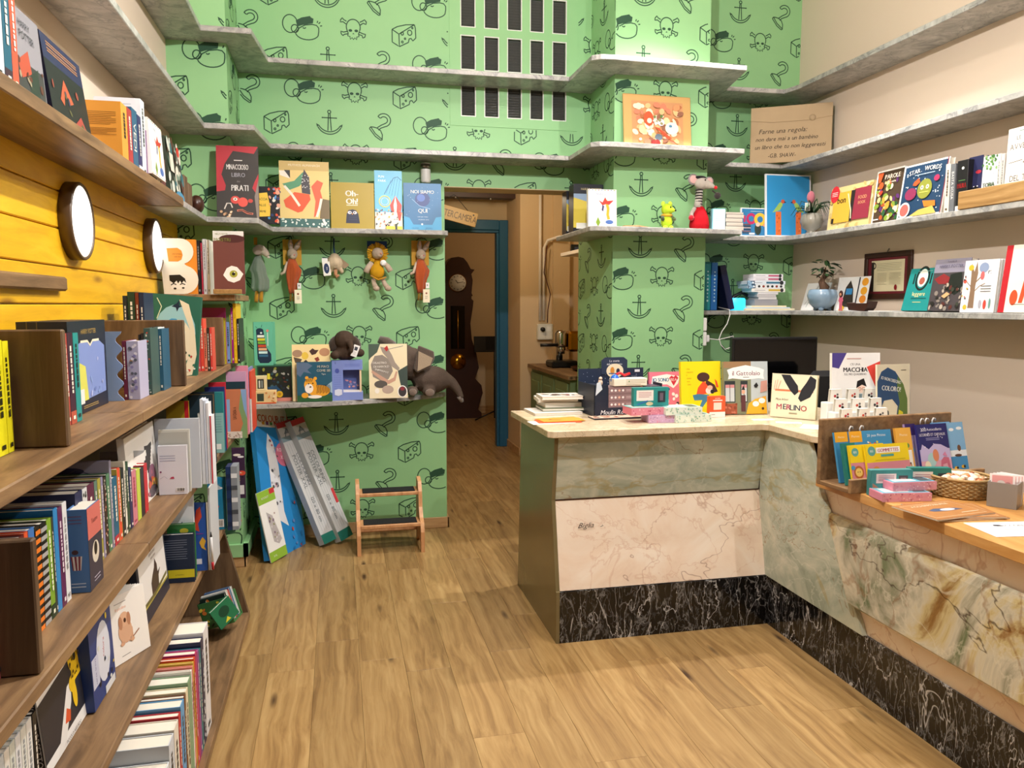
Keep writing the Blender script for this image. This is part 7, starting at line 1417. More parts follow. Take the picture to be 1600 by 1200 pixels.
bm.faces.new(rows[0][::-1]); bm.faces.new(rows[-1]); bmesh.ops.recalc_face_normals(bm, faces=bm.faces)
kpart('relief_slab', sl.bm(bm), 'relief_onyx')
kpart('carcass', MB().box(.905, 3.24, .02, 1.95, 3.74, .88).box(1.93, .52, .02, 2.4, 3.74, .72).box(1.93, 2.8, .72, 2.4, 3.74, .88), 'beam')
Art(.3, .1).text('Biglia', .5, .55, .42, '#2a1c18', .9, slant=.35).line([(.86, .36), (.93, .42), (.9, .5)], .012, '#2a1c18').build('lettering', pf, Matrix.Translation((.955, yJ-.036, .46)) @ Matrix.Rotation(R(-11.6), 4, 'X') @ Matrix.Diagonal((.62, 1, .62, 1)))
for o_ in list(pf.children): o_.matrix_local = Matrix.Translation((.94, 3.1795, .466)) @ Matrix.Rotation(R(11.6), 4, 'X') @ Matrix.Diagonal((.62, 1, .62, 1))
ZK = .922
slab('counter_top', [(.852, 3.15), (.872, 3.13), (1.84, 3.13), (1.858, 3.115), (1.866, 2.80), (1.885, 2.778), (2.42, 2.778), (2.42, 3.84), (.838, 3.80)], ZK, 'cream speckled marble worktop of the sales counter', 'counter_marble', .029, 'worktop')
ZW = .765
slab('oak_counter', [(1.85, .5), (2.44, .5), (2.44, 2.74), (1.85, 2.74)], ZW, 'light oak worktop of the lower right counter', 'oak_top', .036, 'worktop')
ZK += .0006; ZW += .0006
# ---------------------------------------------------------------- left end: stack and flyers
def flat_book(name, lab, u, v, z, w, d, t, rz, col, page='#efe9dc', group=None, art=None, cat='book'):
    c = onZ(u, v, z); o = MB().box(0, 0, 0, w, d, .0022, col).box(0, 0, t-.0022, w, d, t, col).box(0, d-.003, .0022, w, d, t-.0022, col).build(name, 'print'); o.matrix_world = Matrix.Translation((c.x, c.y, z)) @ Matrix.Rotation(rz, 4, 'Z'); tag(o, lab, cat, group)
    MB().box(.002, .002, .0024, w-.002, d-.0032, t-.0024, page).build('page_block', 'matte_print', o)
    if art: art(w, d).build('cover_print', o, Matrix.Translation((0, 0, t+.0004)) @ Matrix.Rotation(-math.pi/2, 4, 'X'))
    return o
GS = 'white books stacked at the left end of the counter'
zz = ZK
for i, (u, v, w, d, t, rz, col, lab) in enumerate([(836, 650, .24, .2, .012, R(2), '#d9d4ce', 'widest white book at the bottom of the counter stack'), (848, 647, .22, .17, .014, R(-2), '#5a6a4c', 'dark green covered book low in the counter stack'), (852, 646, .2, .16, .022, R(1), '#e3ddd0', 'white book in the middle of the counter stack'), (841, 645, .2, .16, .018, R(-6), '#e9e2d4', 'white book second from the top of the counter stack'), (847, 647, .205, .15, .016, R(-3), '#e6ddd0', 'topmost white book with a dark picture on the counter stack')]):
    c = onZ(u, v, ZK)
    o = flat_book('book', lab, u, v, ZK, w, d, t, rz, col, group=GS, art=(lambda w_, d_: Art(w_, d_).spots(14, .1, .9, .2, .8, .04, .1, ['#4a2f34', '#8a5a5c', '#2a2226', '#d9c4b8'])) if i == 4 else None)
    o.location.z = zz; zz += t+.0006
q = random.Random(1)
for i, (u, v, rz, c, lab) in enumerate([(834, 664, R(4), '#e9e6e0', 'white flyer under the orange flyers'), (842, 662, R(-2), '#d9562c', 'red-edged flyer under the orange flyers'), (848, 660, R(8), '#e88a34', 'orange flyer second from the top'), (850, 661, R(3), '#ee9638', 'topmost orange flyer on the counter')]):
    p = onZ(u, v, ZK); o = MB().box(0, 0, 0, .2, .1, .0008, c).build('flyer', 'matte_print'); o.matrix_world = Matrix.Translation((p.x, p.y, ZK+.0012*i)) @ Matrix.Rotation(rz, 4, 'Z'); tag(o, lab, 'flyer', 'flyers on the left of the counter')
    if i == 3: Art(.2, .1).lines(.3, .5, .3, .7, 4, '#a8501c', .02).ell(.25, .6, .04, .04, '#7a2f14').build('flyer_print', o, Matrix.Translation((0, 0, .0012)) @ Matrix.Rotation(-math.pi/2, 4, 'X'))
# ---------------------------------------------------------------- navy display box of little story boxes
a0 = Vector((1.175, 3.50)); th = R(3)
db = empty('display_box', Matrix.Translation((a0.x, a0.y, ZK)) @ Matrix.Rotation(th, 4, 'Z'), 'navy counter display box with a raised header card', 'display box')
wD, dD, hD = .35, .22, .15
MB().box(0, 0, 0, .004, dD, hD*1.0, '#20293c').box(wD-.004, 0, 0, wD, dD, hD, '#20293c').box(0, 0, 0, wD, .004, .04, '#1c2638').box(0, dD-.004, 0, wD, dD, hD+.06, '#223048').box(0, 0, 0, wD, dD, .004, '#20293c').box(0, 0, .04, .07, .004, hD, '#1c2638').build('carton', 'print', db)
hd = MB().prism([(.12, hD+.03), (.12, hD+.1), (.14, hD+.115), (.24, hD+.115), (.26, hD+.1), (.26, hD+.03)], dD-.008, dD-.0045, 'Y', '#2a3850').build('header_card', 'print', db)
Art(.14, .09).text('Le storie', .5, .86, .12, '#eef0f4', .6).text('della buonanotte', .5, .68, .1, '#eef0f4', .9).ell(.52, .3, .33, .26, '#f0e4c4').ell(.42, .3, .08, .14, '#d8923c').ell(.64, .28, .07, .1, '#2a3048').rect(.28, .12, .8, .18, '#4a6a9a').build('header_print', hd, Matrix.Translation((.12, dD-.0085, hD+.02)))
Art(wD, hD+.06).text('le storie', .86, .8, .03, '#b9c4d8', .2).ell(.62, .86, .04, .035, '#c98a8c').poly([(.5, .84), (.58, .8), (.56, .74), (.48, .78)], '#8fc0d8').spots(20, .02, .98, .6, .95, .003, .006, ['#c9d4e6']).rect(.86, .9, .94, .96, '#e9ecf0').build('back_print', db, Matrix.Translation((0, dD-.0046, 0)))
Art(wD, .04).text('Moulin Roty', .3, .5, .55, '#eef0f4', .45, slant=.25).build('front_print', db, Matrix.Translation((0, -.0005, 0)))
MB().prism([(.006, .1), (.04, .13), (.03, .165), (.012, .16)], -.002, 0, 'Y', '#cfdbe6').build('moon_tab', 'print', db)
for i in range(4):
    M = db.matrix_world @ Matrix.Translation((.075, .006, .005+.0335*i)); w = .16
    box_thing('story_box', f'{["lowest", "second lowest", "second highest", "topmost"][i]} mauve story box in the navy display box', M, w, .032, .1, '#8a7072', Art(w, .032).rect(0, 0, 1, 1, '#8c7274').ell(.1, .5, .035, .035, '#f0e8e6').ell(.22, .5, .035, .035, '#f0e8e6').ell(.34, .5, .035, .035, '#e9b8a0').ell(.46, .5, .035, .035, '#f0e8e6').lines(.56, .9, .4, .6, 2, '#c9b4b4', .08), group='mauve story boxes in the display box', r=.001)
    M = db.matrix_world @ Matrix.Translation((.237, .012, .005+.0335*i)); w = .11
    box_thing('story_box', f'{["lowest", "second lowest", "second highest", "topmost"][i]} dark animal story box in the navy display box', M, w, .032, .1, '#4a3f4c', Art(w, .032).spots(10, .05, .95, .1, .9, .06, .1, ['#8a5a64', '#2a2c44', '#d9c4bc', '#c98a7a'], random.Random(i)), group='dark animal story boxes in the display box', r=.001)
M = db.matrix_world @ Matrix.Translation((.1, .0, .142)); box_thing('story_box', 'cream story box laid across the top of the display', M, .17, .036, .06, '#efe6d4', Art(.17, .036).rect(.3, .1, .98, .9, '#f2ead8').lines(.36, .95, .2, .8, 4, '#a8987c', .06).ell(.45, .6, .02, .02, '#5a8a4a'))
bl = MB().ell((0, 0, 0), (.022, .022, .027), '#1f62c4').build('blue_bauble', 'gloss'); bl.matrix_world = db.matrix_world @ Matrix.Translation((.12, .04, .169)); tag(bl, 'shiny blue bauble toy on the navy display box', 'toy')
rb = MB().tube([(0, 0, 0), (.02, .005, .008), (.04, -.005, -.004), (.07, .0, .004)], .007, 8, '#c8242c').build('red_ribbon', 'gloss'); rb.matrix_world = db.matrix_world @ Matrix.Translation((.14, .07, .19)); rb.location.z = ZK+.191; tag(rb, 'red ribbon lying beside the blue bauble', 'ribbon')
mo_ = MB().ell((0, 0, .016), (.012, .012, .016), '#d9bfa8').ell((0, -.002, .036), (.009, .009, .009), '#d9bfa8').build('mouse_figure', 'paint'); mo_.matrix_world = db.matrix_world @ Matrix.Translation((.05, .05, .0)); mo_.location.z = ZK+.14; tag(mo_, 'tiny beige mouse figure standing in the display box', 'toy')
sup = MB().box(.004, .02, .004, .075, .2, .139, '#1a2232').build('inner_step', 'print', db)
# open booklet and small projector boxes in front
p = onZ(926, 655, ZK); bk = MB().box(0, 0, 0, .26, .09, .006, '#20222c').build('booklet', 'print'); bk.matrix_world = Matrix.Translation((p.x, p.y-.03, ZK)) @ Matrix.Rotation(R(2), 4, 'Z'); tag(bk, 'thin open booklet lying before the display box', 'booklet'); Art(.26, .09).rect(0, .08, 1, 1, '#d9b8a0').spots(20, .05, .95, .2, .9, .02, .05, ['#a8604a', '#f0e0cc', '#5a4a44', '#c9907a']).build('page_print', bk, Matrix.Translation((0, 0, .0064)) @ Matrix.Rotation(-math.pi/2, 4, 'X'))
def torch_art(w, h, c='#2a8a88'): return Art(w, h).rect(0, 0, 1, 1, c).rect(.08, .3, .56, .86, '#efe4dc').lines(.14, .5, .5, .74, 4, '#c08a94', .03).rect(.68, .2, .9, .8, '#23303a').rect(.74, .3, .84, .7, '#6a5a6a').ell(.45, .14, .1, .05, '#d9c49a').line([(.1, .1), (.4, .3)], .03, '#3a6ab0')
def pat_art(w, h, c1, c2, seed): return Art(w, h).rect(0, 0, 1, 1, c1).spots(40, .02, .98, .08, .92, .008, .02, c2, random.Random(seed))
GTB = 'little torch boxes on the marble counter'
p = onZ(1020, 661, ZK); b1 = box_thing('torch_box', 'lilac patterned torch box lying lowest before the teal box', Matrix.Translation((p.x-.02, p.y, ZK)) @ Matrix.Rotation(R(-2), 4, 'Z'), .17, .034, .1, '#b9a0c0', pat_art(.17, .034, '#c9a8c8', ['#e9d0e4', '#a884b0', '#d98aa8'], 1), group=GTB)
b2 = box_thing('torch_box', 'pink patterned torch box with a teal lid under the standing teal box', Matrix.Translation((p.x-.1, p.y+.005, ZK+.035)) @ Matrix.Rotation(R(3), 4, 'Z'), .18, .034, .1, '#d9788c', pat_art(.18, .034, '#d98a9c', ['#f0c0cc', '#b8506a', '#e9a8b8'], 2), top=Art(.18, .1).rect(0, 0, 1, 1, '#7ab8b4').rect(.08, .2, .55, .8, '#efe6dc').rect(.66, .15, .92, .85, '#3a4a50'), group=GTB)
b3 = box_thing('torch_box', 'teal torch box with a dark window standing upright', Matrix.Translation((p.x-.075, p.y+.045, ZK+.07)) @ Matrix.Rotation(R(1), 4, 'Z'), .17, .085, .03, '#23807e', torch_art(.17, .085), group=GTB)
p = onZ(1056, 661, ZK)
for i, dx in enumerate((0, -.045)): box_thing('torch_box', ['white and green dotted torch box lying lower beside the yellow book', 'white and green dotted torch box lying upper beside the yellow book'][i], Matrix.Translation((p.x+dx, p.y+.0+.01*i, ZK+.0345*i)) @ Matrix.Rotation(R(2-3*i), 4, 'Z'), .175, .034, .1, '#cfdcd0', pat_art(.175, .034, '#d9e2d6', ['#7fb09c', '#8fc0a8', '#5a9a8a'], 4+i), top=Art(.175, .1).rect(.02, .04, .98, .96, '#a8ccc0').rect(.1, .2, .6, .8, '#e6efe6').rect(.66, .15, .92, .85, '#4a5a58'), group=GTB)
# ---------------------------------------------------------------- standing books on the counter
GK = 'books standing on the marble counter'
def stand(name, lab, u0, u1, Y, vt, t, col, art, lean=R(6), rz=0, **k):
    x0, x1 = x_at(u0, Y, ZK+.1), x_at(u1, Y, ZK+.1); w = (x1-x0)/math.cos(rz)*1.0; h = (z_at(vt, (x0+x1)/2, Y)-ZK)/math.cos(lean)
    return book(name, lab, Matrix.Translation((x0, Y, ZK)) @ Matrix.Rotation(rz, 4, 'Z'), w, h, t, col, front=art(w, h) if art else None, lean=lean, group=k.pop('group', GK), **k)
def art_bea(w, h): return Art(w, h).rect(0, 0, 1, 1, '#e67a90').poly([(.06, .68), (.1, .88), (.55, .94), (.96, .88), (.9, .7), (.75, .58), (.55, .68)], '#f6f2f0').text('IO SONO', .36, .8, .1, '#1f6f9a', .5, bold=.06).poly([(.62, .84), (.7, .9), (.76, .86), (.83, .91), (.91, .84), (.76, .64)], '#d2304a').text('BEA', .765, .8, .075, '#f4e4e4', .24).ell(.52, .52, .09, .07, '#e9e2e0').ell(.56, .56, .08, .05, '#2f5f9a').rect(.46, .3, .58, .46, '#c22c3a').rect(.44, .22, .6, .3, '#f2f0ee').rect(.48, .04, .56, .22, '#2f8a8c').lines(.35, .65, .03, .03, 1, '#2a2a30', .012).spots(5, .7, .92, .1, .48, .04, .06, ['#f6f0ee', '#2a2a34'])
stand('picture_book', 'pink picture book reading Io sono Bea', 1016, 1066, 3.60, 582, .018, '#df7088', art_bea)
def art_mum(w, h):
    a = Art(w, h).rect(0, 0, 1, 1, '#f2da12').poly([(.42, .5), (.55, .62), (.75, .55), (.72, .4), (.5, .36), (.38, .38)], '#e2522c').ell(.56, .7, .16, .11, '#4a2a26').poly([(.62, .66), (.84, .55), (.92, .42), (.84, .4), (.74, .46), (.62, .58)], '#4a2a26').poly([(.28, .36), (.42, .38), (.7, .36), (.66, .26), (.5, .1), (.44, .12), (.52, .26), (.32, .26)], '#3f7f9a').ell(.7, .44, .09, .08, '#e9dcd2').ell(.78, .42, .05, .05, '#23242c').ell(.72, .5, .07, .05, '#e6b49c').poly([(.38, .06), (.48, .12), (.46, .04)], '#e6b49c').poly([(.84, .66), (.9, .62), (.94, .5), (.88, .5)], '#e2522c')
    for i, tx in enumerate(['Una', 'mamma', 'è', 'come', 'una', 'casa']): a.text(tx, .12+.04*len(tx)*.5, .86-i*.058, .032, '#b08a10', .3)
    return a
stand('picture_book', 'bright yellow picture book with a crouching mother', 1066, 1128, 3.47, 566, .022, '#ecd410', art_mum)
qr = box_thing('payment_card', 'small orange and white counter card before the yellow book', Matrix.Translation((x_at(1109, 3.36, 1.0), 3.36, ZK)), .08, .1, .03, '#e2562a', Art(.08, .1).rect(0, 0, 1, .26, '#f0eeea').rect(0, .26, 1, 1, '#e2562a').text('SCOPRI', .5, .9, .06, '#f6efe8', .5).lines(.2, .8, .78, .8, 1, '#f6efe8', .05).rect(.25, .36, .75, .7, '#f0d8cc').lines(.1, .35, .12, .14, 1, '#9a9a96', .03), cat='card')
def art_gatto(w, h):
    a = Art(w, h).rect(0, 0, 1, 1, '#7f8468').rect(.62, 0, 1, 1, '#b9c4c8').rect(0, .0, .3, .2, '#a8583c').rect(0, .88, .62, 1, '#9a7a58').poly([(.08, .84), (.2, .88), (.5, .93), (.8, .88), (.92, .84), (.9, .74), (.92, .66), (.8, .68), (.5, .65), (.2, .68), (.1, .66), (.12, .74)], '#f4f2f2').text('il Gattolaio', .51, .78, .09, '#8a5a6c', .68, bold=.02).lines(.44, .58, .7, .7, 1, '#5a4a50', .01)
    for x0_, x1_ in ((.02, .26), (.38, .54)): a.rect(x0_, .22, x1_, .58, '#3a4648').rect(x0_+.02, .24, x1_-.02, .56, '#c4ccce').rect(x0_, .57, x1_, .63, '#2c3436').rect(x0_+.02, .5, x1_-.02, .56, '#c98a8c').rect((x0_+x1_)/2-.006, .24, (x0_+x1_)/2+.006, .56, '#3a4648')
    a.rect(.39, .05, .49, .36, '#5a3034').ell(.44, .42, .04, .045, '#d9a58a').poly([(.4, .46), (.44, .54), (.48, .46)], '#1a1a1e').poly([(.5, .0), (.56, .2), (.7, .28), (.95, .34), (.98, 0)], '#efae2c').ell(.72, .19, .075, .06, '#f6f4f2').ell(.86, .25, .075, .06, '#f6f4f2').ell(.88, .1, .03, .03, '#4a3a24').poly([(.68, .54), (.74, .6), (.78, .54), (.75, .5), (.7, .5)], '#1c1c20').poly([(.82, .4), (.98, .44), (.98, .64), (.84, .62)], '#c9958a').spots(12, .02, .28, .02, .2, .02, .035, ['#8a4630', '#c4745a'])
    return a
stand('picture_book', 'street scene picture book reading il Gattolaio with an orange cat', 1132, 1197, 3.43, 566, .026, '#86896c', art_gatto, rz=R(-6))
def art_merl(w, h): return Art(w, h).rect(0, 0, 1, 1, '#ded6b8').rect(.02, .02, .98, .98, '#e6dec2').rect(.08, .6, .92, .645, '#d07a52').poly([(.2, .98), (.4, .98), (.58, .74), (.6, .6), (.52, .52), (.42, .62), (.3, .8)], '#20242c').poly([(.84, .98), (.97, .9), (.96, .72), (.86, .5), (.66, .38), (.6, .46), (.66, .66), (.76, .82)], '#20242c').line([(.06, .62), (.08, .84)], .012, '#c8907c').line([(.1, .63), (.13, .86)], .012, '#c8907c').line([(.14, .63), (.2, .84)], .012, '#c8907c').text('Maya Infanti', .24, .42, .05, '#4a463c', .28, slant=.4).text('M', .19, .25, .13, '#c2506a', .2, bold=.03).text('E', .315, .255, .13, '#4a5a6a', .2, bold=.03).text('R', .405, .25, .13, '#c2507a', .2, bold=.03).text('LIN', .545, .245, .13, '#3f5064', .22, bold=.03).text('O', .735, .24, .13, '#c25058', .2, bold=.03).lines(.42, .6, .1, .12, 2, '#9a927a', .01)
a_, b_ = onZ(1203, 651, ZK), onZ(1277, 657, ZK)
quad('picture_book', 'cream picture book reading Merlino with two dark animal paws', (1203, 651), (1274, 657), ZK, 584, .02, '#d9d0b0', art_merl, R(5), group=GK)
def art_mac(w, h): return Art(w, h).rect(0, 0, 1, 1, '#eeeeec').poly([(0, 1), (.3, 1), (.14, .78), (0, .8)], '#4a3f8a').poly([(1, .88), (.72, .8), (.94, .46), (1, .4)], '#e0483a').poly([(0, .5), (.2, .12), (.0, .1)], '#e0483a').text("C'E UNA", .48, .84, .03, '#3a3a44', .22).text('MACCHIA', .48, .765, .065, '#23242c', .5, bold=.06).text('SUL MIO QUADERNO', .48, .7, .03, '#3a3a44', .46).ell(.6, .49, .1, .08, '#f0d4c4').poly([(.5, .5), (.52, .6), (.66, .64), (.72, .52), (.62, .55)], '#17161a').rect(.5, .36, .68, .42, '#7f959c').rect(.32, .1, .46, .34, '#3a3f7a').rect(.46, .28, .62, .34, '#e9e6e2').rect(.34, .38, .46, .46, '#5a6a9a').rect(.46, .2, .7, .27, '#e6c2b8').ring(.57, .49, .03, .008, '#b06a4a').ring(.65, .49, .03, .008, '#b06a4a').lines(.3, .6, .92, .92, 1, '#c89a94', .01)
pM = Vector((2.16, 3.02)); 
x0 = x_at(1309, 3.02, 1.1); x1 = x_at(1380, 3.02, 1.1)
hM = z_at(553, x0, 3.02)-ZK
book('picture_book', 'white, violet and red picture book reading Macchia', Matrix.Translation((x0, 3.05, ZK)) @ Matrix.Rotation(R(-5), 4, 'Z'), x1-x0, hM, .02, '#e9e9e6', front=art_mac(x1-x0, hM), lean=R(4), group=GK)
def art_col(w, h): return Art(w, h).rect(0, 0, 1, 1, '#ddd6bc').poly([(0, .1), (0, .72), (.12, .88), (.32, .95), (.55, .88), (.78, .68), (.92, .42), (.9, .0), (.55, 0), (.62, .3), (.45, .42), (.2, .4), (.06, .2)], '#274a72').poly([(.55, 0), (.92, 0), (.92, .42), (.8, .66), (.62, .8), (.6, .6), (.68, .36)], '#5f7a3c').poly([(.6, 0), (.8, 0), (.78, .2), (.66, .24)], '#d6cc2c').poly([(.0, .0), (.08, .22), (.22, .38), (.44, .4), (.58, .28), (.6, 0)], '#e2dbc0').poly([(.14, 0), (.18, .22), (.26, .27), (.34, .22), (.38, 0)], '#4a4c4c').text('IO NON DISEGNO', .42, .74, .055, '#eef0ea', .62, rot=-14, bold=.03).text('COLORO!', .42, .6, .085, '#eef0ea', .58, rot=-6, bold=.04).lines(.72, .88, .9, .9, 1, '#6a665a', .012)
pC = Vector((x_at(1374, 2.98, 1.1), 2.98)); wC = x_at(1428, 2.98, 1.1)-pC.x; hC = z_at(570, pC.x+.05, 2.98)-ZK
for i in range(5):
    book('picture_book', ['cream and blue picture book reading Coloro', 'thin blue-grey book first behind the Coloro book', 'thin white book second behind the Coloro book', 'thin navy book third behind the Coloro book', 'thin white book rearmost behind the Coloro book'][i], Matrix.Translation((pC.x+.012*i, pC.y+.014*i, ZK)) @ Matrix.Rotation(R(4), 4, 'Z'), wC, hC-.004*i, .011, ['#ddd6bc', '#8f98ac', '#d9dce2', '#3a3f6a', '#e3e3e4'][i], front=art_col(wC, hC) if i == 0 else None, lean=R(4), group='books packed behind the Coloro book')
# white card spinner with little folded tags
rk = empty('card_stand', (2.19, 2.9, ZK), 'stepped white stand for little gift tags behind the wooden rack', 'stand')
for i in range(3): MB().bbox(-.115, .055*i, 0, .13, .055*i+.05, .03+.036*i, .003).build('step', 'white_plastic', rk)
q = random.Random(6); nt_ = 0
names = [['left', 'centre', 'right'], ['left', 'centre', 'right'], ['left', 'centre', 'right']]
for i in range(3):
    for j in range(3):
        x, y, z = 2.19-.085+.085*j+.012*i, 2.9+.055*i+.012, ZK+.0305+.036*i
        o = MB().prism([(-.03, 0), (.03, 0), (.026, .055), (-.026, .055)], -.009, -.007, 'Y', '#f2efe6').prism([(-.03, 0), (.03, 0), (.026, .055), (-.026, .055)], .007, .009, 'Y', '#e6e0d2').box(-.026, -.009, .054, .026, .009, .056, '#f2efe6').build('gift_tag', 'matte_print'); o.matrix_world = Matrix.Translation((x, y+.012, z)) @ Matrix.Rotation(R(q.uniform(-8, 8)), 4, 'Z'); tag(o, f'little folded white gift tag, {["front", "middle", "back"][i]} row {names[i][j]}, on the stepped stand', 'gift tag', 'folded gift tags on the stepped stand')
        Art(.05, .045).ell(.35, .5, .12, .12, ['#b8303a', '#c8503a', '#3a3a40'][j]).ell(.6, .35, .12, .12, '#2a2226').ell(.58, .65, .1, .1, ['#b8303a', '#8a5a5c', '#6a6a6a'][(i+j) % 3]).build('tag_print', o, Matrix.Translation((-.025, -.0095, .004)))
for i, (u, v, w, d, rz, lab) in enumerate([(1178, 656, .1, .04, R(-6), 'small white paper slip beside the Gattolaio book'), (1212, 660, .11, .05, R(-28), 'narrow white paper before the Merlino book'), (1248, 668, .16, .13, R(-40), 'white printed sheet at the corner of the counter')]):
    p = onZ(u, v, ZK); o = MB().box(0, 0, 0, w, d, .0008, '#efeeea').build('paper', 'matte_print'); o.matrix_world = Matrix.Translation((p.x-.01, p.y-.02, ZK)) @ Matrix.Rotation(rz, 4, 'Z'); tag(o, lab, 'paper', 'loose papers on the marble counter')
    if i == 2: Art(w, d).lines(.2, .8, .4, .7, 4, '#9a9a96', .01).build('paper_print', o, Matrix.Translation((0, 0, .001)) @ Matrix.Rotation(-math.pi/2, 4, 'X'))
# ---------------------------------------------------------------- wooden rack on the oak top
la = Vector((1.803, 2.474)); lb = Vector((2.44, 2.54)); d = lb-la; thr = math.atan2(d.y, d.x); wR = d.length
rk = empty('wooden_rack', Matrix.Translation((la.x, la.y, ZW)) @ Matrix.Rotation(thr, 4, 'Z'), 'brown wooden display rack with a low front lip', 'rack')
hR = z_at(654, 1.82, 2.64)-ZW
MB().bbox(0, .15, 0, wR, .17, hR, .003).build('back_board', 'rack_wood', rk); MB().bbox(0, 0, 0, wR, .15, .016, .002).build('base', 'rack_wood', rk); MB().bbox(0, -.016, 0, wR, 0, .052, .002).build('front_lip', 'rack_wood', rk)
GRK = 'French activity packs in the wooden rack'
def rack(name, lab, x, w, h, y, col, art, lean=R(14), t=.01, z=.0165, **k):
    M = rk.matrix_world @ Matrix.Translation((x, y, z)); return book(name, lab, M, w, h, t, col, front=art(w, h), lean=lean, group=GRK, solid=True, cat='activity pack', **k)
def art_head(c, tx):
    return lambda w, h: Art(w, h).rect(0, 0, 1, 1, c).rect(0, .78, .3, 1, '#e8a72c').text('Photos', .15, .9, .05, '#f6e8c8', .22).text(tx, .64, .9, .055, '#eef2f4', .6).spots(30, .02, .98, .3, .78, .015, .035, ['#e9d24a', '#e88a3a', '#f0f0ec', '#d8504a', '#1f2a4a'], random.Random(7))
rack('activity_pack', 'blue pirate game pack at the back left of the wooden rack', .1, .2, .19, .075, '#3f8fc0', art_head('#3f90c4', '20 jeux Pirates'))
rack('activity_pack', 'blue game pack with orange header at the far left of the rack', .035, .06, .19, .077, '#3f8fc0', lambda w, h: Art(w, h).rect(0, 0, 1, 1, '#3f8ab8').rect(0, .8, 1, 1, '#e8a72c').text('Photos', .5, .9, .04, '#f6e8c8', .8))
def art_gom(w, h): return Art(w, h).rect(0, 0, 1, 1, '#d98a94').rect(0, .56, 1, 1, '#f0d21c').ell(.14, .84, .09, .09, '#5fa39a').text('100', .14, .84, .06, '#eef2ea', .13).rect(.24, .78, .8, .92, '#f6f2e6').text('GOMMETTES', .52, .85, .085, '#c2507a', .54, bold=.05).rect(.34, .69, .64, .745, '#4fa09a').lines(.2, .9, .61, .61, 1, '#b8a21c', .01).ell(.2, .3, .1, .12, '#d98a3c').ell(.2, .3, .07, .08, '#efc86a').ell(.17, .31, .01, .01, '#1a1a1a').ell(.23, .31, .01, .01, '#1a1a1a')
rack('sticker_pack', 'wide yellow and pink sticker pack reading gommettes in the rack', .105, .2, .15, .004, '#e6c81a', art_gom)
rack('sticker_pack', 'yellow and pink sticker pack with a lion behind the wide one', .045, .16, .15, .02, '#e6c81a', lambda w, h: Art(w, h).rect(0, 0, 1, 1, '#d98a94').rect(0, .56, 1, 1, '#f0d21c').ell(.16, .82, .1, .1, '#5fa39a').text('100', .16, .82, .06, '#eef2ea', .14).ell(.2, .32, .14, .15, '#b8642c').ell(.2, .32, .1, .1, '#efc86a').ell(.17, .33, .012, .012, '#1a1a1a').ell(.23, .33, .012, .012, '#1a1a1a').ell(.05, .44, .06, .05, '#4f9ac0'))
rack('sticker_pack', 'teal edged pack at the left end of the wooden rack', .03, .06, .155, .038, '#1f7a72', lambda w, h: Art(w, h).rect(0, 0, .6, 1, '#1f7a72').rect(.6, 0, 1, .5, '#d98a5a'))
rack('activity_pack', 'orange headed sticker pack in the middle of the rack', .31, .075, .195, .062, '#e2a03a', lambda w, h: Art(w, h).rect(0, 0, 1, 1, '#e8b04a').rect(.12, .04, .9, .55, '#f0ece4').text('Photos', .5, .86, .05, '#f6e8c8', .7).ell(.6, .64, .2, .14, '#6a9a4a').spots(14, .18, .85, .08, .5, .04, .06, ['#2a2a30', '#8a8a90', '#c98a4a']))
rack('activity_pack', 'lilac pack peeking beside the navy unicorn pack', .375, .05, .205, .078, '#a894c8', lambda w, h: Art(w, h).rect(0, 0, 1, 1, '#b0a0d0').rect(0, .78, 1, 1, '#3a2a6a').ell(.4, .5, .3, .2, '#8fb8dc'))
def art_uni(w, h): return Art(w, h).rect(0, 0, 1, 1, '#b9b4dc').rect(0, .52, 1, 1, '#22266a').poly([(0, .45), (.1, .62), (.3, .52), (.5, .62), (.72, .6), (1, .5), (1, .3), (0, .3)], '#c2b8e0').rect(0, 0, 1, .3, '#e0a8b8').text('300', .2, .9, .07, '#eeeef6', .2, bold=.03).text('Autocollants', .56, .9, .055, '#eeeef6', .5).text('LICORNES ET CHEVAUX', .48, .8, .055, '#eeeef6', .86, bold=.03).lines(.25, .7, .7, .73, 2, '#a8acd8', .01).ell(.36, .32, .14, .18, '#a8d0d0').ell(.5, .4, .1, .16, '#d98a64').poly([(.6, .1), (.66, .3), (.76, .36), (.92, .34), (.94, .1), (.88, .1), (.84, .24), (.7, .22), (.66, .08)], '#c86a84').poly([(.72, .4), (.82, .46), (.88, .36)], '#d98ab0').ell(.2, .2, .1, .14, '#f0e2c4').poly([(.3, 0), (.4, .2), (.5, 0)], '#e6a04a').spots(8, .05, .9, .54, .95, .01, .02, ['#e9e9f6'])
rack('activity_pack', 'navy and lilac unicorn sticker pack in the wooden rack', .405, .15, .205, .05, '#2a2a72', art_uni)
def art_bee(w, h): return Art(w, h).rect(0, 0, 1, 1, '#7fb4dc').rect(0, 0, 1, .34, '#3f8fc4').rect(0, .34, 1, .46, '#e9eff2').ell(.3, .86, .14, .07, '#eef4f6').ell(.74, .88, .16, .07, '#eef4f6').ell(.6, .5, .1, .14, '#6a4a34').ell(.5, .36, .2, .06, '#5a3a28').ell(.3, .12, .12, .07, '#e8b42c').ell(.36, .12, .06, .06, '#1c1a18').ell(.7, .14, .12, .07, '#e8b42c').ell(.76, .14, .06, .06, '#1c1a18')
rack('activity_pack', 'sky blue pack with bees at the right end of the rack', .555, .09, .205, .056, '#6fa8d4', art_bee)
rack('activity_pack', 'sky blue pack with clouds second from the right end of the rack', .51, .09, .205, .075, '#6fa8d4', art_bee)
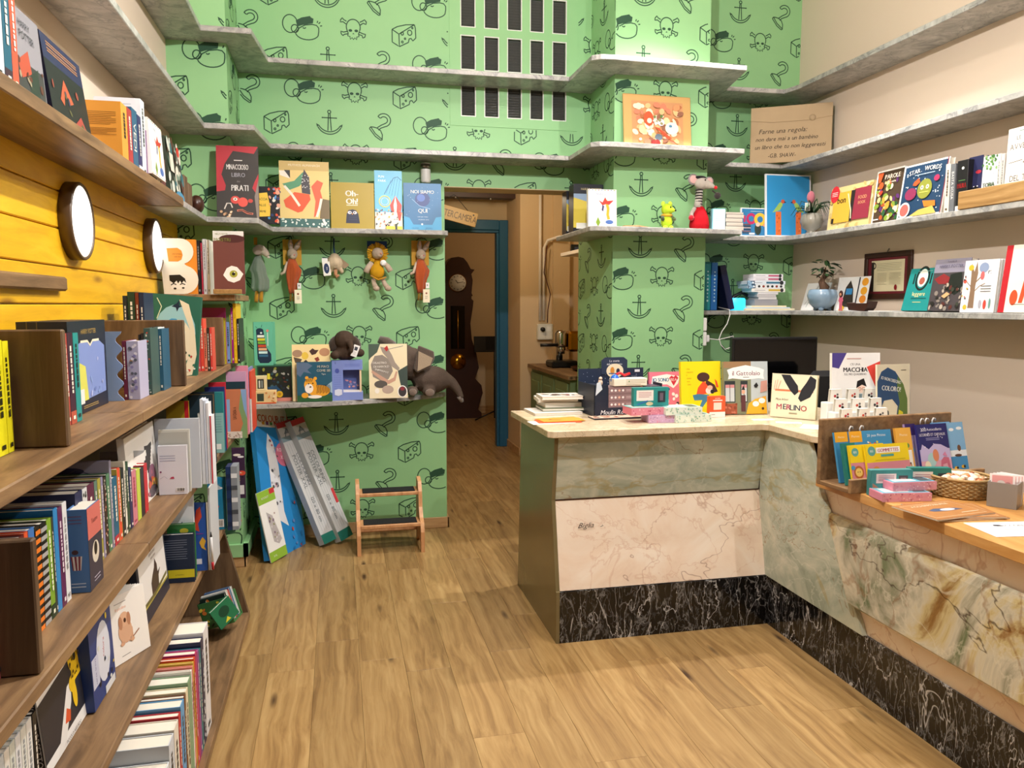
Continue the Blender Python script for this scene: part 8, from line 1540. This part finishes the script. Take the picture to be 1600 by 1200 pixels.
# plastic hang hooks above the packs
for i, x in enumerate((.115, .165, .46, .485, .52)):
    o = MB().tube([(0, 0, 0), (0, 0, .015), (.006, 0, .024), (.014, 0, .022), (.016, 0, .014)], .0028, 6, '#cfcac4').build('hang_hook', 'gloss'); o.matrix_world = rk.matrix_world @ Matrix.Translation((x, .132, .197 if i < 2 else .211)); tag(o, f'{["leftmost", "second", "third", "fourth", "rightmost"][i]} clear plastic hang hook above the packs in the rack', 'hook', 'plastic hang hooks in the rack')
# torch boxes in front of the rack
GT2 = 'little torch boxes on the oak counter'
p = onZ(1350, 772, ZW); box_thing('torch_box', 'teal and copper torch box standing before the wooden rack', Matrix.Translation((p.x, p.y-.035, ZW)) @ Matrix.Rotation(R(-8), 4, 'Z'), .155, .095, .03, '#3f8a8c', Art(.155, .095).rect(0, 0, 1, 1, '#3a8c8e').poly([(.04, .5), (.3, .2), (.5, .3), (.72, .5), (.72, .1), (.04, .06)], '#b9785c').rect(.12, .5, .6, .86, '#e3d2d4').lines(.17, .55, .6, .78, 4, '#b08a9a', .03).rect(.66, .3, .88, .78, '#4a3f48').rect(.7, .36, .84, .7, '#9a7a80'), group=GT2)
p = onZ(1420, 770, ZW); box_thing('torch_box', 'dark teal torch box standing second before the rack', Matrix.Translation((p.x-.01, p.y-.01, ZW)) @ Matrix.Rotation(R(-14), 4, 'Z'), .15, .095, .03, '#1f7a70', torch_art(.15, .095, '#1f7a70'), group=GT2)
p = onZ(1377, 784, ZW); box_thing('torch_box', 'pink patterned torch box lying lowest on the oak counter', Matrix.Translation((p.x, p.y-.005, ZW)) @ Matrix.Rotation(R(-8), 4, 'Z'), .18, .03, .09, '#d98aa0', pat_art(.18, .03, '#e0a0b4', ['#f2ccd8', '#c0708c', '#d888a8'], 8), top=Art(.18, .09).rect(.02, .05, .98, .95, '#6fb0c0').rect(.1, .2, .6, .8, '#e6e6e2').rect(.68, .15, .94, .85, '#4a5a64'), group=GT2)
box_thing('torch_box', 'pink patterned torch box with a blue lid on top of another', Matrix.Translation((p.x+.055, p.y+.012, ZW+.031)) @ Matrix.Rotation(R(-3), 4, 'Z'), .17, .03, .09, '#d98aa0', pat_art(.17, .03, '#e0a4b8', ['#f4d0dc', '#c47894', '#dc90b0'], 9), top=Art(.17, .09).rect(.02, .05, .98, .95, '#5fa8bc').rect(.1, .2, .6, .8, '#e9e9e4').rect(.68, .15, .94, .85, '#3a4a54'), group=GT2)
# wicker basket of wrapped sweets
cB = (onZ(1457, 775, ZW)+onZ(1540, 783, ZW))/2
bs = empty('wicker_basket', Matrix.Translation((cB.x+.055, cB.y+.055, ZW)), 'round woven basket filled with wrapped sweets', 'basket')
rb_ = .095
MB().lathe([(.0001, 0), (rb_*.93, 0), (rb_*.95, .004), (.0001, .006)], 32).build('bottom', 'wicker', bs)
for k in range(9): MB().tube([(rb_+(.0022 if (i+k) % 2 else -.0022)+.0008*k)*Vector((math.cos(2*math.pi*i/48), math.sin(2*math.pi*i/48), 0)) + Vector((0, 0, .006+.0068*k)) for i in range(49)], .0036, 5, cap=False).build('weave_row', 'wicker', bs)
for i in range(24): MB().tube([(rb_*math.cos(2*math.pi*i/24), rb_*math.sin(2*math.pi*i/24), 0), ((rb_+.007)*math.cos(2*math.pi*i/24), (rb_+.007)*math.sin(2*math.pi*i/24), .066)], .0026, 5).build('stake', 'wicker', bs)
MB().tube([((rb_+.008)*math.cos(2*math.pi*i/40), (rb_+.008)*math.sin(2*math.pi*i/40), .068) for i in range(41)], .005, 7, cap=False).build('rim', 'wicker', bs)
q = random.Random(31); scol = ['#efe0cc', '#f0e6d8', '#d98a5c', '#e9d0b4', '#c9a07a', '#f4ecdf', '#e8b48c']
MB().lathe([(.0001, .05), (rb_*.9, .045), (rb_*.9, .02), (.0001, .02)], 24).build('liner', 'paper', bs)
pos = []
for i in range(26):
    r_ = rb_*.78*math.sqrt((i+.5)/26); a_ = i*2.399; lay = 0
    pos.append((r_*math.cos(a_), r_*math.sin(a_), .058+.016*(1-r_/rb_)))
def sweet_place(x, y):
    r_ = math.hypot(x, y)/rb_; k = int(((math.degrees(math.atan2(y, x))+22.5) % 360)//45)
    side = ['at the right', 'at the rear right', 'at the rear', 'at the rear left', 'at the left', 'at the front left', 'at the front', 'at the front right'][k]
    return side + (' rim' if r_ > .6 else (' half way in' if r_ > .33 else ' of the middle'))
wd = ['cream', 'white', 'orange', 'straw', 'tan', 'ivory', 'peach']
for i, (x, y, z) in enumerate(pos):
    c = scol[i % 7]; o = MB().ell((0, 0, 0), (.019, .013, .011), c).add([(-.016, 0, 0), (-.036, .014, .005), (-.038, -.012, -.003), (.016, 0, 0), (.037, .013, -.004), (.035, -.014, .005)], [(0, 1, 2), (3, 5, 4)], c).build('wrapped_sweet', 'print'); o.matrix_world = bs.matrix_world @ TR(x, y, z, q.uniform(0, 3.1), q.uniform(-.4, .4), q.uniform(-.3, .3)); tag(o, f'{wd[i % 7]} paper-wrapped sweet lying {sweet_place(x, y)} in the round basket', 'sweet', 'wrapped sweets in the basket')
# grey card holder with pink cards
p0 = onZ(1541, 790, ZW); p1 = onZ(1587, 797, ZW); d = p1-p0
ch = empty('card_holder', Matrix.Translation(p0) @ Matrix.Rotation(math.atan2(d.y, d.x), 4, 'Z'), 'plain grey card holder box at the right of the oak counter', 'card holder')
w = d.length*1.02; hh = .085
MB().box(0, 0, 0, w, .003, hh, '#8a8680').box(0, .1, 0, w, .103, hh, '#8a8680').box(0, .003, 0, .003, .1, hh, '#8a8680').box(w-.003, .003, 0, w, .1, hh, '#8a8680').box(.003, .003, 0, w-.003, .1, .003, '#7f7b76').build('box', 'paint', ch)
for i in range(4):
    o = MB().bbox(0, 0, 0, w*.86, .0012, .105, .0005, '#f2e8e4').build('pink_card', 'matte_print'); o.matrix_world = ch.matrix_world @ TR(.004+.003*i, .02+.018*i, .0035, 0, R(-6), R(2*i-3)); tag(o, f'{["front", "second", "third", "rear"][i]} pink printed card in the grey holder', 'card', 'pink cards in the grey holder'); Art(w*.86, .105).rect(.1, .06, .9, .95, '#e6a09c').ell(.45, .7, .16, .14, '#d9cfc8').ell(.72, .68, .12, .1, '#b0787a').build('card_print', o, Matrix.Translation((0, -.0004, 0)))
box_thing('black_case', 'small black case behind the pink cards in the grey holder', ch.matrix_world @ Matrix.Translation((.006, .084, .0035)), .03, .1, .012, '#17171a')
# brown booklets and white sheet
def art_broch(w, d): return Art(w, d).rect(0, 0, 1, 1, '#a8703c').rect(.04, .05, .96, .95, '#b07a44').line([(.06, .1), (.94, .1), (.94, .9), (.06, .9), (.06, .1)], .008, '#e6d2b0').text('ACCHIAPPABURLE', .5, .8, .08, '#efe0c4', .7).poly([(.25, .5), (.4, .58), (.7, .5), (.78, .4), (.5, .38), (.3, .42)], '#4a5a78').ell(.55, .46, .12, .05, '#c9ccd4').lines(.6, .9, .2, .22, 1, '#efe0c4', .02)
for i, (u, v, rz, lab) in enumerate([(1475, 806, R(16), 'lowest brown illustrated booklet on the oak counter'), (1470, 805, R(9), 'middle brown illustrated booklet on the oak counter'), (1455, 806, R(28), 'topmost brown illustrated booklet on the oak counter')]):
    p = onZ(u, v, ZW); w, d_ = .25, .18; o = MB().box(-w/2, -d_/2, 0, w/2, d_/2, .004, '#d9cdb8').build('booklet', 'print'); o.matrix_world = Matrix.Translation((p.x+.06, p.y+.02, ZW+.0044*i)) @ Matrix.Rotation(rz-R(20), 4, 'Z'); tag(o, lab, 'booklet', 'brown booklets on the oak counter')
    art_broch(w, d_).build('cover_print', o, Matrix.Translation((-w/2, -d_/2, .0044)) @ Matrix.Rotation(-math.pi/2, 4, 'X'))
p = onZ(1513, 820, ZW); o = MB().box(0, -.15, 0, .21, 0, .0008, '#f0efee').build('paper', 'matte_print'); o.matrix_world = Matrix.Translation((p.x, p.y+.02, ZW)) @ Matrix.Rotation(R(-8), 4, 'Z'); tag(o, 'white printed sheet at the right edge of the oak counter', 'paper')
Art(.21, .15).text('RACCONTI', .62, .72, .1, '#4a4a50', .6).line([(.3, .6), (.95, .6)], .006, '#4a4a50').ell(.4, .75, .06, .04, '#4a4a50').lines(.35, .9, .25, .5, 5, '#7a7a80', .012).ell(.7, .2, .05, .03, '#5a5a60').build('sheet_print', o, Matrix.Translation((0, -.15, .0012)) @ Matrix.Rotation(-math.pi/2, 4, 'X'))
